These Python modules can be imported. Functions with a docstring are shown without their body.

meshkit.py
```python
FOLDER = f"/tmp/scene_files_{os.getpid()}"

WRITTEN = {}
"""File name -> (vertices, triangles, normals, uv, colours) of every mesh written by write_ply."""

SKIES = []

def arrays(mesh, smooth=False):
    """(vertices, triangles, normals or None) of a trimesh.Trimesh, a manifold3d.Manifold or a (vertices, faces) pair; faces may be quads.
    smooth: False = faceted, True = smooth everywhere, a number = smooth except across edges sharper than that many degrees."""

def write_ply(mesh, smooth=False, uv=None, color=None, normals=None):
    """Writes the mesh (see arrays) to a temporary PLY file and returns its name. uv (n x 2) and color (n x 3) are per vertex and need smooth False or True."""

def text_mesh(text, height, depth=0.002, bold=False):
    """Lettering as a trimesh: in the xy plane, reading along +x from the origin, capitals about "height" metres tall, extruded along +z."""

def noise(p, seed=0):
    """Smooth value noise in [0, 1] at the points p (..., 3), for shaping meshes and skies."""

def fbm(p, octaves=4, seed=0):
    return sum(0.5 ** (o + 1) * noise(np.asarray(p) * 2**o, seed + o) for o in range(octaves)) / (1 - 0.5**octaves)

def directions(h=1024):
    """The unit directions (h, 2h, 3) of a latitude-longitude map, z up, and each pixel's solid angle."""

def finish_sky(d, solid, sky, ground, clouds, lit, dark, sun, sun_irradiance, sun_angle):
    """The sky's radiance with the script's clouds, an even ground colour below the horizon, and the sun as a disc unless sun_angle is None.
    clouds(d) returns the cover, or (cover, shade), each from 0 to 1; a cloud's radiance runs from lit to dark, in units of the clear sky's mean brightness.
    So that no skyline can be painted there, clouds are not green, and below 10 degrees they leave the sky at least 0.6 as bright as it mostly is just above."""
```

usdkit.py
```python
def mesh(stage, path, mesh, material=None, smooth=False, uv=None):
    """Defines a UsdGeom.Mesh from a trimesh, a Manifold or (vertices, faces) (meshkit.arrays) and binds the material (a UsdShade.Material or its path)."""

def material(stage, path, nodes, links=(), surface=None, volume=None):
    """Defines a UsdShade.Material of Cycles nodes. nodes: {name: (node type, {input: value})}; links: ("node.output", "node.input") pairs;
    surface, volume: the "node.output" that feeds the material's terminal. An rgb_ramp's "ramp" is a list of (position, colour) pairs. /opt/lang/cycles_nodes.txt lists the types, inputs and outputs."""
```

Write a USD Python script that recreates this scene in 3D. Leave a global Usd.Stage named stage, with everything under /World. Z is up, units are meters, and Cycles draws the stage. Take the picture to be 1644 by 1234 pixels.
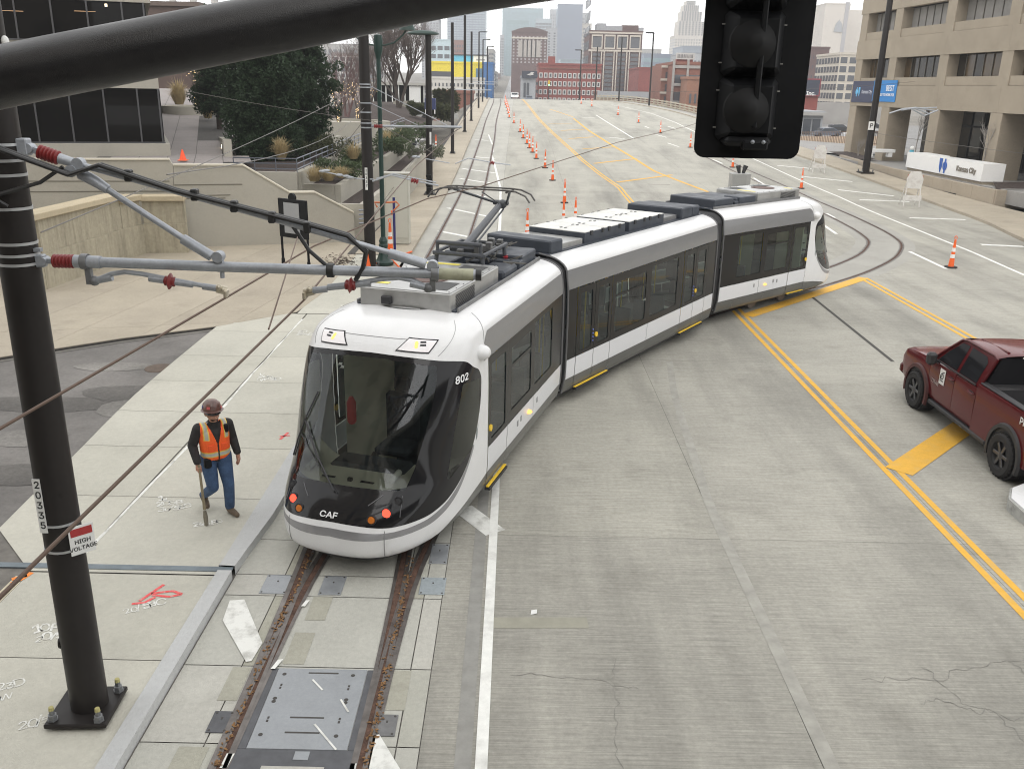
import math, random, numpy as np, trimesh, shapely, usdkit, meshkit
from shapely.geometry import Polygon, box as sbox, Point, LineString
from shapely import affinity
from pxr import Usd, UsdGeom, UsdLux, Gf, Sdf, UsdShade
from scipy.interpolate import PchipInterpolator

stage = Usd.Stage.CreateInMemory()
UsdGeom.SetStageUpAxis(stage, UsdGeom.Tokens.z); UsdGeom.SetStageMetersPerUnit(stage, 1.0)
UsdGeom.Xform.Define(stage, '/World'); UsdGeom.Scope.Define(stage, '/World/Looks')
PI = math.pi

# ---------------------------------------------------------------- camera
FPX, CX, CY, EYE = 1420.0, 822.0, 617.0, 6.4
_p, _r = math.radians(18.64), math.radians(1.2)
FW = np.array([0, math.cos(_p), -math.sin(_p)]); _rt = np.array([1.0, 0, 0]); _up = np.cross(_rt, FW)
RT = math.cos(_r)*_rt + math.sin(_r)*_up; UP = -math.sin(_r)*_rt + math.cos(_r)*_up
cam = UsdGeom.Camera.Define(stage, '/World/camera')
cam.AddTransformOp().Set(Gf.Matrix4d(*RT, 0, *UP, 0, *(-FW), 0, 0, 0, EYE, 1))
cam.CreateHorizontalApertureAttr(36.0); cam.CreateVerticalApertureAttr(27.0)
cam.CreateFocalLengthAttr(36.0*FPX/1644.0); cam.CreateClippingRangeAttr(Gf.Vec2f(0.1, 20000))
cam.CreateExposureAttr(EXPOSURE := 0.38)

# ---------------------------------------------------------------- sky and sun (overcast)
SUN_EL, SUN_AZ = math.radians(42), math.radians(200)
usdkit.material(stage, '/World/Looks/sky_look', {
    'sky': ('sky_texture', {'sky_type': 'single_scattering', 'sun_disc': False, 'sun_elevation': SUN_EL, 'sun_rotation': SUN_AZ, 'altitude': 300.0}),
    'tc': ('texture_coordinate', {}), 'mp': ('mapping', {'scale': (1.0, 1.0, 2.5)}),
    'n': ('noise_texture', {'scale': 2.0, 'detail': 5.0, 'roughness': 0.55}),
    'r': ('rgb_ramp', {'ramp': [(0.3, (11.4, 11.4, 11.3)), (0.7, (13.6, 13.5, 13.3))]}),
    'm': ('mix_color', {'fac': 0.93}), 'bg': ('background_shader', {'strength': 0.1})},
    [('tc.generated', 'mp.vector'), ('mp.vector', 'n.vector'), ('n.fac', 'r.fac'), ('sky.color', 'm.a'), ('r.color', 'm.b'), ('m.result', 'bg.color')], surface='bg.background')
dome = UsdLux.DomeLight.Define(stage, '/World/sky')
UsdShade.MaterialBindingAPI.Apply(dome.GetPrim()).Bind(UsdShade.Material.Get(stage, '/World/Looks/sky_look'))
dome.GetPrim().SetCustomDataByKey('kind', 'structure'); dome.GetPrim().SetCustomDataByKey('label', 'even white overcast sky above the city'); 
sun = UsdLux.DistantLight.Define(stage, '/World/sun')
sun.CreateIntensityAttr(0.3); sun.CreateAngleAttr(60.0); sun.CreateColorAttr(Gf.Vec3f(1.0, 0.97, 0.93)); sun.CreateNormalizeAttr(True)
_sd = np.array([math.sin(SUN_AZ)*math.cos(SUN_EL), math.cos(SUN_AZ)*math.cos(SUN_EL), math.sin(SUN_EL)])
_sx = np.cross([0, 0, 1.0], _sd); _sx /= np.linalg.norm(_sx); _sy = np.cross(_sd, _sx)
sun.AddTransformOp().Set(Gf.Matrix4d(*_sx, 0, *_sy, 0, *_sd, 0, 0, 0, 50, 1))

# ---------------------------------------------------------------- terrain profile along the street (+y is north), picture points to places
zr = PchipInterpolator([-200, 0, 50, 84, 118, 168, 195, 230, 300, 420, 700, 1100, 1600, 4000], [0, 0, 0, 1.05, 2.0, 3.35, 3.75, 3.2, 0, -3, 4, 17, 24, 30])
def ray(x, y): return FW + RT*(x-CX)/FPX - UP*(y-CY)/FPX
def G(x, y, z=0.0):
    d = ray(x, y); return np.array([0, 0, EYE]) + d*((z-EYE)/d[2])
def AY(x, y, Y):
    d = ray(x, y); return np.array([0, 0, EYE]) + d*(Y/d[1])
def T(x, y):
    d = ray(x, y); ts = np.linspace(2, 230, 8000); q = np.array([0, 0, EYE]) + ts[:, None]*d
    i = int(np.argmax(q[:, 2] < zr(q[:, 1]))); q = q[i]; q[2] = float(zr(q[1])); return q
def PL(x, y, a, b):
    """where the sight line meets the upright plane through a and b (x, y pairs)"""
    d = ray(x, y); n = np.array([b[1]-a[1], a[0]-b[0]]); return np.array([0, 0, EYE]) + d*(n @ np.asarray(a)/(n @ d[:2]))

# ---------------------------------------------------------------- mesh collector
class MB:
    def __init__(s): s.v, s.f, s.n = [], [], 0
    def add(s, v, f):
        v = np.asarray(v, float).reshape(-1, 3); f = np.asarray(f, int)
        if f.ndim == 2 and f.shape[1] == 4: f = np.vstack([f[:, [0, 1, 2]], f[:, [0, 2, 3]]])
        s.v.append(v); s.f.append(f + s.n); s.n += len(v); return s
    def mesh(s, m, M=None):
        v = np.asarray(m.vertices)
        if M is not None: v = v @ np.asarray(M)[:3, :3].T + np.asarray(M)[:3, 3]
        return s.add(v, m.faces)
    def frame(s, c, ex, ey, ez, hs, bev=0.0):
        """box of half sizes hs in the frame ex, ey, ez at centre c, edges chamfered by bev"""
        A = np.array([ex, ey, ez], float)
        if bev <= 0:
            v = np.array([[i, j, k] for i in (-1, 1) for j in (-1, 1) for k in (-1, 1)], float)*hs
            f = [[0, 1, 3, 2], [4, 6, 7, 5], [0, 4, 5, 1], [2, 3, 7, 6], [0, 2, 6, 4], [1, 5, 7, 3]]
            if np.linalg.det(A) < 0: f = [q[::-1] for q in f]
            return s.add(v @ A + c, f)
        hs = np.asarray(hs, float); b = min(bev, hs.min()*0.9); v = []
        for i in (-1, 1):
            for j in (-1, 1):
                for k in (-1, 1):
                    q = np.array([i, j, k])*hs
                    for a in range(3):
                        w = q.copy()
                        for o in range(3):
                            if o != a: w[o] -= np.sign(w[o])*b
                        v.append(w)
        h = trimesh.convex.convex_hull(np.array(v) @ A + c); return s.add(h.vertices, h.faces)
    def box(s, c, size, rz=0.0, bev=0.0):
        a, b = math.cos(rz), math.sin(rz); return s.frame(np.asarray(c, float), [a, b, 0], [-b, a, 0], [0, 0, 1], np.asarray(size, float)/2, bev)
    def bar(s, p, q, w, h=None, bev=0.0, up=(0, 0, 1)):
        p, q = np.asarray(p, float), np.asarray(q, float); d = q-p; L = np.linalg.norm(d); d = d/L
        x = np.cross(d, up)
        if np.linalg.norm(x) < 1e-6: x = np.cross(d, (1, 0, 0))
        x /= np.linalg.norm(x); y = np.cross(x, d); return s.frame((p+q)/2, d, x, -y if np.linalg.det([d, x, y]) < 0 else y, [L/2, w/2, (h or w)/2], bev)
    def tube(s, pts, r, n=8, caps=True):
        P = np.asarray(pts, float); r = np.broadcast_to(r, len(P)); t = np.gradient(P, axis=0); t /= np.linalg.norm(t, axis=1, keepdims=True)+1e-12
        u = np.cross(t[0], (0, 0, 1.0)); u = np.cross(t[0], (1.0, 0, 0)) if np.linalg.norm(u) < 1e-3 else u; u /= np.linalg.norm(u)
        a = np.arange(n)*2*PI/n; V = []
        for i in range(len(P)):
            u = u - t[i]*(u @ t[i]); u /= np.linalg.norm(u); w = np.cross(t[i], u); V.append(P[i] + r[i]*(np.cos(a)[:, None]*u + np.sin(a)[:, None]*w))
        V = np.array(V).reshape(-1, 3); F = []
        for i in range(len(P)-1):
            for k in range(n): F.append([i*n+k, i*n+(k+1) % n, (i+1)*n+(k+1) % n, (i+1)*n+k])
        F = np.array(F); F = np.vstack([F[:, [0, 1, 2]], F[:, [0, 2, 3]]])
        if caps:
            e = len(P)-1; F = np.vstack([F, [[0, k+1, k] for k in range(1, n-1)], [[e*n, e*n+k, e*n+k+1] for k in range(1, n-1)]])
        return s.add(V, F)
    def cyl(s, p, q, r, r2=None, n=16): return s.tube([p, q], [r, r if r2 is None else r2], n)
    def lathe(s, prof, c=(0, 0, 0), n=20, axis=None):
        P = np.array(prof, float); a = np.arange(n)*2*PI/n
        V = np.stack([P[:, None, 0]*np.cos(a), P[:, None, 0]*np.sin(a), np.repeat(P[:, 1:2], n, 1)], -1).reshape(-1, 3)
        if axis is not None:
            z = np.asarray(axis, float); z /= np.linalg.norm(z); x = np.cross(z, (0, 0, 1.0)); x = np.array([1.0, 0, 0]) if np.linalg.norm(x) < 1e-6 else x/np.linalg.norm(x); V = V @ np.array([x, np.cross(z, x), z])
        F = [[i*n+k, i*n+(k+1) % n, (i+1)*n+(k+1) % n, (i+1)*n+k] for i in range(len(P)-1) for k in range(n)]
        return s.add(V + np.asarray(c, float), F)
    def prism(s, poly, z0, z1):
        if not hasattr(poly, 'geom_type'): poly = Polygon(poly)
        for g in getattr(poly, 'geoms', [poly]):
            if g.area < 1e-7: continue
            m = trimesh.creation.extrude_polygon(g, z1-z0, engine='earcut'); s.add(m.vertices + [0, 0, z0], m.faces)
        return s
    def plate(s, poly, org, ex, ey, d):
        """polygon (in ex, ey from org) given the thickness d along ex x ey"""
        if not hasattr(poly, 'geom_type'): poly = Polygon(poly)
        ex, ey = np.asarray(ex, float), np.asarray(ey, float); ez = np.cross(ex, ey)
        for g in getattr(poly, 'geoms', [poly]):
            m = trimesh.creation.extrude_polygon(g, abs(d), engine='earcut'); v = m.vertices.copy()
            if d < 0: v[:, 2] -= abs(d)
            s.add(np.asarray(org, float) + v[:, :1]*ex + v[:, 1:2]*ey + v[:, 2:]*ez, m.faces)
        return s
    def text(s, txt, h, org, ex, ey, d=0.004, bold=True, mid=False):
        m = meshkit.text_mesh(txt, h, d, bold); v = np.array(m.vertices)
        if mid: v[:, 0] -= v[:, 0].max()/2
        ex, ey = np.asarray(ex, float), np.asarray(ey, float); ez = np.cross(ex, ey)
        return s.add(np.asarray(org, float) + v[:, :1]*ex + v[:, 1:2]*ey + v[:, 2:]*ez, m.faces)
    def ball(s, c, r, sub=2):
        m = trimesh.creation.icosphere(sub, 1.0); return s.add(m.vertices*np.broadcast_to(r, 3) + np.asarray(c, float), m.faces)
    def gridf(s, P):
        P = np.asarray(P, float); a, b = P.shape[:2]; i = np.arange(a*b).reshape(a, b)
        return s.add(P.reshape(-1, 3), np.stack([i[:-1, :-1], i[1:, :-1], i[1:, 1:], i[:-1, 1:]], -1).reshape(-1, 4))
    def poly(s, pts): return s.add(pts, [[0, k, k+1] for k in range(1, len(pts)-1)])
    def out(s): return np.vstack(s.v), np.vstack(s.f)

_used = {}
def _free(parent, name):
    k = _used.get((parent, name), 0); _used[(parent, name)] = k+1
    return f'{parent}/{name}' if k == 0 else f'{parent}/{name}_{k:03d}'
def tag(p, label=None, cat=None, group=None, kind=None):
    for k, x in (('label', label), ('category', cat), ('group', group), ('kind', kind)):
        if x: p.SetCustomDataByKey(k, x)
    return p
_org = {}
def thing(name, label=None, cat=None, loc=(0, 0, 0), rz=0.0, group=None, kind=None):
    x = UsdGeom.Xform.Define(stage, _free('/World', name)); x.AddTranslateOp().Set(Gf.Vec3d(*map(float, loc)))
    if rz: x.AddRotateZOp().Set(math.degrees(rz))
    _org[str(x.GetPath())] = np.asarray(loc, float) if not rz else np.zeros(3)
    return tag(x.GetPrim(), label, cat, group, kind)
def put(parent, name, mb, mat, smooth=None, label=None, kind=None, each=False):
    """one mesh prim; coordinates are the world's for an unturned thing (they are made relative to it here)"""
    pp = str(parent.GetPath()) if parent is not None else '/World'
    v, f = mb.out() if isinstance(mb, MB) else (np.asarray(mb.vertices), np.asarray(mb.faces))
    if each or name in EACH:
        cc = _islands(v, f)
        if 1 < cc.max()+1 <= 300:
            for k in range(cc.max()+1): q = _part(pp, parent, name, v, f[cc == k], mat, smooth, label, kind)
            return q
    return _part(pp, parent, name, v, f, mat, smooth, label, kind)
EACH = {'bolt_set', 'cable_clip', 'strap', 'pantograph_gear', 'roof_cable', 'turnbuckle', 'slot', 'screw', 'clamp', 'side_marking', 'desk_vent', 'wire_joint', 'seam', 'bonnet_line', 'groove', 'coping', 'junction_box', 'scroll_arm', 'latch', 'vest_pocket', 'grab_pole', 'wheel', 'insulator', 'bulb', 'louvre', 'survey_mark', 'cab_partition', 'leg', 'wheels', 'bolt', 'roof_rib', 'hanger_bolt', 'lamp_bar', 'reflective_tape', 'bracket_tube', 'feeder_cable'}
def _islands(v, f):
    _, inv = np.unique(np.round(v, 5), axis=0, return_inverse=True); g = inv.ravel()[f]; n = g.max()+1
    from scipy.sparse import coo_matrix
    from scipy.sparse.csgraph import connected_components
    _, l = connected_components(coo_matrix((np.ones(len(f)*2), (np.r_[g[:, 0], g[:, 1]], np.r_[g[:, 1], g[:, 2]])), shape=(n, n)), directed=False); _, c = np.unique(l[g[:, 0]], return_inverse=True); return c.ravel()
def _part(pp, parent, name, v, f, mat, smooth, label, kind):
    u, i = np.unique(f, return_inverse=True); v, f = np.asarray(v)[u], i.reshape(-1, 3)
    path = _free(pp, name); root = '/'.join(path.split('/')[:3]); o = _org.get(root, np.zeros(3))
    if parent is not None: v = v - o
    m = trimesh.Trimesh(v, f, process=False)
    if smooth: m.merge_vertices(digits_vertex=5); m.update_faces(m.nondegenerate_faces())
    p = usdkit.mesh(stage, path, m, mat, smooth or False).GetPrim()
    return tag(p, label, kind=kind)
def single(name, mb, mat, label, cat=None, group=None, kind=None, smooth=None):
    v, f = mb.out(); c = np.array([(v[:, 0].min()+v[:, 0].max())/2, (v[:, 1].min()+v[:, 1].max())/2, v[:, 2].min()])
    m = trimesh.Trimesh(v-c, f, process=False)
    if smooth: m.merge_vertices(digits_vertex=5)
    g = usdkit.mesh(stage, _free('/World', name), m, mat, smooth or False); UsdGeom.Xformable(g).AddTranslateOp().Set(Gf.Vec3d(*map(float, c)))
    return tag(g.GetPrim(), label, cat, group, kind)
def dup(src, loc, rz=0.0, label=None, scale=None, group=None):
    name = src.GetName().rstrip('0123456789').rstrip('_') if src.GetName()[-3:].isdigit() else src.GetName()
    x = UsdGeom.Xform.Define(stage, _free('/World', name)); x.GetPrim().GetReferences().AddInternalReference(src.GetPath())
    x.ClearXformOpOrder(); x.AddTranslateOp(opSuffix='at').Set(Gf.Vec3d(*map(float, loc)))
    if rz: x.AddRotateZOp(opSuffix='at').Set(math.degrees(rz))
    if scale: x.AddScaleOp(opSuffix='at').Set(Gf.Vec3f(*([scale]*3 if np.ndim(scale) == 0 else scale)))
    x.GetPrim().SetInstanceable(True); d = src.GetCustomData()
    return tag(x.GetPrim(), label or d.get('label'), d.get('category'), group or d.get('group'), d.get('kind'))

# ---------------------------------------------------------------- materials
_m = 0
def mat(col, rough=0.6, metal=0.0, var=0.0, vs=3.0, var2=0.0, vs2=40.0, bump=0.0, bs=60.0, coat=0.0, spec=0.5, stretch=(1, 1, 1), dirt=None, ds=0.6, rvar=0.0, name='look'):
    """principled paint / stone / metal: col varied by two noises; dirt = (colour, amount) adds blotches"""
    global _m; _m += 1; path = f'/World/Looks/{name}_{_m:03d}'; col = np.asarray(col, float)
    N = {'p': ('principled_bsdf', {'base_color': tuple(col), 'roughness': rough, 'metallic': metal, 'specular_ior_level': spec, 'coat_weight': coat, 'coat_roughness': 0.08})}; L = []
    if var or var2 or dirt or bump or rvar:
        N['g'] = ('texture_coordinate', {}); N['mp'] = ('mapping', {'scale': stretch}); L.append(('g.object', 'mp.vector'))
    src = None
    if var:
        N['n1'] = ('noise_texture', {'scale': vs, 'detail': 5.0, 'roughness': 0.6}); N['r1'] = ('rgb_ramp', {'ramp': [(0.3, tuple(col*(1-var))), (0.7, tuple(np.minimum(col*(1+var), 0.95)))]})
        L += [('mp.vector', 'n1.vector'), ('n1.fac', 'r1.fac')]; src = 'r1.color'
    if var2:
        N['n2'] = ('noise_texture', {'scale': vs2, 'detail': 4.0, 'roughness': 0.65}); N['r2'] = ('rgb_ramp', {'ramp': [(0.3, (1-var2,)*3), (0.7, (1+var2,)*3)]})
        N['mul'] = ('mix_color', {'blend_type': 'multiply', 'fac': 1.0, 'a': tuple(col)}); L += [('mp.vector', 'n2.vector'), ('n2.fac', 'r2.fac'), ('r2.color', 'mul.b')]
        if src: L.append((src, 'mul.a'))
        src = 'mul.result'
    if dirt:
        N['n3'] = ('noise_texture', {'scale': ds, 'detail': 7.0, 'roughness': 0.65}); N['r3'] = ('rgb_ramp', {'ramp': [(0.48, (0, 0, 0)), (0.68, (dirt[1],)*3)]})
        N['dm'] = ('mix_color', {'a': tuple(col), 'b': tuple(dirt[0])}); L += [('mp.vector', 'n3.vector'), ('n3.fac', 'r3.fac'), ('r3.color', 'dm.fac')]
        if src: L.append((src, 'dm.a'))
        src = 'dm.result'
    if src: L.append((src, 'p.base_color'))
    if rvar:
        N['nr'] = ('noise_texture', {'scale': 2.5, 'detail': 4.0}); N['rr'] = ('rgb_ramp', {'ramp': [(0.3, (max(rough-rvar, 0.02),)*3), (0.7, (min(rough+rvar, 1),)*3)]}); L += [('mp.vector', 'nr.vector'), ('nr.fac', 'rr.fac'), ('rr.color', 'p.roughness')]
    if bump:
        N['nb'] = ('noise_texture', {'scale': bs, 'detail': 3.0}); N['b'] = ('bump', {'strength': 1.0, 'distance': bump}); L += [('mp.vector', 'nb.vector'), ('nb.fac', 'b.height'), ('b.normal', 'p.normal')]
    return usdkit.material(stage, path, N, L, surface='p.BSDF')
def glass(tint=(0.6, 0.7, 0.7), refl=0.06, rough=0.0, name='glass'):
    """window pane: see-through with a fresnel reflection"""
    global _m; _m += 1
    return usdkit.material(stage, f'/World/Looks/{name}_{_m:03d}', {'t': ('transparent_bsdf', {'color': tint}), 'g': ('glossy_bsdf', {'color': (0.95, 0.97, 1.0), 'roughness': rough}), 'fr': ('fresnel', {'IOR': 1.5}), 'mx': ('mix_closure', {})},
        [('fr.fac', 'mx.fac'), ('t.BSDF', 'mx.closure1'), ('g.BSDF', 'mx.closure2')], surface='mx.closure')
def lamp(col, s, name='lamp'):
    global _m; _m += 1
    return usdkit.material(stage, f'/World/Looks/{name}_{_m:03d}', {'e': ('emission', {'color': col, 'strength': s})}, [], surface='e.emission')
# ================================================================ setting: ground, road, pavements, track
def concrete(base, tine=0.0, big=0.12, fine=0.08, stain=0.0, lane=0.0, along=(0.35, 9.0, 1.0), name='concrete', rough=0.8, crack=0.0):
    """broom or tine finished concrete: cloudy tone, fine speckle, dark blotches, streaks across (tine) and along the lane"""
    global _m; _m += 1; b = np.asarray(base, float)
    N = {'p': ('principled_bsdf', {'roughness': rough, 'specular_ior_level': 0.35}), 'g': ('geometry', {}),
         'n1': ('noise_texture', {'scale': 0.45, 'detail': 6.0, 'roughness': 0.62}), 'r1': ('rgb_ramp', {'ramp': [(0.3, tuple(b*(1-big))), (0.7, tuple(b*(1+big)))]}),
         'n2': ('noise_texture', {'scale': 14.0, 'detail': 6.0, 'roughness': 0.75}), 'r2': ('rgb_ramp', {'ramp': [(0.3, (1-fine,)*3), (0.7, (1+fine,)*3)]}),
         'm1': ('mix_color', {'blend_type': 'multiply', 'fac': 1.0})}
    L = [('g.position', 'n1.vector'), ('n1.fac', 'r1.fac'), ('g.position', 'n2.vector'), ('n2.fac', 'r2.fac'), ('r1.color', 'm1.a'), ('r2.color', 'm1.b')]; src = 'm1.result'
    def layer(k, sc, scale, lo, hi, colr, det=6.0, rg=0.6, b2=None):
        nonlocal src
        N['mp'+k] = ('mapping', {'scale': sc, 'location': (3.7*len(k), 1.3, 0)}); N['n'+k] = ('noise_texture', {'scale': scale, 'detail': det, 'roughness': rg})
        N['r'+k] = ('rgb_ramp', {'ramp': [(lo, (1, 1, 1) if b2 is None else (b2,)*3), (hi, colr)]}); N['m'+k] = ('mix_color', {'blend_type': 'multiply', 'fac': 1.0})
        L.extend([('g.position', f'mp{k}.vector'), (f'mp{k}.vector', f'n{k}.vector'), (f'n{k}.fac', f'r{k}.fac'), (src, f'm{k}.a'), (f'r{k}.color', f'm{k}.b')]); src = f'm{k}.result'
    if tine:
        layer('t', along, 4.0, 0.32, 0.7, (1-tine,)*3, 5.0, 0.7, 1+tine*0.6)
        layer('tt', (along[0]*0.5, along[1]*2.6, 1), 4.0, 0.35, 0.65, (1-tine*0.8,)*3, 3.0, 0.6, 1+tine*0.5)
    if lane: layer('lan', (0.55, 0.06, 1.0), 1.0, 0.46, 0.72, (1-lane, 1-lane, 1-lane*0.98), 5.0, 0.6)
    if stain: layer('st', (1, 1, 1), 0.8, 0.55, 0.78, (1-stain, 1-stain*1.02, 1-stain*1.05), 8.0, 0.65)
    if crack: layer('cr', (1, 1, 1), 3.0, 0.60, 0.75, (1-crack,)*3, 9.0, 0.8)
    L.append((src, 'p.base_color'))
    N['bt'] = ('noise_texture', {'scale': 60.0, 'detail': 3.0}); N['bm'] = ('mapping', {'scale': (0.25, 1.0, 1.0) if tine else (1, 1, 1)}); N['bu'] = ('bump', {'strength': 0.6, 'distance': 0.006})
    L += [('g.position', 'bm.vector'), ('bm.vector', 'bt.vector'), ('bt.fac', 'bu.height'), ('bu.normal', 'p.normal')]
    return usdkit.material(stage, f'/World/Looks/{name}_{_m:03d}', N, L, surface='p.BSDF')

RC = [concrete(np.array(c)*0.93, tine=0.19, big=0.11, fine=0.15, stain=0.24, lane=0.38, name='road_concrete') for c in ((0.43, 0.415, 0.36), (0.415, 0.40, 0.35), (0.40, 0.386, 0.338), (0.422, 0.407, 0.356))]
ROADFAR = concrete((0.385, 0.372, 0.325), tine=0.10, big=0.10, stain=0.2, lane=0.32, name='road_far')
PLAT = [concrete(c, big=0.09, fine=0.08, stain=0.16, crack=0.1, name='platform_concrete') for c in ((0.475, 0.462, 0.40), (0.49, 0.475, 0.41), (0.46, 0.447, 0.385))]
TAN = [concrete(c, big=0.1, fine=0.09, stain=0.2, crack=0.1, name='tan_concrete') for c in ((0.385, 0.34, 0.268), (0.40, 0.353, 0.28), (0.375, 0.33, 0.262))]
TRK = [concrete(c, big=0.1, fine=0.1, stain=0.28, crack=0.12, name='track_concrete') for c in ((0.43, 0.425, 0.38), (0.455, 0.445, 0.40), (0.40, 0.395, 0.345), (0.36, 0.35, 0.29))]
KERB = concrete((0.46, 0.465, 0.46), big=0.06, fine=0.05, stain=0.08, name='kerb_concrete')
ASPH = concrete((0.17, 0.16, 0.15), big=0.28, fine=0.16, stain=0.3, crack=0.25, name='asphalt')
JOINT = mat((0.07, 0.065, 0.06), 0.9); CRACK = mat((0.225, 0.215, 0.195), 0.9, var=0.3, vs=8); PJOINT = mat((0.15, 0.14, 0.125), 0.9, var=0.3, vs=4); SEAL = mat((0.16, 0.155, 0.15), 0.8, var=0.3, vs=4)
EARTH = mat((0.16, 0.145, 0.12), 0.95, var=0.3, vs=0.05, var2=0.2, vs2=0.8)
WHITE_P = mat((0.78, 0.78, 0.74), 0.7, var2=0.07, vs2=9, dirt=((0.42, 0.41, 0.38), 0.5), ds=2.2)
WHITE_W = mat((0.74, 0.74, 0.70), 0.75, dirt=((0.42, 0.415, 0.38), 0.95), ds=3.5)
YELLOW_P = mat((0.72, 0.40, 0.045), 0.7, var2=0.08, vs2=8, dirt=((0.45, 0.33, 0.16), 0.5), ds=2.0)
STEEL_RAIL = mat((0.16, 0.145, 0.135), 0.45, 0.7, var=0.25, vs=6, rvar=0.15); RUST = mat((0.085, 0.045, 0.03), 0.9, var=0.45, vs=9, var2=0.3, vs2=60)
STEEL_PLATE = mat((0.30, 0.315, 0.33), 0.5, 0.35, var=0.12, vs=2.5, var2=0.05, vs2=30, rvar=0.12); DARKPLATE = mat((0.085, 0.087, 0.095), 0.6, var=0.2, vs=5)

# bare ground out to the horizon: low beside the viaduct, rising towards downtown
xs = np.concatenate([np.linspace(-1300, -60, 10), np.linspace(-40, 70, 45), np.linspace(90, 1300, 10)]); ys = np.concatenate([np.linspace(-60, 320, 60), np.linspace(340, 1690, 45)])
Xg, Yg = np.meshgrid(xs, ys, indexing='ij'); Zc = zr(Yg)
side = np.clip(np.maximum(Xg-28, -9-Xg)/6, 0, 1); low = np.where(Yg < 300, np.minimum(Zc, 0.0), Zc); Zg = Zc*(1-side) + low*side - 0.35
gm = MB().gridf(np.stack([Xg, Yg, Zg], -1)); single('ground', gm, EARTH, 'bare city ground under and beyond the street', kind='structure', smooth=True)

CURB_R = PchipInterpolator([-10, 20, 30, 41, 49, 62, 72, 84, 100, 120, 135, 170, 190, 215], [21.2, 21.6, 22.2, 23.6, 25.1, 25.8, 25.5, 25.0, 25.0, 25.6, 25.8, 23.0, 20.0, 15.5])
CURB_L = PchipInterpolator([-10, 13, 24, 30, 36, 50, 70, 90, 130, 170, 215], [-3.8, -3.8, -3.75, -4.0, -4.1, -4.2, -4.35, -4.6, -5.1, -5.6, -6.4])
road = thing('road', 'wide grey concrete street climbing to a crest', kind='structure')
def strip(x0, x1, y0, y1, dz, ny=None, nx=2):
    """ground-following sheet between x0(y) and x1(y)"""
    ny = ny or max(2, int((y1-y0)/3)+2); Y = np.linspace(y0, y1, ny); a = np.broadcast_to(x0(Y) if callable(x0) else x0, Y.shape); b = np.broadcast_to(x1(Y) if callable(x1) else x1, Y.shape)
    t = np.linspace(0, 1, nx); X = a[None]*(1-t[:, None]) + b[None]*t[:, None]; YY = np.broadcast_to(Y, X.shape); return np.stack([X, YY, zr(YY)+dz], -1)
put(road, 'bed', MB().gridf(strip(lambda y: CURB_L(y)-0.05, lambda y: CURB_R(y)+0.05, -6, 215, -0.02)), JOINT)
rng = random.Random(5)
for k, (xa, xb) in enumerate([(-0.86, 3.2), (3.2, 6.85), (6.85, 12.75), (12.75, 19.9), (19.9, None)]):
    y = -6.5
    while y < 60:
        y1 = y + 9.2; g = 0.003
        q = strip(xa+g, (xb-g) if xb else CURB_R, y+g, min(y1, 62)-g, 0.0, ny=6); put(road, 'road_slab', MB().gridf(q), rng.choice(RC)); y = y1
        if y1 > 56: break
    y_end = y
    put(road, 'carriageway', MB().gridf(strip(xa+0.004, (xb-0.004) if xb else CURB_R, y_end, 215, 0.0, ny=60)), ROADFAR, 40)
put(road, 'track_apron', MB().gridf(strip(lambda y: CURB_L(y), -0.866, 34.0, 215, -0.004, ny=70)), concrete((0.40, 0.39, 0.35), big=0.1, stain=0.15, lane=0.2), 40)
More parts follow.
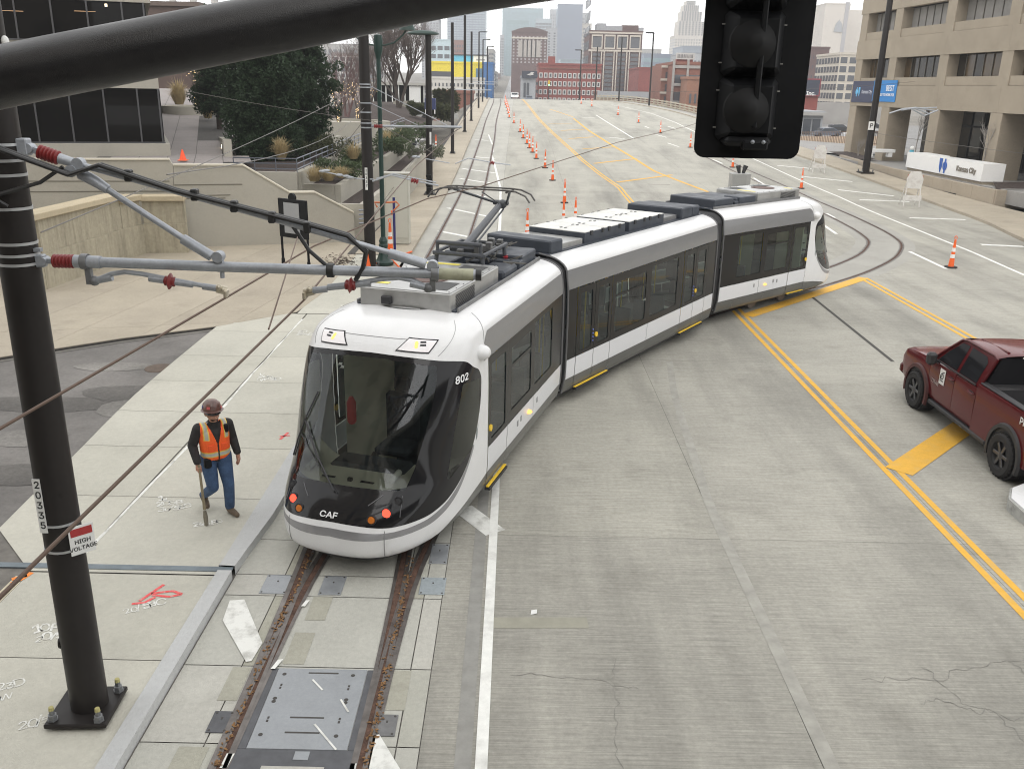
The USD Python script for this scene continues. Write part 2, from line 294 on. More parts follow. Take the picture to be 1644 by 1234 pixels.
# the street again beyond the crest, running up into downtown
put(road, 'far_street', MB().gridf(strip(-9, 15, 216, 1500, 0.05, ny=80)), concrete((0.30, 0.30, 0.30), big=0.1, lane=0.2), 40)
# saw-cut joint between the lanes, a sealed strip, long cracks
def ribbon(pts, w, dz):
    P = np.array(pts, float); t = np.gradient(P, axis=0); t /= np.linalg.norm(t, axis=1, keepdims=True); n = np.stack([-t[:, 1], t[:, 0]], 1); w = np.broadcast_to(w, len(P))[:, None]/2
    E = np.stack([P+n*w, P-n*w], 0); return np.dstack([E, zr(E[..., 1])[..., None]+dz])
def dense(pts, step=1.0):
    P = np.array(pts, float); d = np.r_[0, np.cumsum(np.linalg.norm(np.diff(P, axis=0), axis=1))]; s = np.linspace(0, d[-1], max(2, int(d[-1]/step)+2)); return np.stack([np.interp(s, d, P[:, 0]), np.interp(s, d, P[:, 1])], 1)
def line(name, pts, w, look, dz=0.005, px=True):
    """painted line through points of the road surface"""
    P = [T(*q)[:2] for q in pts] if px else pts
    put(road, name, MB().gridf(ribbon(dense(P), w, dz)), look)
for x in (3.2,):
    put(road, 'seam', MB().gridf(ribbon(dense([(3.3, 5), (3.25, 13), (3.6, 18.6), (3.9, 21)]), 0.16, 0.003)), mat((0.335, 0.325, 0.29), 0.85, var=0.18, vs=4))
put(road, 'seam', MB().gridf(ribbon(dense([(9.86, 29.2), (9.6, 21.4)]), 0.1, 0.003)), JOINT)
def crackline(p, q, amp, seed, w=0.008):
    r = np.random.RandomState(seed); n = 26; t = np.linspace(0, 1, n)[:, None]; P = np.array(p)*(1-t)+np.array(q)*t; off = np.cumsum(r.randn(n))*amp; off -= np.linspace(off[0], off[-1], n); d = np.array(q)-np.array(p); d = d/np.linalg.norm(d)
    P = P + off[:, None]*np.array([-d[1], d[0]]); ww = w*(0.4+r.rand(n)); return ribbon(P, ww, 0.004)
for k, (p, q, a) in enumerate([((0.05, 8.55), (1.5, 8.35), 0.02), ((1.3, 8.9), (1.2, 6.9), 0.03), ((4.1, 8.6), (6.6, 9.1), 0.05), ((4.9, 8.85), (5.6, 7.4), 0.05), ((6.0, 9.0), (6.6, 8.3), 0.04), ((4.6, 8.2), (5.6, 8.0), 0.04)]):
    put(road, 'crack', MB().gridf(crackline(p, q, a, k)), CRACK)
def blot(cx, cy, rx, ry, seed, dz=0.0025):
    a = np.linspace(0, 2*PI, 40, endpoint=False); r = 0.75+0.5*meshkit.fbm(np.stack([np.cos(a)*1.6+seed*7.3, np.sin(a)*1.6, a*0], -1), 4, seed); x = cx+rx*r*np.cos(a); y = cy+ry*r*np.sin(a)
    return MB().poly(np.stack([x, y, zr(y)+dz], -1))
OIL = mat((0.24, 0.235, 0.215), 0.75, var=0.3, vs=6, var2=0.2, vs2=30); OLD = mat((0.33, 0.325, 0.285), 0.85, var=0.1, vs=5)
put(road, 'repair_strip', MB().gridf(ribbon(dense([(-0.3, 9.58), (1.02, 9.63)]), 0.24, 0.003)), mat((0.30, 0.29, 0.235), 0.8, var=0.12, vs=3))
# painted lines
for dx in (-0.12, 0.12):
    line('yellow_line', [(6.85+dx, 3.0), (6.85+dx, 60.0), (6.2+dx, 66), (5.4+dx, 75), (4.75+dx, 86), (3.9+dx, 102), (3.05+dx, 121), (2.6+dx, 134), (1.45+dx, 174), (0.9+dx, 195)], 0.115, YELLOW_P, px=False)
    line('yellow_line', [(12.72+dx, 3.0), (12.75+dx, 32.0)], 0.115, YELLOW_P, px=False)
line('yellow_line', [(12.6, 58), (11.94, 61.5), (10.44, 69), (9.2, 87), (8.25, 106), (7.75, 128)], 0.24, YELLOW_P, px=False)
line('yellow_line', [(5.2, 150), (7.9, 131)], 0.2, YELLOW_P, px=False)
line('yellow_bar', [(6.95, 14.55), (9.2, 16.85), (9.9, 17.5)], 0.5, YELLOW_P, 0.009, px=False); line('yellow_bar', [(7.0, 25.85), (12.8, 32.0)], 0.42, YELLOW_P, 0.009, px=False)
for a, b in (((3.9, 116.5), (7.0, 117.2)), ((4.95, 105.2), (7.84, 107.8)), ((5.3, 94.4), (8.2, 97.4)), ((6.0, 83.6), (9.4, 86.5)), ((6.2, 72.8), (10.1, 76.7)), ((6.95, 62.4), (11.5, 66.9))): line('yellow_bar', [a, b], 0.3, YELLOW_P, 0.009, px=False)
line('white_line', [(-0.22, 3.0), (-0.24, 15.5)], 0.125, WHITE_P, px=False)
line('erased_line', [(-0.40, 3.0), (-0.43, 13.8)], 0.17, mat((0.27, 0.265, 0.245), 0.85, var=0.15, vs=5), 0.003, px=False)
line('white_line', [(19.0, 22), (19.28, 33), (19.75, 38.3), (20.65, 57.3), (20.35, 78.5), (20.6, 100), (21.2, 123.6), (20.8, 143.3), (18.6, 163.2), (17.4, 172)], 0.15, WHITE_P, px=False)
for a, b in (((1248, 266), (1303, 271)), ((1290, 284), (1368, 292)), ((1345, 305), (1435, 315)), ((1380, 321), (1460, 324)), ((1460, 350), (1550, 353)), ((1575, 393), (1643, 396))): line('bay_line', [a, b], 0.34, WHITE_P, 0.009)
for a, b in (((1460, 404), (1519, 432)), ((1210, 286), (1232, 300)), ((1327, 343), (1340, 350)), ((1144, 256), (1160, 263)), ((1320, 360), (1343, 376)), ((1072, 230), (1090, 236)), ((1072, 203), (1085, 207)), ((1035, 203), (1042, 206)), ((1052, 216), (1070, 221)), ((957, 185), (1018, 223))): line('lane_dash', [a, b], 0.17, WHITE_P, 0.009)
line('white_line', [(935, 189), (956, 190)], 0.35, WHITE_P); line('white_line', [(978, 221), (1003, 223)], 0.35, WHITE_P)
line('white_line', [(-0.55, 27), (-0.8, 46.5), (-1.0, 58), (-1.55, 68), (-2.1, 77)], 0.14, WHITE_P, px=False)
line('white_line', [(-2.3, 89), (-2.05, 79.5)], 0.12, WHITE_P, px=False); line('white_line', [(-3.05, 97.5), (-2.3, 86)], 0.12, WHITE_P, px=False)
for a, b in (((705, 413), (789, 381)), ((704, 371), (760, 382)), ((719, 334), (789, 349)), ((738, 287), (791, 295)), ((742, 271), (795, 278)), ((735, 307), (780, 317)), ((760, 252), (795, 255)), ((762, 224), (784, 226)), ((684, 414), (695, 418))):
    if a != (705, 413): line('cross_bar', [a, b], 0.26, WHITE_P, 0.006)
for a, b, w in (((-0.75, 12.75), (-0.2, 11.95), 0.35),): line('white_patch', [a, b], w, WHITE_W, 0.004, px=False)
for p, w in (((1055, 297), 0.2),): line('seam', [(1040, 296), (1076, 297)], 0.12, JOINT, 0.004)

# ---------------------------------------------------------------- streetcar track
track = thing('streetcar_track', 'grooved rails set in concrete panels beside the pavement', kind='structure')
cA = np.array([(-2.12, 2.0), (-2.1, 7.0), (-2.03, 10.0), (-1.75, 12.5), (-1.2, 15.0), (-0.19, 17.98), (2.0, 21.9), (4.64, 25.31), (7.4, 28.3), (10.4, 31.0), (13.3, 34.2), (15.6, 37.6), (17.0, 41.0), (17.55, 45.0), (17.9, 52.0), (17.9, 60.0), (17.3, 72.0), (16.9, 84.0)])
cB = np.array([(-2.12, 2.0), (-2.12, 8.0), (-2.2, 12.0), (-2.45, 18.0), (-2.65, 24.0), (-2.72, 32), (-2.72, 54.0), (-2.8, 72.0), (-2.95, 90.0), (-3.4, 118.0), (-3.8, 168.0), (-4.4, 196.0)])
def curve(c, step=0.6):
    d = np.r_[0, np.cumsum(np.linalg.norm(np.diff(c, axis=0), axis=1))]; s = np.arange(0, d[-1], step); return np.stack([PchipInterpolator(d, c[:, 0])(s), PchipInterpolator(d, c[:, 1])(s)], 1)
def offs(P, o):
    t = np.gradient(P, axis=0); t /= np.linalg.norm(t, axis=1, keepdims=True); return P + o*np.stack([t[:, 1], -t[:, 0]], 1)
for c, k in ((cA, 0), (cB, 1)):
    P = curve(c)
    for sd in (-1, 1):
        e = sd*0.7175
        put(track, 'flangeway', MB().gridf(ribbon(offs(P, e-sd*0.03), 0.085, 0.0065+0.002*k)), RUST); put(track, 'rail_head', MB().gridf(ribbon(offs(P, e+sd*0.04), 0.065, 0.0105+0.002*k)), STEEL_RAIL, 40)
        put(track, 'rail_lip', MB().gridf(ribbon(offs(P, e-sd*0.095), 0.045, 0.0105+0.002*k)), STEEL_RAIL, 40)
dk = concrete((0.335, 0.325, 0.295), big=0.1, stain=0.2, name='rail_bed')
Pa = curve(cA); put(track, 'rail_bed', MB().gridf(ribbon(Pa[(Pa[:, 1] > 29) & (Pa[:, 1] < 60)], 2.5, 0.0035)), dk)
# panels between kerb and road
def patch4(x0, x1, y0, y1, look, name='track_panel', dz=0.0, g=0.007, tilt=0.0):
    q = np.array([(x0+g, y0+g), (x1-g, y0+g), (x1-g, y1-g), (x0+g, y1-g)]); put(track, name, MB().add(np.column_stack([q, np.full(4, dz)]), [[0, 1, 2, 3]]), look)
rows = [3.5, 5.2, 6.55, 7.35, 8.62, 10.1, 10.62, 11.6, 12.6, 14.4, 16.4, 18.6, 21.0, 23.4, 26, 29, 32, 34.0]
for i in range(len(rows)-1):
    y0, y1 = rows[i], rows[i+1]
    for (xa, xb) in ((-3.72, -3.05), (-3.05, -2.87), (-2.87, -1.36), (-1.36, -1.1), (-1.1, -0.86)):
        patch4(xa, xb, y0, y1, TRK[0] if rng.random() < 0.45 else rng.choice(TRK))
put(track, 'panel_bed', MB().add([(-3.8, 3, -0.012), (-0.86, 3, -0.012), (-0.86, 34, -0.012), (-3.8, 34, -0.012)], [[0, 1, 2, 3]]), PJOINT)
for (x0, x1, y0, y1) in ((-2.55, -2.28, 9.55, 10.1), (-2.6, -2.34, 8.66, 9.3), (-1.3, -1.08, 7.9, 8.6), (-3.15, -2.92, 8.0, 8.6), (-3.3, -2.98, 6.7, 7.3)): patch4(x0, x1, y0, y1, TRK[3], 'patch', 0.004)
def cover(x0, x1, y0, y1, look, n=4, d=0.006, name='cover_plate'):
    m = MB().box(((x0+x1)/2, (y0+y1)/2, d), (x1-x0, y1-y0, 0.012), bev=0.003); pr = put(track, name, m, look)
    b = MB()
    for sx in (x0+0.03, x1-0.03):
        for sy in (y0+0.03, y1-0.03): b.cyl((sx, sy, d), (sx, sy, d+0.009), 0.014, n=8)
    b.box(((x0+x1)/2, (y0*0.35+y1*0.65), d+0.0075), (0.02, 0.03, 0.003)); put(pr, 'bolt', b, JOINT)
cover(-3.28, -2.92, 10.14, 10.6, STEEL_PLATE); cover(-2.5, -2.2, 10.14, 10.6, STEEL_PLATE); cover(-1.18, -0.84, 10.2, 10.62, mat((0.34, 0.38, 0.40), 0.5, 0.3, var=0.1, vs=20)); cover(-1.12, -0.87, 11.0, 11.55, STEEL_PLATE)
cover(-3.1, -2.88, 7.5, 7.83, DARKPLATE); cover(-1.35, -1.14, 7.5, 7.83, mat((0.17, 0.17, 0.17), 0.6, 0.3, var=0.2, vs=8))
# switch machine cover between the rails
big = put(track, 'switch_cover', MB().box((-2.1, 7.93, 0.006), (1.02, 1.3, 0.012), bev=0.003), STEEL_PLATE)
h = MB()
for x, y, w, d in ((-2.08, 8.5, 0.34, 0.022), (-2.1, 7.75, 0.36, 0.022), (-2.1, 7.52, 0.36, 0.022)): h.box((x, y, 0.0125), (w, d, 0.003))
for sx in (-0.42, 0.36):
    for y in (8.47, 8.05, 8.0, 7.48): h.cyl((-2.1+sx, y, 0.011), (-2.1+sx, y, 0.0145), 0.024, n=10)
    for y in (8.28, 8.23, 7.74, 7.69): h.box((-2.1+sx*0.97, y, 0.0125), (0.022, 0.034, 0.003))
put(big, 'slot', h, JOINT)
for x in (-2.68, -1.52): put(track, 'side_plate', MB().box((x, 7.93, 0.002), (0.13, 1.3, 0.01)), DARKPLATE)
put(track, 'end_plate', MB().box((-2.1, 7.1, 0.002), (1.28, 0.35, 0.012)), DARKPLATE)
put(track, 'end_panel', MB().box((-2.08, 6.93, 0.008), (0.62, 0.22, 0.01)), TRK[1]); put(track, 'lifting_lug', MB().box((-2.03, 7.19, 0.008), (0.15, 0.12, 0.014), bev=0.003), STEEL_PLATE)
# white paint left on the panels
def wpatch(pts, dz=0.0125, look=WHITE_W): put(track, 'white_patch', MB().poly([(x, y, dz) for x, y in pts]), look)
wpatch([(-3.6, 9.95), (-3.42, 9.98), (-2.93, 9.05), (-2.96, 8.7), (-3.02, 8.68), (-3.55, 9.5)]); wpatch([(-1.36, 7.5), (-1.3, 7.52), (-1.0, 7.0), (-0.98, 6.8), (-1.33, 6.8)]); wpatch([(-2.78, 7.2), (-2.7, 7.2), (-2.72, 7.0), (-2.79, 7.0)]); wpatch([(-1.52, 7.1), (-1.46, 7.1), (-1.46, 6.98), (-1.52, 6.98)])
wpatch([(-2.66, 8.72), (-2.6, 8.74), (-2.65, 8.55), (-2.7, 8.55)], 0.02, WHITE_P); wpatch([(-2.62, 9.98), (-2.57, 9.99), (-2.6, 9.84), (-2.65, 9.84)], 0.02, WHITE_P)
for a, b in (((-2.18, 8.38), (-2.03, 8.2)), ((-1.8, 8.05), (-1.68, 7.85)), ((-2.0, 7.65), (-1.7, 7.28))): put(track, 'chalk_mark', MB().gridf(ribbon(dense([a, b], 0.1), 0.022, 0.0165)), WHITE_W)
lv = MB(); r = np.random.RandomState(3)
for k in range(420):   # dead leaves caught in the grooves
    y = r.uniform(6.6, 11.2); x = r.choice([-2.83, -1.37]) + r.randn()*0.025; a = r.uniform(0, 2*PI); s = r.uniform(0.012, 0.035); c, q = math.cos(a)*s, math.sin(a)*s
    lv.add([(x-c, y-q, 0.016), (x+q*0.5, y-c*0.5, 0.02+r.rand()*0.01), (x+c, y+q, 0.017), (x-q*0.5, y+c*0.5, 0.022)], [[0, 1, 2, 3]])
single('leaf_litter', lv, mat((0.22, 0.12, 0.05), 0.9, var=0.5, vs=12), 'brown dead leaves caught in the rail grooves', 'leaves', kind='stuff')

# ---------------------------------------------------------------- left pavement, kerb and side drive
pav = thing('pavement', 'pale concrete pavement slabs beside the track', kind='structure')
PL_EDGE = PchipInterpolator([2, 10.4, 10.7, 14, 18.3, 23], [-6.4, -6.42, -7.32, -7.65, -7.95, -8.0])
put(pav, 'bed', MB().poly([(-12, 2, 0.055), (-3.9, 2, 0.055), (-3.9, 30, 0.055), (-12, 30, 0.055)]) if False else MB().gridf(np.stack([np.stack([PL_EDGE(np.linspace(2, 23, 12)), np.linspace(2, 23, 12), np.full(12, 0.085)], -1), np.stack([np.full(12, -3.95), np.linspace(2, 23, 12), np.full(12, 0.085)], -1)])), PJOINT)
yj = [3.6, 6.5, 8.55, 10.42, 12.72, 14.75, 16.55, 18.45, 20.4, 22.6, 24.6]
def slab_z(x, y): return 0.10
for i in range(len(yj)-1):
    for (xa, xb) in (((-6.4, -3.93),) if i <= 2 else ((None, -5.93), (-5.9, -3.93))):
        y0, y1 = yj[i]+0.006, yj[i+1]-0.006
        if i == 2: y1 -= 0.02
        Y = np.array([y0, (y0+y1)/2, y1]); A = PL_EDGE(np.minimum(Y, 23)) if xa is None else np.full(3, xa)
        put(pav, 'slab', MB().gridf(np.stack([np.stack([A, Y, np.full(3, 0.10)], -1), np.stack([np.full(3, xb), Y, np.full(3, 0.10)], -1)])), PLAT[(i+(xa is None)) % 3])
put(pav, 'steel_strip', MB().box((-5.35, 10.56, 0.1), (3.2, 0.12, 0.02)), mat((0.16, 0.19, 0.21), 0.5, 0.5, var=0.15, vs=4))
put(pav, 'slab', MB().gridf(np.stack([np.stack([np.full(3, -6.2), np.array([24.65, 28, 34.]), np.full(3, 0.1)], -1), np.stack([np.full(3, -4.2), np.array([24.65, 28, 34.]), np.full(3, 0.1)], -1)])), PLAT[0])
wl = crackline((-5.92, 10.7), (-5.9, 24), 0.012, 9, 0.05); wl[..., 2] = 0.104; put(pav, 'joint_sealant', MB().gridf(wl), WHITE_W)
# kerb: lower by the track, swelling where the streetcar passes
def extr(pts, w, z0, z1):
    P = dense(pts, 0.5); a = ribbon(P, w, 0); lo, hi = a.copy(), a.copy(); lo[..., 2] = zr(lo[..., 1])+z0; hi[..., 2] = zr(hi[..., 1])+z1
    G_ = np.stack([lo[0], hi[0], hi[1], lo[1]], 0); return MB().gridf(G_[::-1])
ap = [(-3.93, 10.62), (-3.9, 11.2), (-3.84, 12.2), (-3.82, 14), (-3.91, 19), (-3.93, 24.6)]; put(pav, 'kerb_apron', MB().add([(x, y, 0.1005) for x, y in ap]+[(-3.96, y, 0.1005) for x, y in ap], [[k, k+1, k+7, k+6] for k in range(5)]), KERB)
put(pav, 'kerb', extr([(-3.83, 2.5), (-3.83, 10.5)], 0.19, -0.02, 0.13), KERB, 40); put(pav, 'kerb', extr([(-3.84, 10.62), (-3.8, 11.2), (-3.72, 12.2), (-3.7, 14), (-3.8, 19), (-3.85, 26), (-4.0, 34)], 0.22, -0.02, 0.13), KERB, 40)
# asphalt drive and tan plaza left of it
drive = thing('side_drive', 'patched dark asphalt drive beside the pavement', kind='structure')
put(drive, 'asphalt', MB().poly([(-30, 2, 0.02), (-6.35, 2, 0.02), (-6.35, 10.45, 0.02), (-7.3, 10.6, 0.02), (-7.65, 14, 0.02), (-7.95, 18.3, 0.02), (-8.0, 23.0, 0.02), (-10, 21.7, 0.02), (-12.2, 19.8, 0.02), (-20, 14, 0.02), (-30, 7, 0.02)]), ASPH)
put(drive, 'edge_board', extr([(-6.5, 5.0), (-6.48, 10.3)], 0.14, 0, 0.095), mat((0.5, 0.45, 0.33), 0.8, var=0.15, vs=5)); put(drive, 'tan_patch', MB().poly([(-30, 2, 0.024), (-6.4, 2, 0.024), (-6.4, 10.45, 0.024), (-8.6, 10.4, 0.024), (-30, 9, 0.024)]), concrete((0.26, 0.235, 0.20), big=0.2, stain=0.25))
PATCH = [concrete((0.115, 0.108, 0.10), big=0.35, fine=0.25, crack=.3), concrete((0.20, 0.19, 0.175), big=0.3, fine=0.25, crack=.2)]
for (cx_, cy_, rx, ry, s, m_) in ((-8.0, 17.75, 1.2, 0.55, 1, 0), (-9.6, 17.0, 1.5, 0.5, 2, 0), (-7.9, 16.9, 0.5, 0.5, 3, 1), (-9.0, 15.2, 0.8, 0.4, 4, 1), (-8.4, 13.6, 0.9, 0.4, 5, 0), (-9.3, 19.6, 0.9, 0.35, 6, 1)):
    b = blot(cx_, cy_, rx, ry, s, 0); v, f = b.out(); v[:, 2] = 0.024+0.0006*s; put(drive, 'patch', MB().add(v, f), PATCH[m_])
b = MB().cyl((-8.2, 19.55, 0.015), (-8.2, 19.55, 0.03), 0.33, n=28); put(drive, 'manhole_cover', b, mat((0.12, 0.09, 0.07), 0.8, 0.2, var=0.2, vs=8))
plaza = thing('lower_plaza', 'tan concrete apron below the retaining walls', kind='structure')
pe = np.array([(-30, 7), (-20, 14), (-12.2, 19.8), (-10, 21.7), (-8.0, 23.05), (-6.25, 24.8), (-6.0, 27.5), (-6.2, 38)])
outer = Polygon([tuple(q) for q in pe] + [(-14, 38), (-30, 34)])
put(plaza, 'bed', MB().prism(outer, 0.0, 0.088), JOINT)
d1 = np.array([0.93, 0.37]); cells = []
for i in range(-9, 9):
    for j in range(-2, 2):
        o = np.array([-9.5, 23.0]) + i*1.9*np.array([0.97, 0.25]) + j*8.0*np.array([0.12, 0.99])
        cells.append(Polygon([o, o+1.9*np.array([0.97, 0.25]), o+1.9*np.array([0.97, 0.25])+8*np.array([0.12, 0.99]), o+8*np.array([0.12, 0.99])]).buffer(-0.006))
for k, c in enumerate(cells):
    q = c.intersection(outer)
    if q.area > 0.05: put(plaza, 'paving_slab', MB().prism(q, 0.088, 0.105), TAN[k % 3])
put(plaza, 'gutter', MB().gridf(np.dstack([ribbon(pe[2:6], 0.3, 0)[..., :2], np.full((2, 4, 1), 0.031)])), concrete((0.20, 0.19, 0.17), big=0.3, stain=0.4, crack=0.3))
# upper left pavement along the track
upav = thing('pavement', 'tan pavement running uphill left of the track', kind='structure')
BK = PchipInterpolator([30, 36, 50, 68, 82, 100, 130, 170, 215], [-6.15, -6.2, -6.3, -6.45, -6.6, -6.9, -7.5, -8.0, -8.6])
y = 34.0; k = 0
while y < 150:
    y1 = y + (2.1 if y < 70 else 8.0); put(upav, 'paving_slab', MB().gridf(strip(BK, lambda q: CURB_L(q)-0.12, y, y1-0.012, 0.13, ny=3)[:, ::1]), TAN[k % 3]); y = y1; k += 1
put(upav, 'paving', MB().gridf(strip(BK, lambda q: CURB_L(q)-0.12, y, 215, 0.13, ny=20)), TAN[0]); put(upav, 'bed', MB().gridf(strip(lambda q: BK(q)-0.3, lambda q: CURB_L(q)-0.1, 34, 215, 0.115, ny=60)), JOINT)
Yk = np.linspace(34, 215, 60); put(upav, 'kerb', extr([(float(CURB_L(t))-0.06, t) for t in Yk], 0.14, -0.02, 0.14), TAN[2])
# right pavement
rpav = thing('pavement', 'tan pavement below the office building on the right', kind='structure')
BKR = PchipInterpolator([20, 40, 51, 57, 62, 68, 76, 84, 95, 110, 135, 170, 190, 215], [30, 29.6, 29.05, 28.75, 28.4, 28.1, 27.95, 27.9, 27.6, 27.5, 27.7, 25.2, 22.2, 17.6])
y = 20.0; k = 0
while y < 110:
    put(rpav, 'paving_slab', MB().gridf(strip(lambda q: CURB_R(q)+0.14, BKR, y, y+2.388, 0.13, ny=3)), TAN[k % 3]); y += 2.4; k += 1
put(rpav, 'paving', MB().gridf(strip(lambda q: CURB_R(q)+0.14, BKR, y, 215, 0.13, ny=30)), concrete((0.38, 0.37, 0.34), big=0.1, stain=0.1)); put(rpav, 'bed', MB().gridf(strip(lambda q: CURB_R(q)+0.1, lambda q: BKR(q)+0.1, 20, 215, 0.115, ny=60)), JOINT)
put(rpav, 'kerb', extr([(float(CURB_R(t))+0.07, t) for t in np.linspace(20, 215, 60)], 0.14, -0.02, 0.14), TAN[2])
# ================================================================ streetcar
W_PAINT = mat((0.70, 0.70, 0.70), 0.34, coat=0.3, var2=0.015, vs2=3, dirt=((0.60, 0.60, 0.585), 0.25), ds=1.1, name='white_paint'); W_SIDE = mat((0.66, 0.665, 0.68), 0.3, coat=0.3, dirt=((0.6, 0.6, 0.58), 0.2), ds=0.8)
GREY_P = mat((0.21, 0.21, 0.212), 0.33, 0.25, coat=0.25, var2=0.02, vs2=2, name='grey_paint'); SKIRT = mat((0.085, 0.085, 0.078), 0.4, coat=0.15, dirt=((0.17, 0.165, 0.15), 0.3), ds=1.2, name='skirt_paint')
BAND = mat((0.011, 0.0105, 0.010), 0.2, spec=0.2, name='black_band'); BLACK = mat((0.022, 0.022, 0.024), 0.55, name='black_rubber'); MASK = mat((0.009, 0.009, 0.010), 0.08, spec=0.35, name='black_gloss')
SILVER = mat((0.30, 0.30, 0.31), 0.3, 0.5, name='silver_stripe'); T_GLASS = glass((0.52, 0.66, 0.61), name='tram_glass'); WS_GLASS = glass((0.60, 0.65, 0.645), name='windscreen')
TYELLOW = mat((0.80, 0.52, 0.03), 0.5, dirt=((0.4, 0.3, 0.1), 0.4), ds=8); NAVY = mat((0.035, 0.042, 0.055), 0.5, var=0.15, vs=3, rvar=0.12, name='roof_box'); ROOFW = mat((0.66, 0.66, 0.63), 0.6, dirt=((0.5, 0.48, 0.44), 0.5), ds=2.0)
ALU = mat((0.42, 0.42, 0.41), 0.38, 0.7, var=0.12, vs=2, rvar=0.1, name='aluminium'); ALU_D = mat((0.22, 0.22, 0.22), 0.5, 0.6, var=0.2, vs=3); CREAM = mat((0.66, 0.62, 0.48), 0.6); INNER = mat((0.30, 0.31, 0.31), 0.7); SEAT = mat((0.08, 0.10, 0.12), 0.7)
LAMP_R = lamp((1.0, 0.07, 0.04), 2.2); LAMP_A = mat((0.55, 0.16, 0.02), 0.25, coat=0.5); LAMP_O = lamp((1.0, 0.5, 0.15), 1.6); LENS = mat((0.80, 0.77, 0.77), 0.2, coat=0.5)

_z = np.array([0.27, 0.33, 0.45, 0.60, 0.80, 1.0, 1.2, 2.0, 2.5, 2.75, 2.93, 3.03, 3.10, 3.15, 3.18])
_w = PchipInterpolator(_z, [1.20, 1.26, 1.295, 1.31, 1.32, 1.325, 1.325, 1.325, 1.315, 1.295, 1.255, 1.17, 1.04, 0.86, 0.60])
_s0 = PchipInterpolator(_z, [0.14, 0.03, 0.0, 0.0, 0.07, 0.22, 0.42, 0.88, 1.18, 1.34, 1.50, 1.64, 1.82, 2.08, 2.5])
_s1 = PchipInterpolator(_z, [2.6, 2.6, 2.6, 2.6, 2.6, 2.6, 2.6, 2.6, 2.6, 2.64, 2.7, 2.8, 2.9, 3.02, 3.2])
_ne = PchipInterpolator(_z, [2.85, 2.85, 2.85, 2.85, 2.85, 2.85, 2.85, 3.0, 3.1, 3.1, 3.0, 2.8, 2.6, 2.4, 2.3])
QF, LEN = 2.0, 7.40
_zt = np.linspace(0.27, 3.18, 190); _ut = np.linspace(0, 1, 161)
_ts = np.zeros((190, 161)); _ss = np.zeros((190, 161))
for i_, z_ in enumerate(_zt):
    ph = np.linspace(0, PI/2, 900); n_ = float(_ne(z_)); t_ = float(_w(z_))*np.sin(ph)**(2/n_); s_ = float(_s0(z_)) + float(_s1(z_)-_s0(z_))*(1-np.cos(ph)**(2/n_))
    d_ = np.r_[0, np.cumsum(np.hypot(np.diff(t_), np.diff(s_)))]; _ts[i_] = np.interp(_ut*d_[-1], d_, t_); _ss[i_] = np.interp(_ut*d_[-1], d_, s_)
from scipy.interpolate import RegularGridInterpolator
_ti = RegularGridInterpolator((_zt, _ut), _ts, bounds_error=False, fill_value=None); _si = RegularGridInterpolator((_zt, _ut), _ss, bounds_error=False, fill_value=None)
def cabS(q, z):
    """developed coordinate q (0 at the nose's centre line, QF where the straight side starts) and height -> (s along the car, t across, z)"""
    q, z = np.asarray(q, float), np.asarray(z, float); a = np.abs(q); u = np.clip(a/QF, 0, 1); P = np.stack([np.clip(z, 0.27, 3.18), u], -1); t = _ti(P); s = _si(P)
    s1 = _s1(np.clip(z, 0.27, 3.18)); s = np.where(a > QF, s1 + (a-QF)*(LEN-s1)/(LEN-2.6), s); t = np.where(a > QF, _w(np.clip(z, 0.27, 3.18)), t)
    return np.stack([s, np.sign(q+1e-12)*t, z], -1)
def midS(s, z, sd=1):
    s, z = np.asarray(s, float), np.asarray(z, float); return np.stack([s, sd*_w(np.clip(z, 0.27, 3.18)), z+0*s], -1)
def qs(s, z): return QF + (s-2.6) if s >= 2.6 else float(np.interp(s, cabS(np.linspace(0, QF, 300), np.full(300, z))[:, 0], np.linspace(0, QF, 300)))
def qt(t, z): return float(np.interp(t, cabS(np.linspace(0, QF, 300), np.full(300, z))[:, 1], np.linspace(0, QF, 300)))
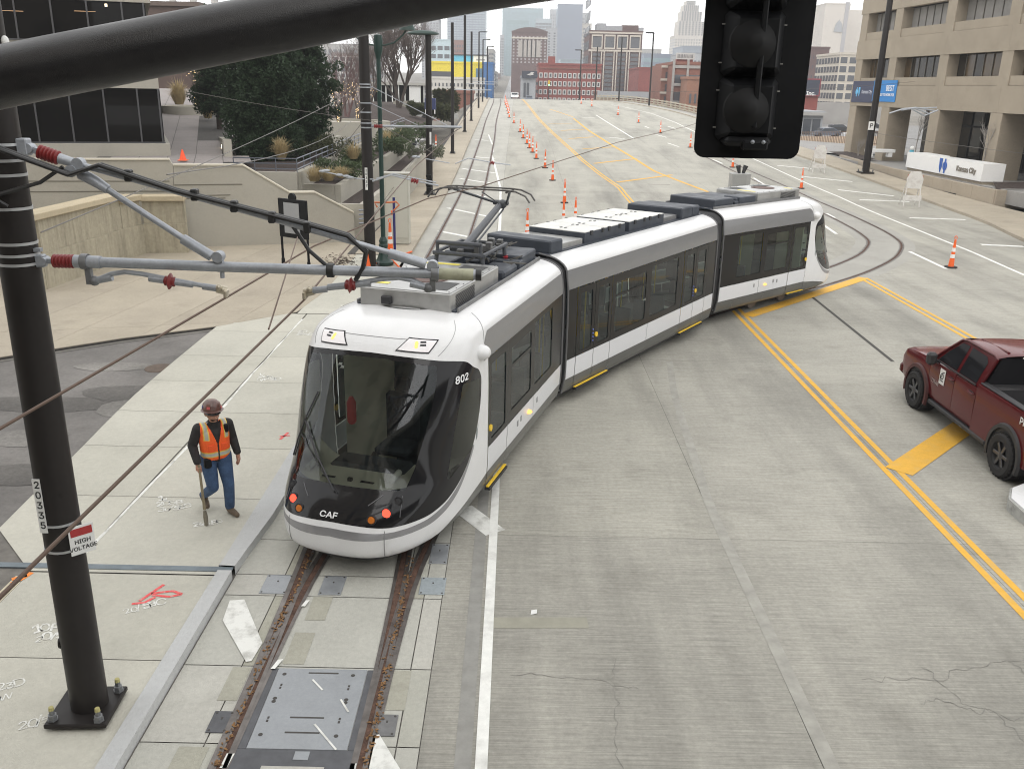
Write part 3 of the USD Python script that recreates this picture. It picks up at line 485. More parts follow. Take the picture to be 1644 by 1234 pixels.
def patch(poly, surf, place, du=0.12, dz=0.12, off=0.0, flip=None, mid=False):
    """mesh of the region poly of the surface's parameter plane, cut along a grid so that it follows the surface"""
    m = MB(); x0, y0, x1, y1 = poly.bounds
    gx = np.arange(math.floor(x0/du), math.ceil(x1/du)+1)*du; gy = np.arange(math.floor(y0/dz), math.ceil(y1/dz)+1)*dz; shapely.prepare(poly)
    for i in range(len(gx)-1):
        for j in range(len(gy)-1):
            c = sbox(gx[i], gy[j], gx[i+1], gy[j+1])
            if poly.contains(c): V = np.array([(gx[i], gy[j]), (gx[i+1], gy[j]), (gx[i+1], gy[j+1]), (gx[i], gy[j+1])]); F = [[0, 1, 2], [0, 2, 3]]; parts = [(V, F)]
            else:
                g = poly.intersection(c); parts = []
                for h in getattr(g, 'geoms', [g]):
                    if h.geom_type != 'Polygon' or h.area < 1e-8: continue
                    V, F = trimesh.creation.triangulate_polygon(h, engine='earcut'); parts.append((V, F))
            for V, F in parts:
                V = np.asarray(V); P = surf(V[:, 0], V[:, 1])
                F = np.asarray(F)
                if flip is None:
                    e = 1e-3; mu, mv = V.mean(0); c0 = surf(np.array([mu, mu+e, mu]), np.array([mv, mv, mv+e])); nn = np.cross(c0[1]-c0[0], c0[2]-c0[0]); flip = float(nn @ np.array([-0.6 if c0[0, 0] < 2.6 and surf.__name__ != 'midS' and not mid else 0.0, c0[0, 1], 0.1])) > 0
                if flip: F = F[:, ::-1]
                if off:
                    e = 1e-3; n = np.cross(surf(V[:, 0]+e, V[:, 1])-P, surf(V[:, 0], V[:, 1]+e)-P); n /= np.linalg.norm(n, axis=1, keepdims=True)+1e-12; n *= np.sign(n[:, 1]*P[:, 1] - n[:, 0]*0.5 + 1e-9)[:, None]; P = P + n*off
                m.add(place(P), F)
    return m
TN = np.array([-2.41, 10.6]); TA1 = np.array([-0.19, 17.98]); TA2 = np.array([4.64, 25.31])
def placer(O, h, zo=0.0, flip=False):
    h = np.asarray(h, float)/np.linalg.norm(h); r = np.array([h[1], -h[0]])
    def f(P):
        P = np.atleast_2d(np.asarray(P, float)); s, t = P[:, 0], P[:, 1]
        if flip: t = -t
        return np.stack([O[0]+h[0]*s+r[0]*t, O[1]+h[1]*s+r[1]*t, P[:, 2]+zo], -1)
    return f
hC_ = np.array([math.sin(math.radians(47)), math.cos(math.radians(47))])
pA = placer(TN, TA1-TN); pB = placer(TA1, TA2-TA1); pC = placer(TA2+7.72*hC_, -hC_, 0.09)
tram = thing('streetcar', 'white and grey three-section articulated streetcar turning across the street', 'streetcar', (-0.19, 17.98, 0))
def rr(x0, y0, x1, y1, r=0.03): return sbox(x0+r, y0+r, x1-r, y1-r).buffer(r, quad_segs=5)
def poly2(pts, r=0.0):
    p = Polygon(pts); return p.buffer(-r).buffer(r, quad_segs=6) if r else p
def BX(place, s, t, z, bev=0.01):
    """box between the ranges s, t, z of a car's own frame"""
    m = trimesh.creation.box((s[1]-s[0], t[1]-t[0], z[1]-z[0])); m = MB().box(((s[0]+s[1])/2, (t[0]+t[1])/2, (z[0]+z[1])/2), (s[1]-s[0], t[1]-t[0], z[1]-z[0]), bev=bev); v, f = m.out(); return MB().add(place(v), f)
def side(place, surf, sd, items):
    """items: (name, look, polygon, offset, parent)"""
    pass
def windows(par, place, S, poly, look=None, hopper=None):
    g = put(par, 'window', patch(poly, S, place, 0.4, 0.4, -0.012), T_GLASS)
    return g
def door(par, place, S, s0, s1, qo, leaves, lamp_side=1):
    """a door of one or two leaves between s0 and s1 (developed from qo)"""
    n = leaves; w = (s1-s0)/n
    for k in range(n):
        a, b = qo+s0+k*w+0.008, qo+s0+(k+1)*w-0.008
        win = rr(a+0.14 if n > 1 else a+0.13, 1.12, b-0.12, 2.36, 0.05)
        d = put(par, 'door', patch(sbox(a, 1.03, b, 2.49).difference(win), S, place, 0.5, 0.3, 0.004), BAND)
        put(d, 'door_glass', patch(win, S, place, 0.5, 0.4, -0.008), T_GLASS)
        put(d, 'lower_panel', patch(sbox(a, 0.605, b, 1.022), S, place, 0.5, 0.25, 0.004), W_SIDE); put(d, 'kick_panel', patch(sbox(a, 0.29, b, 0.6), S, place, 0.5, 0.12, 0.004), SKIRT)
        if k == n-1:
            c = place(S(np.array([a+0.07]), np.array([1.33])))[0]; c2 = place(S(np.array([a+0.07]), np.array([1.33])) + [0, 0.03*np.sign(S(np.array([a]), np.array([1.33]))[0, 1]), 0])[0]
            put(d, 'door_button', MB().cyl(c, c2, 0.055, n=14), TYELLOW)
        if n > 1 and k == 0:
            c = [place(S(np.array([b-0.05]), np.array([zz])) + [0, 0.006*np.sign(S(np.array([a]), np.array([1.3]))[0, 1]), 0])[0] for zz in (1.22, 1.30, 1.38, 1.46)]
            dm = MB()
            for q in c: dm.ball(q, 0.022, 1)
            put(d, 'door_sticker', dm, mat((0.10, 0.14, 0.45), 0.5))
    sg = float(np.sign(S(np.array([qo+s0+.1]), np.array([1.0]))[0, 1]))
    A = place(S(np.array([qo+s0+0.02]), np.array([0.34])) + [0, 0.05*sg, 0])[0]; B = place(S(np.array([qo+s1-0.05]), np.array([0.34])) + [0, 0.05*sg, 0])[0]
    put(par, 'door_step', MB().bar(A, B, 0.05, 0.022, 0.004), TYELLOW); put(par, 'step_bracket', MB().bar(A-[0, 0, .04], B-[0, 0, .04], 0.09, 0.04), BLACK)

def cab_section(place, front):
    S = cabS; QE = QF + (LEN-2.6)
    for sd in (1, -1):
        Sd = (lambda q, z, sd=sd: cabS(sd*np.asarray(q), z))
        qo = QF-2.6
        E = qo+LEN
        # side band with two windows, the door, white band, skirt, cantrail
        w1 = rr(qo+3.93, 1.22, qo+5.12, 2.32, 0.05); w2 = rr(qo+5.36, 1.22, qo+6.58, 2.4, 0.05)
        put(tram, 'window_band', patch(sbox(qo+3.74, 1.03, E, 2.495).difference(w1).difference(w2), Sd, place, 0.5, 0.3), BAND)
        for w in (w1, w2): put(tram, 'window', patch(w, Sd, place, 0.5, 0.4, -0.012), T_GLASS)
        put(tram, 'window_bar', patch(sbox(qo+3.93, 1.98, qo+5.12, 2.03), Sd, place, 0.5, 0.3, 0.0), BAND)
        door(tram, place, Sd, 2.72, 3.73, qo, 1)
        for a, b in ((3.745, 5.35), (5.362, LEN)): put(tram, 'side_panel', patch(sbox(qo+a, 0.605, qo+b, 1.022), Sd, place, 0.5, 0.22, 0.003), W_SIDE)
        for a, b in ((3.745, 5.0), (5.01, 6.6), (6.61, LEN)): put(tram, 'skirt_panel', patch(sbox(qo+a, 0.28, qo+b, 0.598), Sd, place, 0.5, 0.12, 0.003), SKIRT)
        cant = poly2([(qo+2.52, 2.5), (E, 2.5), (E, 2.9), (qo+2.70, 2.9), (qo+2.60, 2.84), (qo+2.53, 2.68)], 0.0)
        put(tram, 'cantrail', patch(cant, Sd, place, 0.25, 0.1, 0.003), GREY_P, 40)
        # nose: black mask with the windscreen and the cab's side window cut out, stripe, white body, dark skirt
        mb = [(0, 0.80), (qt(0.35, .79), 0.79), (qt(0.8, .74), 0.75), (qs(0.7, 0.74), 0.745), (qs(1.1, 0.78), 0.79), (qs(1.5, 0.92), 0.92), (qs(1.8, 1.1), 1.09), (qs(2.05, 1.35), 1.33), (qs(2.25, 1.65), 1.64), (qs(2.36, 2.0), 2.0), (qs(2.38, 2.25), 2.25), (qs(2.3, 2.42), 2.42), (qs(2.1, 2.53), 2.53)]
        mtop = [(qs(1.9, 2.66), 2.66), (qt(0.95, 2.75), 2.75), (qt(0.6, 2.79), 2.79), (0, 2.81)]
        smooth = lambda pts: [tuple(p) for p in np.stack([PchipInterpolator(np.arange(len(pts)), np.array(pts)[:, k])(np.linspace(0, len(pts)-1, len(pts)*6)) for k in (0, 1)], 1)]
        mask = Polygon(smooth(mb+mtop)).buffer(0)
        ws = Polygon([(0, 1.20), (qt(0.4, 1.19), 1.19), (qt(0.84, 1.15), 1.15), (qt(0.90, 1.4), 1.4), (qt(0.98, 2.0), 2.0), (qt(1.0, 2.5), 2.5), (qt(0.97, 2.68), 2.68), (qt(0.6, 2.73), 2.73), (0, 2.75)]).buffer(-0.03).union(sbox(0, 1.22, 0.3, 2.72)).buffer(0.03, quad_segs=5).intersection(sbox(0, 1.1, 3, 2.76))
        sw = poly2([(qs(1.22, 1.07), 1.07), (qs(2.22, 1.38), 1.38), (qs(2.3, 1.8), 1.8), (qs(2.3, 2.3), 2.3), (qs(1.78, 2.36), 2.36), (qs(1.5, 1.7), 1.7)], 0.03)
        put(tram, 'nose_mask', patch(mask.difference(ws).difference(sw), Sd, place, 0.1, 0.08, 0.002), MASK, 50)
        put(tram, 'windscreen', patch(ws, Sd, place, 0.1, 0.1, 0.0), WS_GLASS, 60); put(tram, 'cab_window', patch(sw, Sd, place, 0.1, 0.1, 0.0), WS_GLASS, 60)
        low = [(qs(2.05, 1.35)+0.03, 1.30), (qs(1.8, 1.05), 1.0), (qs(1.5, 0.82), 0.79), (qs(1.1, 0.66), 0.65), (qs(0.7, 0.6), 0.60), (qt(0.5, 0.6), 0.60), (0, 0.62)]
        b6 = [(0, 0.725)] + [(q, z-0.075*max(0, 1-i/6)) for i, (q, z) in enumerate(mb[1:8])]
        stripe = Polygon(smooth(b6+low)).buffer(0).difference(mask)
        put(tram, 'nose_stripe', patch(stripe, Sd, place, 0.1, 0.05, 0.002), SILVER, 50)
        skirt = Polygon([(qs(0.92, 0.28), 0.28), (qs(1.45, 0.43), 0.43), (qs(2.1, 0.53), 0.53), (qo+2.71, 0.598), (qo+2.71, 0.28)])
        put(tram, 'skirt_panel', patch(skirt, Sd, place, 0.15, 0.08, 0.0), SKIRT, 40)
        body = Polygon([(0, 0.27), (qo+2.71, 0.27), (qo+2.71, 2.5), (qo+2.52, 2.5), (qo+2.53, 2.68), (qo+2.60, 2.84), (qo+2.70, 2.9), (E, 2.9), (E, 2.905), (0, 2.905)]).difference(mask.buffer(0.001)).difference(stripe).difference(skirt).difference(sbox(0, 0, 0, 0))
        put(tram, 'nose_shell', patch(body, Sd, place, 0.08, 0.07), W_PAINT, 50)
    # roof shell: the dome and the curved eaves
    zr_ = np.r_[2.905, 2.93, 2.96, 2.99, 3.02, 3.05, 3.08, 3.10, 3.12, 3.135, 3.15, 3.165, 3.18]; qg = np.r_[np.linspace(-QE, -QF, 8), np.linspace(-QF, QF, 61)[1:-1], np.linspace(QF, QE, 8)]
    Qg, Zg_ = np.meshgrid(qg, zr_); V = cabS(Qg.ravel(), Zg_.ravel()); m = MB().gridf(place(V).reshape(*Qg.shape, 3)); put(tram, 'roof_shell', m, W_PAINT, 60)
    dk = MB(); v, f = MB().box((5.05, 0, 3.165), (4.75, 1.62, 0.03)).out(); dk.add(place(v), f); put(tram, 'roof_deck', dk, NAVY)
    v, f = MB().prism(Polygon([(3.1, -0.6), (2.75, -0.5), (2.62, -0.25), (2.6, 0), (2.62, 0.25), (2.75, 0.5), (3.1, 0.6)]), 3.165, 3.18).out(); put(tram, 'roof_cap', MB().add(place(v), f), W_PAINT)
    qq = np.linspace(-2.2, 2.2, 61); top_ = cabS(qq, np.full(61, 0.28)); low_ = top_.copy(); low_[:, 1] *= 0.86; low_[:, 0] += 0.16; low_[:, 2] = 0.15; put(tram, 'bumper_apron', MB().gridf(np.stack([place(top_), place(low_)], 0)), BLACK, 40)
    # seam lines of the dome
    sm = MB()
    for q0, q1, z0, z1 in ((-0.86, 0.86, 2.99, 2.99),):
        q = np.linspace(q0, q1, 30); zz = np.full(30, z0)-0.02*np.abs(q/q1)**6; sm.tube(place(cabS(q, zz)+[0, 0, 0.001]), 0.005, 4)
    for sd in (1, -1):
        z = np.linspace(2.75, 3.12, 14); sm.tube(place(cabS(sd*(QF-0.06-0.25*(1-(z-2.75)/0.4)**2*0), z)), 0.006, 4)
        q = np.linspace(1.0, QF+0.02, 14)*sd; sm.tube(place(cabS(q, np.full(14, 2.62)+0.0*q)), 0.005, 4) if False else None
        z = np.linspace(0.3, 0.72, 8); sm.tube(place(cabS(sd*np.full(8, qt(0.72, 0.6)), z)), 0.005, 4)
        z = np.linspace(2.8, 3.12, 14); sm.tube(place(cabS(sd*(0.92+(z-2.8)*1.2), z)), 0.004, 4)
    put(tram, 'seam', sm, mat((0.2, 0.2, 0.2), 0.7))
    # head lamps in the roof, tail lamps in the mask, mirrors/cameras, maker's letters
    for sd in (1, -1):
        Sd = (lambda q, z, sd=sd: cabS(sd*np.asarray(q), z))
        hl = Polygon([(qt(0.36, 2.87), 2.855), (qt(0.83, 2.85), 2.835), (qt(0.90, 2.98), 2.985), (qt(0.50, 3.0), 3.01)])
        h_ = put(tram, 'roof_headlight', patch(hl, Sd, place, 0.1, 0.05, 0.006), BLACK); put(h_, 'lens', patch(hl.buffer(-0.014), Sd, place, 0.1, 0.05, 0.012), LENS)
        lm, ld = MB(), MB()
        for dq, dz_ in ((0.02, 0.0), (0.02, -0.03)): lm.add(*patch(Point(qt(0.62, 2.93)+dq, 2.945+dz_).buffer(0.024), Sd, place, 0.1, 0.1, 0.015).out())
        for dz_ in (0.02, -0.012): ld.add(*patch(rr(qt(0.62, 2.93)+0.07, 2.93+dz_, qt(0.62, 2.93)+0.15, 2.948+dz_, 0.003), Sd, place, 0.1, 0.1, 0.015).out())
        put(h_, 'bulb', lm, LAMP_O); put(h_, 'louvre', ld, BLACK)
        for t_, z_, rad, lk, nm in ((0.70, 0.93, 0.062, LAMP_R if front else BLACK, 'tail_lamp'), (0.54, 0.865, 0.055, LAMP_A, 'indicator_lamp'), (0.80, 1.05, 0.05, BLACK, 'head_lamp')):
            c = place(cabS(np.array([sd*qt(t_, z_)]), np.array([z_])))[0]; c0 = place(np.array([[2.0, sd*t_*0.6, z_-0.5]]))[0]; d = (c-c0)/np.linalg.norm(c-c0)
            b = put(tram, nm, MB().lathe([(0, 0.03), (rad*0.8, 0.024), (rad, 0.0), (rad, -0.02)], c+d*0.002, 18, d), lk, 40)
            put(b, 'bezel', MB().lathe([(rad, -0.02), (rad, 0.018), (rad+0.012, 0.018), (rad+0.014, -0.02)], c, 18, d), BLACK, 40)
        c = place(np.array([[2.42, sd*1.30, 2.66]]))[0]; put(tram, 'camera_pod', MB().ball(c, (0.15, 0.15, 0.115), 3), W_PAINT, 60)
        ln = MB()
        for a, b in (((0.45, 1.02), (0.60, 1.13)), ((0.86, 0.86), (0.83, 1.1))): ln.tube(place(cabS(sd*np.linspace(qt(a[0], a[1]), qt(b[0], b[1]), 6), np.linspace(a[1], b[1], 6)) - [0.006, 0, 0]), 0.006, 4)
        put(tram, 'bonnet_line', ln, mat((0.10, 0.10, 0.105), 0.3))
    # lettering
    def on_nose(txt, h, q0, z0, look, name, sgn=1, off=0.008):
        m_ = meshkit.text_mesh(txt, h, 0.003, True); v = np.array(m_.vertices); w_ = v[:, 0].max(); q = q0+sgn*(v[:, 0]-w_/2); P = cabS(q, z0+v[:, 1]); P[:, 0] -= off + v[:, 2]; put(tram, name, MB().add(place(P), m_.faces), look)
    on_nose('CAF', 0.062, -0.04, 0.85, mat((0.75, 0.75, 0.75), 0.4), 'maker_lettering')
    if front:
        m_ = meshkit.text_mesh('802', 0.10, 0.003, True); v = np.array(m_.vertices); q = qs(1.62, 2.42)+v[:, 0]; P = cabS(q, 2.40+v[:, 1]+(v[:, 0])*0.02); P[:, 1] += 0.012+v[:, 2]; P[:, 0] -= 0.012; put(tram, 'fleet_number', MB().add(place(P), m_.faces), mat((0.8, 0.8, 0.8), 0.5))
    # side indicators
    for sd in (1, -1):
        c = place(np.array([[5.02, sd*1.33, 0.82]]))[0]; put(tram, 'side_indicator', MB().ball(c, (0.07, 0.07, 0.04), 2), LAMP_O, 40)
        b = MB()
        for s_, z_ in ((4.35, 0.84), (4.55, 0.86), (5.6, 0.86)): v, f = MB().box((s_, sd*1.331, z_), (0.07, 0.006, 0.1)).out(); b.add(place(v), f)
        put(tram, 'side_marking', b, mat((0.3, 0.3, 0.3), 0.6))
    # cab interior: desk, seat, partition, roof lining
    def bx(s, t, z, bev=0.02): return BX(place, s, t, z, bev)
    Pd = cabS(np.linspace(-1.6, 1.6, 41), np.full(41, 1.15)); Pd[:, 0] += 0.07; Pd[:, 1] *= 0.94; back = Pd.copy(); back[:, 0] = np.maximum(back[:, 0]+0.05, 1.25+0.75*np.abs(back[:, 1]/1.2)**2.0); 
    dm = MB().gridf(place(np.concatenate([Pd, back]) ).reshape(2, 41, 3)); put(tram, 'cab_desk', dm, CREAM, 40)
    ds = MB(); ds.add(*bx((1.05, 1.5), (-0.55, 0.62), (1.02, 1.20), 0.05).out()); put(tram, 'cab_console', ds, mat((0.05, 0.052, 0.055), 0.6))
    for t_ in (-0.72, 0.58):
        c0, c1 = place(np.array([[0.62+0.18*abs(t_), t_, 1.2], [0.85+0.18*abs(t_), t_+0.03, 1.25]])); put(tram, 'desk_camera', MB().cyl(c0, c1, 0.045, n=12), mat((0.6, 0.58, 0.5), 0.5), 40)
    sl = MB()
    for t_, w_ in ((-0.35, 0.2), (0.25, 0.2), (0.0, 0.06)): sl.add(*bx((0.62+.1*abs(t_), 0.67+.1*abs(t_)), (t_-w_/2, t_+w_/2), (1.156, 1.162 if w_ > .1 else 1.2), 0).out())
    put(tram, 'desk_vent', sl, BLACK)
    st = MB(); st.add(*bx((2.0, 2.5), (-0.3, 0.25), (0.95, 1.1), 0.05).out()); st.add(*bx((2.45, 2.6), (-0.3, 0.25), (1.0, 1.85), 0.06).out()); st.add(*bx((2.48, 2.58), (-0.16, 0.11), (1.85, 2.1), 0.04).out()); put(tram, 'driver_seat', st, mat((0.035, 0.037, 0.04), 0.8))
    put(tram, 'cab_partition', (lambda a, b: MB().add(*a.out()).add(*b.out()))(bx((2.95, 2.99), (-1.25, -0.35), (0.4, 2.75), 0), bx((2.95, 2.99), (0.45, 1.25), (0.4, 2.75), 0)), CREAM); 
    put(tram, 'cab_door', bx((2.96, 2.98), (-0.35, 0.45), (0.4, 2.75), 0), mat((0.09, 0.11, 0.11), 0.3))
    fe = place(np.array([[2.3, -0.8, 1.3], [2.3, -0.8, 1.75]])); put(tram, 'fire_extinguisher', MB().tube([fe[0], fe[0]*.9+fe[1]*.1, fe[0]*.2+fe[1]*.8, fe[1]], [0.05, 0.075, 0.075, 0.03], 10), mat((0.5, 0.03, 0.03), 0.4), 40)
    # wiper
    wp = MB(); P = cabS(np.array([-0.05, -0.35, -0.62]), np.array([1.13, 1.5, 1.85])); P[:, 0] -= 0.04; wp.tube(place(P), 0.014, 5); P = cabS(np.array([-0.80, -0.72, -0.62, -0.55]), np.array([1.3, 1.6, 1.95, 2.25])); P[:, 0] -= 0.025; wp.tube(place(P), 0.012, 5); P = cabS(np.array([-0.02, -0.3, -0.66]), np.array([1.12, 1.38, 1.66])); P[:, 0] -= 0.035; wp.tube(place(P), 0.008, 4)
    put(tram, 'wiper', wp, BLACK)
    # floor, lining, seats, ceiling
    put(tram, 'floor', bx((2.6, LEN), (-1.2, 1.2), (0.33, 0.38), 0), INNER); put(tram, 'underframe', bx((1.1, LEN-0.1), (-0.92, 0.92), (0.12, 0.32), 0.03), BLACK)
    put(tram, 'ceiling', bx((2.3, LEN), (-1.1, 1.1), (2.70, 2.72), 0), mat((0.5, 0.5, 0.48), 0.7))
    for s_ in (4.3, 5.3, 6.3):
        for t_ in (-0.85, 0.85):
            x = MB(); x.add(*bx((s_, s_+0.45), (t_-0.22, t_+0.22), (0.78, 0.86), 0.03).out()); x.add(*bx((s_+0.4, s_+0.47), (t_-0.22, t_+0.22), (0.86, 1.42), 0.03).out()); x.add(*bx((s_+0.1, s_+0.35), (t_-0.1, t_+0.1), (0.38, 0.78), 0.0).out()); put(tram, 'passenger_seat', x, SEAT)
    ps = MB()
    for s_ in (4.0, 5.2, 6.6):
        for t_ in (-0.5, 0.5): c = place(np.array([[s_, t_, 0.38], [s_, t_, 2.7]])); ps.cyl(c[0], c[1], 0.018, n=8)
    put(tram, 'grab_pole', ps, mat((0.75, 0.5, 0.05), 0.4))
    # wheels under the bogie
    wm = MB()
    for s_ in (3.0, 4.7):
        for t_ in (-0.72, 0.72): c = place(np.array([[s_, t_-0.05, 0.29], [s_, t_+0.05, 0.29]])); wm.cyl(c[0]-[0, 0, 0 if front else .09], c[1]-[0, 0, 0 if front else .09], 0.28, n=24)
    put(tram, 'wheel', wm, STEEL_RAIL, 40)
    # roof equipment: air conditioner with fan, grilles and end box
    ac = put(tram, 'air_conditioner', bx((2.62, 4.95), (-0.74, 0.74), (3.12, 3.44), 0.012), ALU)
    lid = put(ac, 'lid', bx((2.64, 4.93), (-0.72, 0.72), (3.442, 3.452), 0.004), mat((0.45, 0.45, 0.44), 0.35, 0.65, var=0.1, vs=2, rvar=0.1))
    for s_ in ((2.8, 3.35), (4.15, 4.75)): put(ac, 'grille', bx((s_[0], s_[1]), (0.18, 0.62), (3.446, 3.457), 0.0), mat((0.06, 0.06, 0.06), 0.7))
    c = place(np.array([[3.55, 0.0, 3.452]]))[0]; put(ac, 'fan_ring', MB().lathe([(0.36, 0), (0.36, 0.014), (0.32, 0.014), (0.30, 0.004), (0.0, 0.002)], c, 28), mat((0.12, 0.075, 0.065), 0.7, var=0.3, vs=10), 40)
    gl = MB(); 
    for k in range(11):
        for sd in (1, -1): gl.add(*bx((2.85, 3.7), (sd*0.742-0.004, sd*0.742+0.004), (3.15+k*0.022, 3.162+k*0.022), 0).out())
    put(ac, 'louvre', gl, BLACK)
    sc = MB()
    for s_ in np.linspace(2.7, 4.9, 8):
        for t_ in (-0.69, 0.69): q = place(np.array([[s_, t_, 3.452]]))[0]; sc.cyl(q, q+[0, 0, 0.008], 0.013, n=6)
    put(ac, 'screw', sc, ALU_D); put(ac, 'label_plate', bx((4.7, 4.82), (-0.5, 0.1), (3.454, 3.458), 0), mat((0.75, 0.65, 0.12), 0.6)); put(ac, 'label_plate', bx((2.9, 3.02), (-0.66, -0.4), (3.454, 3.458), 0), mat((0.75, 0.65, 0.12), 0.6))
    q = place(np.array([[2.55, -0.28, 3.26], [2.63, -0.28, 3.26]])); put(ac, 'camera_box', bx((2.54, 2.62), (-0.36, -0.2), (3.22, 3.34), 0.01), BLACK)
    put(tram, 'roof_box', bx((5.15, 6.0), (-0.80, -0.25), (3.15, 3.40), 0.02), NAVY); put(tram, 'roof_box', bx((6.25, 7.2), (-0.78, 0.78), (3.16, 3.40), 0.025), NAVY); put(tram, 'roof_box', bx((5.1, 5.9), (0.3, 0.8), (3.15, 3.33), 0.04), NAVY)
    put(tram, 'roof_box', bx((6.05, 6.28), (0.05, 0.8), (3.16, 3.34), 0.02), NAVY); put(tram, 'roof_box', bx((6.02, 6.22), (-0.8, 0.0), (3.16, 3.30), 0.02), NAVY); put(tram, 'roof_box', bx((5.15, 5.9), (-0.2, 0.25), (3.16, 3.27), 0.02), NAVY)
    for t_ in (-0.83, 0.83): put(tram, 'roof_rail', bx((2.7, LEN-0.1), (t_-0.015, t_+0.015), (3.15, 3.22), 0.004), ALU_D)
cab_section(pA, True); cab_section(pC, False)
# middle section
LB = 8.78; b0, b1 = 0.33, 8.45
for sd in (1, -1):
    S = (lambda s, z, sd=sd: midS(s, z, sd))
    w1 = rr(2.46, 1.18, 4.03, 2.32, 0.05); w2 = rr(4.3, 1.18, 5.86, 2.4, 0.05)
    put(tram, 'window_band', patch(sbox(2.30, 1.03, 6.22, 2.5).difference(w1).difference(w2), S, pB, 0.6, 0.3), BAND)
    for a, b in ((b0, 0.73), (7.82, b1)):
        put(tram, 'window_band', patch(sbox(a, 1.03, b, 2.5), S, pB, 0.6, 0.3), BAND); put(tram, 'side_panel', patch(sbox(a, 0.605, b, 1.022), S, pB, 0.6, 0.22, 0.003), W_SIDE); put(tram, 'skirt_panel', patch(sbox(a, 0.28, b, 0.598), S, pB, 0.6, 0.12, 0.003), SKIRT)
    for w in (w1, w2): put(tram, 'window', patch(w, S, pB, 0.6, 0.4, -0.012), T_GLASS)
    put(tram, 'window_bar', patch(sbox(2.46, 2.0, 4.03, 2.05), S, pB, 0.5, 0.3), BAND)
    for s0_, s1_ in ((0.74, 2.29), (6.23, 7.81)): door(tram, pB, S, s0_, s1_, 0.0, 2)
    for a, b in ((2.30, 4.22), (4.232, 6.22)): put(tram, 'side_panel', patch(sbox(a, 0.605, b, 1.022), S, pB, 0.6, 0.22, 0.003), W_SIDE)
    put(tram, 'skirt_panel', patch(sbox(2.30, 0.28, 6.22, 0.598), S, pB, 0.6, 0.12, 0.003), SKIRT); put(tram, 'cantrail', patch(sbox(b0, 2.51, b1, 2.9), S, pB, 0.6, 0.1, 0.003), GREY_P, 40)
    zz = np.r_[2.905, 2.93, 2.96, 2.99, 3.02, 3.05, 3.08, 3.10, 3.12, 3.135, 3.15, 3.165, 3.18]; Sg, Zg_ = np.meshgrid(np.linspace(b0, b1, 6), zz); put(tram, 'roof_shell', MB().gridf(pB(midS(Sg.ravel(), Zg_.ravel(), sd)).reshape(*Sg.shape, 3)), W_PAINT, 60)
bB = lambda s, t, z, bev=0.02: BX(pB, s, t, z, bev)
put(tram, 'roof_deck', bB((b0, b1), (-0.81, 0.81), (3.15, 3.18), 0), NAVY); put(tram, 'floor', bB((b0, b1), (-1.2, 1.2), (0.33, 0.38), 0), INNER); put(tram, 'underframe', bB((b0, b1), (-1.1, 1.1), (0.14, 0.32), 0.03), BLACK); put(tram, 'ceiling', bB((b0, b1), (-1.1, 1.1), (2.70, 2.72), 0), mat((0.5, 0.5, 0.48), 0.7))
for s_ in (2.6, 3.4, 4.4, 5.3):
    for t_ in (-0.85, 0.85):
        x = MB(); x.add(*bB((s_, s_+0.45), (t_-0.22, t_+0.22), (0.78, 0.86), 0.03).out()); x.add(*bB((s_+0.4, s_+0.47), (t_-0.22, t_+0.22), (0.86, 1.42), 0.03).out()); x.add(*bB((s_+0.1, s_+0.35), (t_-0.1, t_+0.1), (0.38, 0.78), 0.0).out()); put(tram, 'passenger_seat', x, SEAT)
ps = MB()
for s_ in (0.6, 2.4, 4.2, 6.1, 8.0):
    for t_ in (-0.6, 0.6): c = pB(np.array([[s_, t_, 0.38], [s_, t_, 2.7]])); ps.cyl(c[0], c[1], 0.018, n=8)
put(tram, 'grab_pole', ps, mat((0.75, 0.5, 0.05), 0.4))
for s0_, s1_ in ((2.0, 3.95), (4.15, 6.1)):
    bxp = put(tram, 'roof_cabinet', bB((s0_, s1_), (-0.72, 0.72), (3.16, 3.40), 0.01), NAVY)
    for a, b in ((s0_+0.01, (s0_+s1_)/2-0.01), ((s0_+s1_)/2+0.01, s1_-0.01)):
        for t0, t1 in ((-0.71, -0.01), (0.01, 0.71)): put(bxp, 'lid', bB((a, b), (t0, t1), (3.402, 3.418), 0.004), ROOFW)
    cl = MB()
    for s_ in (s0_+0.3, s1_-0.3, (s0_+s1_)/2-0.15, (s0_+s1_)/2+0.15):
        for t_ in (-0.72, 0.72): cl.add(*bB((s_-0.05, s_+0.05), (t_-0.02, t_+0.02), (3.33, 3.425), 0.005).out())
        for t_ in (-0.06, 0.06): cl.add(*bB((s_-0.04, s_+0.04), (t_-0.02, t_+0.02), (3.41, 3.428), 0.003).out())
    put(bxp, 'clamp', cl, BLACK)
put(tram, 'roof_box', bB((0.45, 0.95), (-0.8, 0.8), (3.16, 3.43), 0.03), NAVY); put(tram, 'roof_plate', bB((1.0, 1.95), (-0.7, 0.7), (3.16, 3.30), 0.01), ALU); put(tram, 'roof_plate', bB((6.15, 7.0), (-0.68, 0.68), (3.16, 3.29), 0.01), ALU_D)
put(tram, 'roof_box', bB((7.05, 7.75), (-0.8, 0.8), (3.16, 3.45), 0.03), NAVY); put(tram, 'roof_box', bB((7.8, 8.3), (-0.78, 0.78), (3.16, 3.42), 0.03), NAVY)
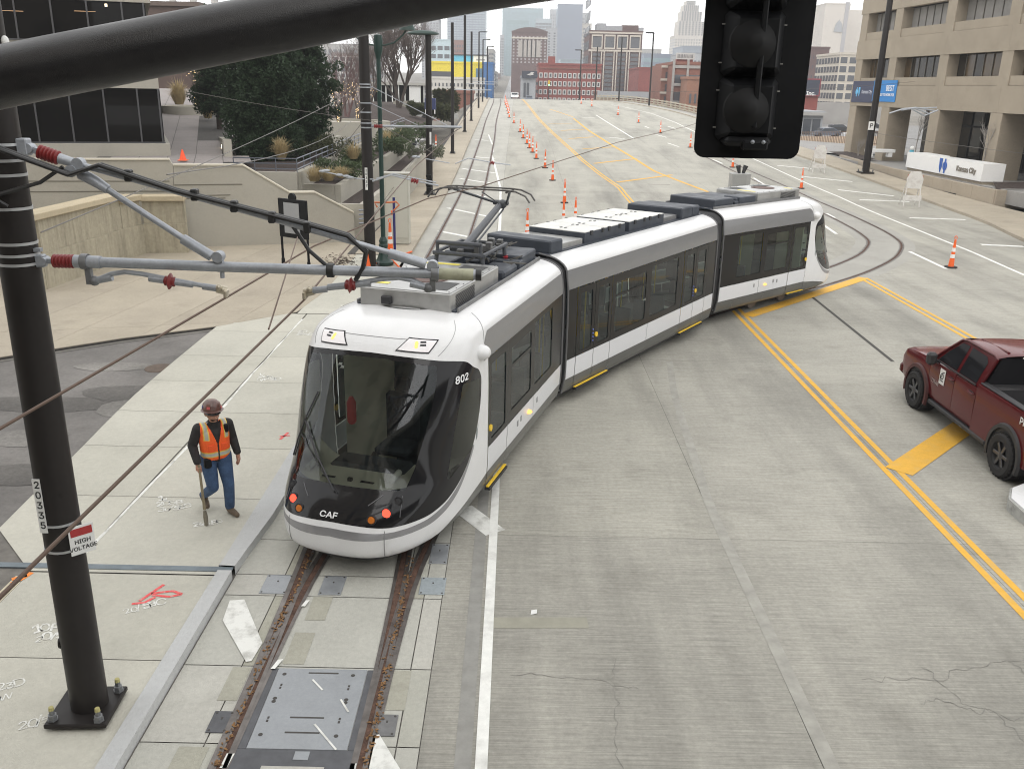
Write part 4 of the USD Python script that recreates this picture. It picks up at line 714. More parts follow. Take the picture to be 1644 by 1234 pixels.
# bellows
for pa, sa, pb, sb in ((pA, LEN-0.02, pB, b0+0.02), (pB, b1-0.02, pC, LEN-0.02)):
    z = np.r_[0.3, 0.6, 1.0, 2.0, 2.5, 2.9, 3.0, 3.06, 3.1, 3.13]; prof = [(-float(_w(q))+0.05, q) for q in z] + [(float(_w(q))-0.05, q) for q in z[::-1]]; fl = -1 if pb is pC else 1
    A = pa(np.array([(sa, t, q-0.02) for t, q in prof])); B = pb(np.array([(sb, t*fl, q-0.02) for t, q in prof])); rows_ = []
    for k in range(9):
        u = k/8; mid = A*(1-u)+B*u; cen = mid.mean(0)
        rows_.append(cen + (mid-cen)*(1.0 if k % 2 == 0 else 0.965))
    put(tram, 'bellows', MB().gridf(np.array(rows_)), BLACK)
    for pl, s_, f2 in ((pa, sa+0.02, 1), (pb, sb-0.02 if pb is pB else sb+0.02, fl)):
        zz = np.r_[np.linspace(0.3, 2.9, 8), 2.96, 3.02, 3.08, 3.12, 3.15, 3.18]; lo = np.array([(s_, f2*float(_w(q))*1.004, q) for q in zz]); 
        for sg in (1, -1): P = lo.copy(); P[:, 1] *= sg; put(tram, 'joint_edge', MB().tube(pl(P), 0.022, 6), mat((0.13, 0.13, 0.135), 0.4, 0.3), 40)
# pantograph on the leading section
pg = MB(); 
def TU(m, pts, r, n=8): m.tube(pA(np.array(pts, float)), r, n)
for t_ in (-0.45, 0.45): TU(pg, [(4.95, t_, 3.60), (6.3, t_, 3.60)], 0.035)
for s_ in (4.95, 6.3): TU(pg, [(s_, -0.47, 3.60), (s_, 0.47, 3.60)], 0.035)
for s_ in (5.0, 6.25):
    for t_ in (-0.42, 0.42): TU(pg, [(s_, t_, 3.6), (s_, t_*1.1, 3.2)], 0.04)
TU(pg, [(4.98, -0.42, 3.78), (4.98, 0.42, 3.78)], 0.04); TU(pg, [(4.98, -0.40, 3.78), (4.98, -0.40, 3.6)], 0.03); TU(pg, [(4.98, 0.40, 3.78), (4.98, 0.40, 3.6)], 0.03)
frame_ = put(tram, 'pantograph_frame', pg, mat((0.06, 0.065, 0.075), 0.4), 40)
ins = MB()
for s_ in (5.0, 6.25):
    for t_ in (-0.46, 0.46): ins.lathe([(0.0, 0), (0.05, 0), (0.035, 0.02), (0.06, 0.035), (0.035, 0.05), (0.06, 0.065), (0.035, 0.08), (0.05, 0.1), (0.0, 0.1)], pA(np.array([(s_, t_, 3.30)]))[0], 12)
put(frame_, 'insulator', ins, mat((0.35, 0.03, 0.04), 0.35), 30)
arm = MB(); TU(arm, [(5.25, 0, 3.66), (7.35, 0, 4.2)], [0.075, 0.06], 10); TU(arm, [(5.35, 0.1, 3.62), (7.3, 0.07, 4.1)], 0.018); TU(arm, [(5.25, -0.25, 3.66), (5.25, 0.25, 3.66)], 0.07)
put(tram, 'pantograph_lower_arm', arm, mat((0.075, 0.08, 0.09), 0.35), 40)
up_ = MB(); TU(up_, [(7.35, -0.12, 4.22), (6.15, -0.55, 4.58)], 0.025); TU(up_, [(7.35, 0.12, 4.22), (6.15, 0.55, 4.58)], 0.025); TU(up_, [(7.4, 0, 4.16), (6.2, 0, 4.54)], 0.012); TU(up_, [(7.35, -0.15, 4.22), (7.35, 0.15, 4.22)], 0.05); up_.ball(pA(np.array([(7.3, 0.05, 4.2)]))[0], 0.09, 2)
put(tram, 'pantograph_upper_arm', up_, mat((0.06, 0.065, 0.07), 0.4), 40)
hd = MB()
for s_ in (5.97, 6.32): TU(hd, [(s_, -0.98, 4.42), (s_, -0.9, 4.53), (s_, -0.72, 4.60), (s_, -0.55, 4.615), (s_, 0.55, 4.615), (s_, 0.72, 4.60), (s_, 0.9, 4.53), (s_, 0.98, 4.42)], 0.017, 6)
for t_ in (-0.55, 0.55): TU(hd, [(5.93, t_, 4.585), (6.36, t_, 4.585)], 0.022)
put(tram, 'pantograph_head', hd, mat((0.10, 0.095, 0.09), 0.4, 0.5), 40)
mo = MB(); rr_ = random.Random(2)
for k in range(16): s_, t_ = rr_.uniform(5.1, 6.2), rr_.uniform(-0.4, 0.4); mo.add(*BX(pA, (s_-0.06, s_+0.06), (t_-0.05, t_+0.05), (3.58, 3.62+rr_.random()*0.14), 0.01).out())
put(tram, 'pantograph_gear', mo, mat((0.14, 0.14, 0.14), 0.4, 0.4, var=0.4, vs=8))
cb = MB(); 
for k in range(22):
    s_, t_ = rr_.choice([(6.1, 0.3), (6.5, -0.2), (5.6, 0.6), (6.9, 0.2)]); a = np.array([s_+rr_.uniform(-.3, .3), t_+rr_.uniform(-.3, .3), 3.36+rr_.random()*0.08]); TU(cb, [a, a+[rr_.uniform(-.2, .2), rr_.uniform(-.2, .2), 0.06], a+[rr_.uniform(-.4, .4), rr_.uniform(-.3, .3), -0.02]], 0.014, 5)
put(tram, 'roof_cable', cb, mat((0.09, 0.085, 0.075), 0.6, var=0.5, vs=3))
# rear roof cabinet with small aerials
put(tram, 'roof_cabinet', BX(pC, (5.3, 6.1), (-0.75, 0.75), (3.16, 3.37), 0.02), NAVY)
# ================================================================ poles, overhead line, mast arm and signal
POLE = mat((0.016, 0.0135, 0.0125), 0.45, spec=0.3, var=0.15, vs=1.5, var2=0.06, vs2=60, rvar=0.08, name='pole_paint'); GALV = mat((0.36, 0.38, 0.41), 0.5, 0.45, var=0.15, vs=6, var2=0.08, vs2=50, name='galvanised'); GALV_D = mat((0.20, 0.205, 0.21), 0.5, 0.5, var=0.2, vs=8)
INSUL = mat((0.20, 0.022, 0.022), 0.35, name='red_insulator'); COPPER = mat((0.115, 0.075, 0.055), 0.6, 0.3); WIRE = mat((0.14, 0.13, 0.12), 0.5, 0.4); CABLE = mat((0.018, 0.018, 0.018), 0.45); LGREEN = mat((0.008, 0.032, 0.025), 0.42, name='green_paint'); BRASS = mat((0.4, 0.28, 0.12), 0.4, 0.7)
SIGNW = mat((0.72, 0.72, 0.70), 0.55); INK = mat((0.02, 0.02, 0.02), 0.6)
def ribs(m, p, q, r, n=6, core=0.6, k=16):
    """ribbed insulator between p and q"""
    p, q = np.asarray(p, float), np.asarray(q, float); L = np.linalg.norm(q-p); pr = [(0, 0)]
    for i in range(n):
        a = L*i/n; pr += [(r*core, a+L/n*0.02), (r, a+L/n*0.3), (r, a+L/n*0.55), (r*core, a+L/n*0.9)]
    pr.append((0, L)); return m.lathe(pr, p, k, q-p)
def catenary(p, q, sag=0.05, n=12):
    t = np.linspace(0, 1, n)[:, None]; P = np.asarray(p, float)*(1-t)+np.asarray(q, float)*t; P[:, 2] -= 4*sag*t[:, 0]*(1-t[:, 0]); return P
# ---- near pole with its bracket arm
PX, PY = -4.36, 7.70
pole = thing('catenary_pole', 'nearest black pole with number 20335 and red-insulated bracket arm', 'pole', (PX, PY, 0.1))
put(pole, 'shaft', MB().lathe([(0.0, 0.13), (0.183, 0.13), (0.152, 9.3), (0.0, 9.32)], (PX, PY, 0), 36), POLE, 40)
put(pole, 'base_plate', MB().box((PX-0.02, PY-0.03, 0.155), (0.62, 0.62, 0.055), bev=0.012, rz=0.05), POLE)
for sx in (-1, 1):
    for sy in (-1, 1):
        x, y = PX-0.02+sx*0.235, PY-0.03+sy*0.235
        b = put(pole, 'anchor_bolt', MB().lathe([(0.0, 0.18), (0.055, 0.18), (0.055, 0.2), (0.045, 0.2), (0.045, 0.245), (0.03, 0.25), (0.03, 0.30), (0.0, 0.30)], (x, y, 0), 6), GALV_D); put(b, 'bolt_tip', MB().cyl((x, y, 0.296), (x, y, 0.335), 0.028, 0.024, n=10), mat((0.42, 0.38, 0.16), 0.7))
st = MB()
for z in (5.85, 5.6, 5.72, 5.02, 4.92, 4.84, 5.32, 2.05, 2.33): r_ = 0.183-0.031*(z-0.13)/9.2; st.lathe([(r_, -0.012), (r_+0.006, -0.012), (r_+0.006, 0.012), (r_, 0.012)], (PX, PY, z), 30)
put(pole, 'strap', st, mat((0.5, 0.51, 0.52), 0.35, 0.6), 40)
r_ = 0.176
nb = put(pole, 'number_plate', MB().box((PX-0.095+0.02, PY-r_-0.004, 2.55), (0.072, 0.008, 0.56)), SIGNW)
dm = MB()
for k, ch in enumerate('20335'): dm.text(ch, 0.068, (PX-0.075-0.0, PY-r_-0.008, 2.74-k*0.105), (1, 0, 0), (0, 0, 1), 0.002, True, True)
put(nb, 'lettering', dm, INK)
put(pole, 'hand_hole', MB().lathe([(0.0, 0.02), (0.05, 0.02), (0.06, 0.0)], (PX-0.17, PY-0.05, 0.95), 14, (-1, -0.3, 0)), POLE, 30)
# lower tube with insulator, upper stay, strut, cables
AYP = PY
lo_b = MB().bar((PX+0.15, AYP, 4.86), (PX+0.23, AYP, 4.86), 0.08, 0.11, 0.01); lo_b.cyl((PX+0.22, AYP-0.05, 4.86), (PX+0.22, AYP+0.05, 4.86), 0.038); lo_b.bar((PX+0.22, AYP, 4.86), (PX+0.30, AYP, 4.86), 0.045, 0.045); lo_b.bar((PX+0.16, AYP-0.02, 4.96), (PX+0.22, AYP-0.02, 4.96), 0.05, 0.03)
put(pole, 'arm_bracket', lo_b, GALV, 30); put(pole, 'insulator', ribs(MB(), (PX+0.30, AYP, 4.86), (PX+0.49, AYP, 4.86), 0.062, 6, 0.78), INSUL, 30)
lt = MB(); lt.cyl((PX+0.49, AYP, 4.86), (PX+0.72, AYP, 4.858), 0.058, 0.055); lt.tube([(PX+0.7, AYP, 4.858), (-2.6, AYP, 4.84), (-0.32, AYP, 4.815)], 0.046, 16); put(pole, 'bracket_tube', lt, GALV, 40)
put(pole, 'tube_end', MB().cyl((-0.34, AYP, 4.815), (-0.29, AYP, 4.815), 0.053, n=16), CABLE, 40); put(pole, 'tube_sleeve', MB().cyl((-0.66, AYP, 4.818), (-0.36, AYP, 4.815), 0.0535, n=16), mat((0.36, 0.36, 0.26), 0.7, 0.1, var=0.2, vs=12), 40)
tb = MB().bar((PX+0.13, AYP, 5.83), (PX+0.24, AYP, 5.83), 0.1, 0.14, 0.01); tb.cyl((PX+0.24, AYP-0.045, 5.82), (PX+0.24, AYP+0.045, 5.82), 0.04); tb.bar((PX+0.18, AYP, 5.835), (PX+0.31, AYP, 5.795), 0.045, 0.05); put(pole, 'stay_bracket', tb, GALV, 30)
put(pole, 'insulator', ribs(MB(), (PX+0.31, AYP, 5.795), (PX+0.48, AYP, 5.74), 0.062, 6, 0.74), INSUL, 30)
us = MB(); us.cyl((PX+0.48, AYP, 5.74), (PX+0.66, AYP, 5.69), 0.045, 0.034); us.tube([(PX+0.64, AYP, 5.695), (-2.3, AYP, 5.32), (-0.85, AYP, 4.93)], 0.025, 10); us.tube([(-1.1, AYP, 4.99), (-0.78, AYP, 4.9)], 0.045, 10); us.cyl((-0.72, AYP-0.04, 4.89), (-0.72, AYP+0.04, 4.89), 0.048); us.bar((-0.72, AYP, 4.9), (-0.70, AYP, 4.8), 0.06, 0.05); put(pole, 'stay_tube', us, GALV, 40)
sr = MB(); sr.tube([(-3.72, AYP, 5.62), (-3.6, AYP, 5.555), (-3.5, AYP, 5.49)], [0.05, 0.048, 0.04], 10); sr.tube([(-3.55, AYP, 5.52), (-2.72, AYP, 4.965)], 0.027, 10); sr.tube([(-2.9, AYP, 5.08), (-2.66, AYP, 4.93)], 0.045, 10); sr.cyl((-3.78, AYP-0.05, 5.64), (-3.78, AYP+0.05, 5.64), 0.05); sr.cyl((-3.72, AYP-.04, 5.7), (-3.72, AYP+.04, 5.7), 0.05); sr.cyl((-2.6, AYP-0.05, 4.93), (-2.6, AYP+0.05, 4.93), 0.048); sr.bar((-2.6, AYP, 4.93), (-2.58, AYP, 4.8), 0.06, 0.06); sr.cyl((-2.58, AYP, 4.74), (-2.58, AYP, 4.9), 0.02); put(pole, 'strut_tube', sr, GALV, 40)
cb = MB()
for dy in (-0.035, 0.02): cb.tube([(PX-0.3, AYP-0.5+dy, 6.2), (PX+0.1, AYP-0.25+dy, 5.84), (PX+0.6, AYP-0.1+dy, 5.62), (PX+0.85, AYP-0.06+dy, 5.70), (-2.9, AYP-0.04+dy, 5.50), (-2.3, AYP-0.02+dy, 5.355), (-1.75, AYP+dy, 5.22), (-1.45, AYP+dy, 5.14), (-1.3, AYP+dy, 5.0), (-1.33, AYP+dy, 4.86), (-1.4, AYP+dy, 4.75)], 0.02, 8)
cb.tube([(PX+0.02, AYP-0.2, 5.45), (PX+0.35, AYP-0.12, 5.55), (PX+0.55, AYP-0.1, 5.68)], 0.018, 6); cb.tube([(PX-0.4, AYP-0.4, 6.0), (PX-0.15, AYP-0.3, 5.55), (PX+0.1, AYP-0.22, 5.36)], 0.015, 6); cb.tube([(-1.95, AYP, 5.24), (-1.8, AYP, 5.0), (-1.62, AYP, 4.84)], 0.018, 6)
put(pole, 'feeder_cable', cb, CABLE, 40)
cl = MB()
for x in (-3.3, -2.75, -2.42, -2.1, -1.8): z = np.interp(x, [-3.6, -2.3, -0.85], [5.675, 5.32, 4.93]); cl.box((x, AYP-0.02, z+0.02), (0.06, 0.08, 0.1), bev=0.01)
cl.lathe([(0.053, -0.03), (0.062, -0.03), (0.062, 0.03), (0.053, 0.03)], (-1.62, AYP, 4.828), 14, (1, 0, 0)); put(pole, 'cable_clip', cl, CABLE, 30)
for (x0, kink, x1, ins_, sgn) in ((-3.78, -3.44, -2.56, -3.05, 1), (-0.70, -1.02, -1.86, -1.45, -1)):
    h = MB(); h.bar((x0+0.02*sgn, AYP, 4.84), (x0+0.02*sgn, AYP, 4.66), 0.05, 0.05); h.lathe([(0.06, -0.03), (0.07, -0.03), (0.07, 0.03), (0.06, 0.03)], (x0, AYP, 4.86 if sgn > 0 else 4.82), 14, (1, 0, 0)); h.ball((x0+0.06*sgn, AYP, 4.69), 0.045, 2); put(pole, 'drop_bracket', h, GALV_D, 30)
    a = MB().tube([(x0+0.06*sgn, AYP, 4.69), (kink-0.12*sgn, AYP, 4.755), (kink, AYP, 4.775), (kink+0.15*sgn, AYP, 4.76), (x1-0.08*sgn, AYP, 4.645)], 0.022, 8); a.cyl((x0+0.06*sgn, AYP, 4.69), (x0+0.22*sgn, AYP, 4.725), 0.032); a.cyl((ins_-0.18*sgn, AYP, 4.722), (ins_+0.2*sgn, AYP, 4.675), 0.03); a.cyl((x1-0.2*sgn, AYP, 4.66), (x1-0.06*sgn, AYP, 4.642), 0.03); put(pole, 'steady_arm', a, GALV, 40)
    put(pole, 'insulator', MB().lathe([(0.03, -0.05), (0.045, -0.04), (0.045, -0.02), (0.075, 0.0), (0.045, 0.02), (0.045, 0.04), (0.03, 0.05)], (ins_, AYP, 4.70), 14, (1, 0, -0.12)), INSUL, 30)
    c = MB().cyl((x1-0.08*sgn, AYP, 4.645), (x1, AYP+0.02, 4.62), 0.04); c.box((x1, AYP, 4.60), (0.03, 0.09, 0.07), bev=0.008); c.ball((x1-0.05*sgn, AYP-0.03, 4.66), 0.03, 1); put(pole, 'wire_clamp', c, mat((0.5, 0.45, 0.35), 0.35, 0.7), 30)
hv = MB().box((PX+0.215, PY-0.12, 2.18), (0.006, 0.24, 0.30), rz=-0.55); sg = thing('warning_sign', 'small white high voltage sign strapped to the nearest pole', 'sign', (PX+0.22, PY-0.12, 2.02)); bd = put(sg, 'board', MB().frame((PX+0.235, PY-0.10, 2.17), (0.72, 0.69, 0), (0.69, -0.72, 0), (0, 0, 1), (0.115, 0.004, 0.15)), SIGNW)
o = np.array([PX+0.235, PY-0.10, 2.17]) + np.array([0.69, -0.72, 0])*0.005; ex = np.array([0.72, 0.69, 0]); tx = MB()
for s_, z in (('HIGH', -0.035), ('VOLTAGE', -0.105)): tx.text(s_, 0.042 if s_ == 'HIGH' else 0.040, o+[0, 0, z], ex, (0, 0, 1), 0.002, True, True)
put(bd, 'lettering', tx, INK); put(bd, 'header', MB().frame(o+[0, 0, 0.085], (0.72, 0.69, 0), (0.69, -0.72, 0), (0, 0, 1), (0.10, 0.002, 0.04)), mat((0.35, 0.03, 0.03), 0.5))
tl = thing('pole_lamp', 'small white lamp glowing on the top of the nearest pole', 'lamp', (PX+0.05, PY-0.1, 7.0)); put(tl, 'globe', MB().ball((PX+0.18, PY-0.02, 6.66), (0.03, 0.03, 0.045), 2), SIGNW, 40)
# ---- contact wires
def wire(pts, r, label, look=COPPER, name='contact_wire', cat='wire'): return single(name, MB().tube(pts, r, 6), look, label, cat, smooth=60)
head_ = pA(np.array([(6.15, 0.0, 4.645)]))[0]
wire([(-2.95, 1.0, 4.62), (-2.75, 4.4, 4.6), (-2.56, 7.7, 4.565), (-2.35, 10.3, 4.58), (-1.45, 14.6, 4.63), tuple(head_), (3.25, 29.8, 4.72), (7.7, 42.0, 4.8), (16.0, 62.0, 5.6)], 0.0095, 'thick brown contact wire passing in front of the black pole to the pantograph')
wire([(-1.84, 0.5, 4.62), (-1.86, 7.7, 4.565), (-2.0, 12.0, 4.6), (-2.2, 20.0, 4.7), (-2.2, 31.5, 4.8), (-2.6, 53.6, 5.2), (-2.75, 76.0, 6.2)], 0.0095, 'brown contact wire running from the lower left edge towards the rear poles')
c2 = MB().bar((-1.96, 6.45, 4.56), (-1.96, 6.45, 4.68), 0.04, 0.06); c2.ball((-1.94, 6.9, 4.62), 0.05, 1); 
wire(catenary((-1.86, 6.5, 4.61), (-2.58, 10.5, 4.66), 0.0), 0.007, 'thin brown jumper wire joining the two contact wires')
wire(catenary((-3.0, 7.75, 5.62), (-5.2, 31.4, 5.6), 0.35), 0.006, 'thin span wire from the near pole back to the second black pole', WIRE, 'span_wire')
wire(catenary((PX+0.2, 7.75, 5.1), (-5.25, 31.4, 6.3), 0.1), 0.006, 'thin span wire rising left of the kiosk sign', WIRE, 'span_wire')
wire(catenary((-10.5, 30.0, 6.0), (-2.0, 31.5, 4.95), 0.12), 0.008, 'span wire crossing behind the second black pole', WIRE, 'span_wire')
wire(catenary((8.0, 66.0, 6.2), (30.0, 71.0, 7.3), 0.3), 0.012, 'long span wire crossing in front of the office building', WIRE, 'span_wire')
wire(catenary((26.6, 69.3, 3.6), (40.0, 40.0, 2.8), 0.3), 0.014, 'low wire stretched across in front of the office columns', WIRE, 'span_wire')
# ---- mast arm and the signal seen from behind
ARM = mat((0.011, 0.0105, 0.0115), 0.36, spec=0.6, var=0.18, vs=5, var2=0.12, vs2=120, rvar=0.1, bump=0.0015, bs=220, name='mast_arm_paint')
ax = [(-4.6, 4.60, 5.95), (-3.6, 4.65, 6.16), (-2.7, 4.7, 6.37), (-1.78, 4.75, 6.56), (-1.0, 4.8, 6.72), (-0.35, 4.85, 6.86), (0.45, 4.9, 6.99), (1.1, 4.95, 7.07), (1.6, 4.97, 7.10)]
arm_ = thing('signal_mast_arm', 'thick dark curved traffic signal mast arm crossing the top of the view', 'mast arm', (-4.6, 4.6, 5.9)); d_ = np.arange(9); F_ = [PchipInterpolator(d_, np.array(ax)[:, k]) for k in range(3)]; q = np.linspace(0, 8, 50)
put(arm_, 'arm_tube', MB().tube(np.stack([f(q) for f in F_], 1), np.linspace(0.158, 0.122, 50), 40), ARM, 60); put(arm_, 'end_cap', MB().ball((1.61, 4.97, 7.10), (0.02, 0.12, 0.12), 2), ARM, 40)
put(arm_, 'column', MB().lathe([(0.0, 0.1), (0.2, 0.1), (0.17, 6.9), (0.0, 6.95)], (-4.75, 4.55, 0), 28), ARM, 40)
SIGB = mat((0.006, 0.0064, 0.0075), 0.5, spec=0.22, var=0.15, vs=6, rvar=0.1, name='signal_black'); SIGC = mat((0.010, 0.010, 0.0105), 0.62, spec=0.25, var=0.2, vs=8)
sig = thing('traffic_signal', 'black traffic signal seen from behind hanging from the mast arm', 'traffic signal', (1.36, 5.22, 6.05)); SX, SY = 1.312, 5.22
put(sig, 'back_plate', MB().plate(rr(-0.292, 0.0, 0.312, 1.5, 0.06), (SX, SY+0.06, 6.03), (1, 0, 0), (0, 0, 1), 0.012), SIGB)
for zc in (6.30, 6.645, 6.99):
    body = trimesh.convex.convex_hull(np.vstack([MB().box((SX-0.02, SY+0.03, zc), (0.33, 0.05, 0.335), bev=0.03).out()[0], MB().box((SX-0.02, SY-0.07, zc), (0.24, 0.03, 0.27), bev=0.02).out()[0]])); hb = put(sig, 'signal_section', MB().mesh(body), SIGB, 30)
    put(hb, 'rear_dome', MB().lathe([(0.0, 0.06), (0.03, 0.058), (0.045, 0.05), (0.125, 0.0), (0.13, -0.02)], (SX-0.045, SY-0.085, zc), 24, (0, -1, 0.05)), SIGC, 25)
    for sx in (-1, 1):
        for sz in (-1, 1):
            L_ = MB().box((SX-0.02+sx*0.165, SY+0.028, zc+sz*0.1), (0.026, 0.012, 0.006)); L_.box((SX-0.02+sx*0.155, SY+0.028, zc+sz*0.1-0.010), (0.006, 0.012, 0.022)); put(hb, 'latch', L_, mat((0.32, 0.31, 0.29), 0.5, 0.3))
hr = MB().box((SX+0.0, SY-0.10, 7.0), (0.03, 0.03, 1.6), bev=0.008); hr.box((SX+0.02, SY-0.07, 6.11), (0.14, 0.08, 0.05), bev=0.01); put(sig, 'hanger_bar', hr, SIGB); sw_ = MB().ball((SX+0.0, SY-0.11, 6.13), 0.012, 1); sw_.ball((SX+0.06, SY-0.11, 6.13), 0.012, 1); put(sig, 'hanger_bolt', sw_, GALV)
put(sig, 'lower_cap', MB().box((SX-0.02, SY-0.02, 6.13), (0.26, 0.14, 0.05), bev=0.02), SIGB)
# ---- second catenary pole with its bracket arms (the next one back), and the row behind it
def cat_pole(x, y, zb, h, r, label, group=None, plate=True):
    p = thing('catenary_pole', label, 'pole', (x, y, zb), group=group); put(p, 'shaft', MB().lathe([(0, 0), (r, 0), (r*0.85, h), (0, h)], (x, y, zb), 18), POLE, 40); put(p, 'base_plate', MB().box((x, y, zb+0.025), (r*3.2, r*3.2, 0.05)), POLE)
    bo = MB()
    for sx in (-1, 1):
        for sy in (-1, 1): bo.cyl((x+sx*r*1.25, y+sy*r*1.25, zb+0.05), (x+sx*r*1.25, y+sy*r*1.25, zb+0.16), 0.03, n=6)
    put(p, 'bolt_set', bo, GALV_D); return p
p2 = cat_pole(-5.17, 31.45, 0.12, 9.0, 0.2, 'second black pole with number strip and galvanised bracket arm behind the kiosk')
a2 = MB(); a2.tube([(-5.0, 31.45, 5.0), (-1.9, 31.45, 5.03)], 0.042, 10); a2.tube([(-5.0, 31.45, 6.3), (-2.4, 31.45, 5.08)], 0.012, 6); a2.tube([(-5.0, 31.45, 5.75), (-3.4, 31.45, 5.06)], 0.010, 6); put(p2, 'bracket_tube', a2, GALV, 40)
s2 = MB()
for z in (6.35, 6.25, 5.75, 5.45, 5.1, 4.95): s2.lathe([(0.18, -0.02), (0.196, -0.02), (0.196, 0.02), (0.18, 0.02)], (-5.17, 31.45, z), 18)
put(p2, 'strap', s2, GALV); put(p2, 'insulator', ribs(MB(), (-4.9, 31.45, 5.0), (-4.6, 31.45, 5.0), 0.07, 5, 0.7, 10), INSUL, 30); np2 = put(p2, 'number_plate', MB().box((-5.19, 31.245, 3.25), (0.09, 0.01, 0.75)), SIGNW)
t2 = MB()
for k, ch in enumerate('20337'): t2.text(ch, 0.08, (-5.19, 31.235, 3.5-k*0.13), (1, 0, 0), (0, 0, 1), 0.002, True, True)
put(np2, 'lettering', t2, INK)
a3 = MB(); P3 = lambda x, y, Y=31.3: AY(x, y, Y)
a3.tube([P3(520, 276), P3(540, 280), P3(575, 287), P3(600, 288)], 0.02, 6); a3.tube([P3(598, 291), P3(628, 281), P3(665, 290), P3(704, 298)], 0.03, 8); a3.tube([P3(604, 287), P3(632, 279), P3(664, 286), P3(700, 293)], 0.022, 8); put(p2, 'steady_arm', a3, GALV, 40)
put(p2, 'insulator', ribs(MB(), P3(660, 289), P3(672, 292), 0.09, 3, 0.5, 10), INSUL, 30); cl3 = MB()
for x, y in ((524, 274), (518, 275), (545, 281), (556, 283), (562, 285)): cl3.ball(P3(x, y), (0.14, 0.05, 0.05), 1)
put(p2, 'turnbuckle', cl3, GALV)
for pts in ([(548, 284), (500, 345), (575, 375)],): pass
for A_, B_, lb in (((523, 272), (583, 195), 'guy wire from the insulator link up to the second black pole'), ((700, 248), (598, 195), 'guy wire from the second black pole down to the link beside the planter'), ((668, 252), (575, 378), 'guy wire sloping down past the planter wall'), ((668, 252), (740, 205), 'thin wire from the planter link to the lamp column')):
    wire([AY(*A_, 31.3 if A_[0] != 668 else 40), AY(*B_, 31.4)], 0.010, lb, WIRE, 'guy_wire')
lk = MB().ball(AY(668, 252, 40), (0.2, 0.08, 0.07), 1); single('wire_link', lk, GALV, 'galvanised link on the guy wire above the planter', 'link')
st4 = MB(); st4.tube([AY(683, 255, 53), AY(700, 258, 53), AY(722, 262, 53)], 0.03, 6); st4.tube([AY(731, 263, 53), AY(752, 254, 53), AY(790, 261, 53), AY(820, 265, 53)], 0.035, 6)
# rows of poles along the left pavement
labels = ['black pole with a drooping green lamp head over the tan pavement', 'slim black pole just right of the green lamp head, third along the pavement', 'slim black pole fourth along the tan pavement', 'slim black pole fifth along the tan pavement', 'slim black lamp pole with a short arm near the crest', 'slim black pole beside the crest lamp pole']
p3 = cat_pole(-5.16, 53.7, 0.16, 9.0, 0.2, labels[0]); hdm = put(p3, 'lamp_head', MB().mesh(trimesh.Trimesh(*MB().lathe([(0.0, 0.20), (0.3, 0.17), (0.5, 0.08), (0.55, 0.0), (0.45, -0.06), (0.0, -0.08)], (0, 0, 0), 24).out(), process=False), [[1.7, 0, 0, -5.45], [0, .8, 0, 53.7], [0, 0, 1, 9.08], [0, 0, 0, 1]]), LGREEN, 40); put(p3, 'number_plate', MB().box((-5.06, 53.49, 5.4-2.0), (0.1, 0.01, 0.7)), SIGNW); bt = MB()
for z in (0.35, 0.6, 0.9, 1.1): bt.box((-5.16+0.05*math.sin(z*9), 53.42, z+0.16), (0.3, 0.2, 0.16), bev=0.02)
put(p3, 'junction_box', bt, SIGB); st4 and put(p3, 'steady_arm', st4, GALV, 40); put(p3, 'insulator', ribs(MB(), AY(787, 261, 53), AY(794, 262, 53), 0.12, 3, 0.5, 10), INSUL)
for k, (x, y) in enumerate([(-5.4, 76.6), (-5.66, 98.8), (-5.85, 116.6), (-6.2, 146.5), (-6.45, 169.4), (-6.2, 186)]):
    z = float(zr(y))+0.13; h = (10.2, 11.6, 10.5, 11.2, 10.6, 9.8)[k]
    if k < 3: p = cat_pole(x, y, z, h, 0.14, labels[k+1], 'slim black poles along the left pavement')
    else:
        p = thing('lamp_pole', labels[k+1] if k < 5 else 'last slim black pole on the left before the street dips', 'lamp pole', (x, y, z)); put(p, 'shaft', MB().lathe([(0, 0), (0.14, 0), (0.10, h), (0, h)], (x, y, z), 12), POLE, 40); put(p, 'lamp_arm', MB().tube([(x, y, z+h), (x+0.9, y, z+h+0.02)], 0.07, 6), POLE); put(p, 'lamp_head', MB().box((x+1.0, y, z+h+0.02), (0.6, 0.3, 0.14), bev=0.03), POLE)
    if k in (0, 1, 2): put(p, 'bracket_tube', MB().tube([(x, y, z+5.1-0.2*k), (x+3.2, y, z+5.1-0.2*k)], 0.04, 6), GALV)
# green lamp post
gl = thing('street_lamp', 'dark green fluted lamp post with a twin scroll top beside the second pole', 'street lamp', (-4.78, 32.05, 0.13))
put(gl, 'post', MB().lathe([(0, 0.75), (0.14, 0.75), (0.16, 0.85), (0.12, 0.95), (0.085, 1.0), (0.075, 7.0), (0.085, 7.1), (0.14, 7.3), (0.16, 7.6), (0.13, 7.8), (0.0, 7.85)], (-4.78, 32.05, 0.13), 18), LGREEN, 30)
put(gl, 'base', MB().lathe([(0.36, 0.0), (0.36, 0.1), (0.30, 0.14), (0.24, 0.2), (0.17, 0.4), (0.15, 0.6), (0.17, 0.7), (0.14, 0.76)], (-4.78, 32.05, 0.13), 18), LGREEN, 30)
sc = MB()
for sx in (-1, 1): sc.tube([(-4.78, 32.05, 7.6), (-4.78+sx*0.25, 32.05, 7.62), (-4.78+sx*0.55, 32.05, 7.7), (-4.78+sx*0.85, 32.05, 7.95), (-4.78+sx*1.0, 32.05, 8.15)], 0.03, 6)
put(gl, 'scroll_arm', sc, LGREEN, 30)
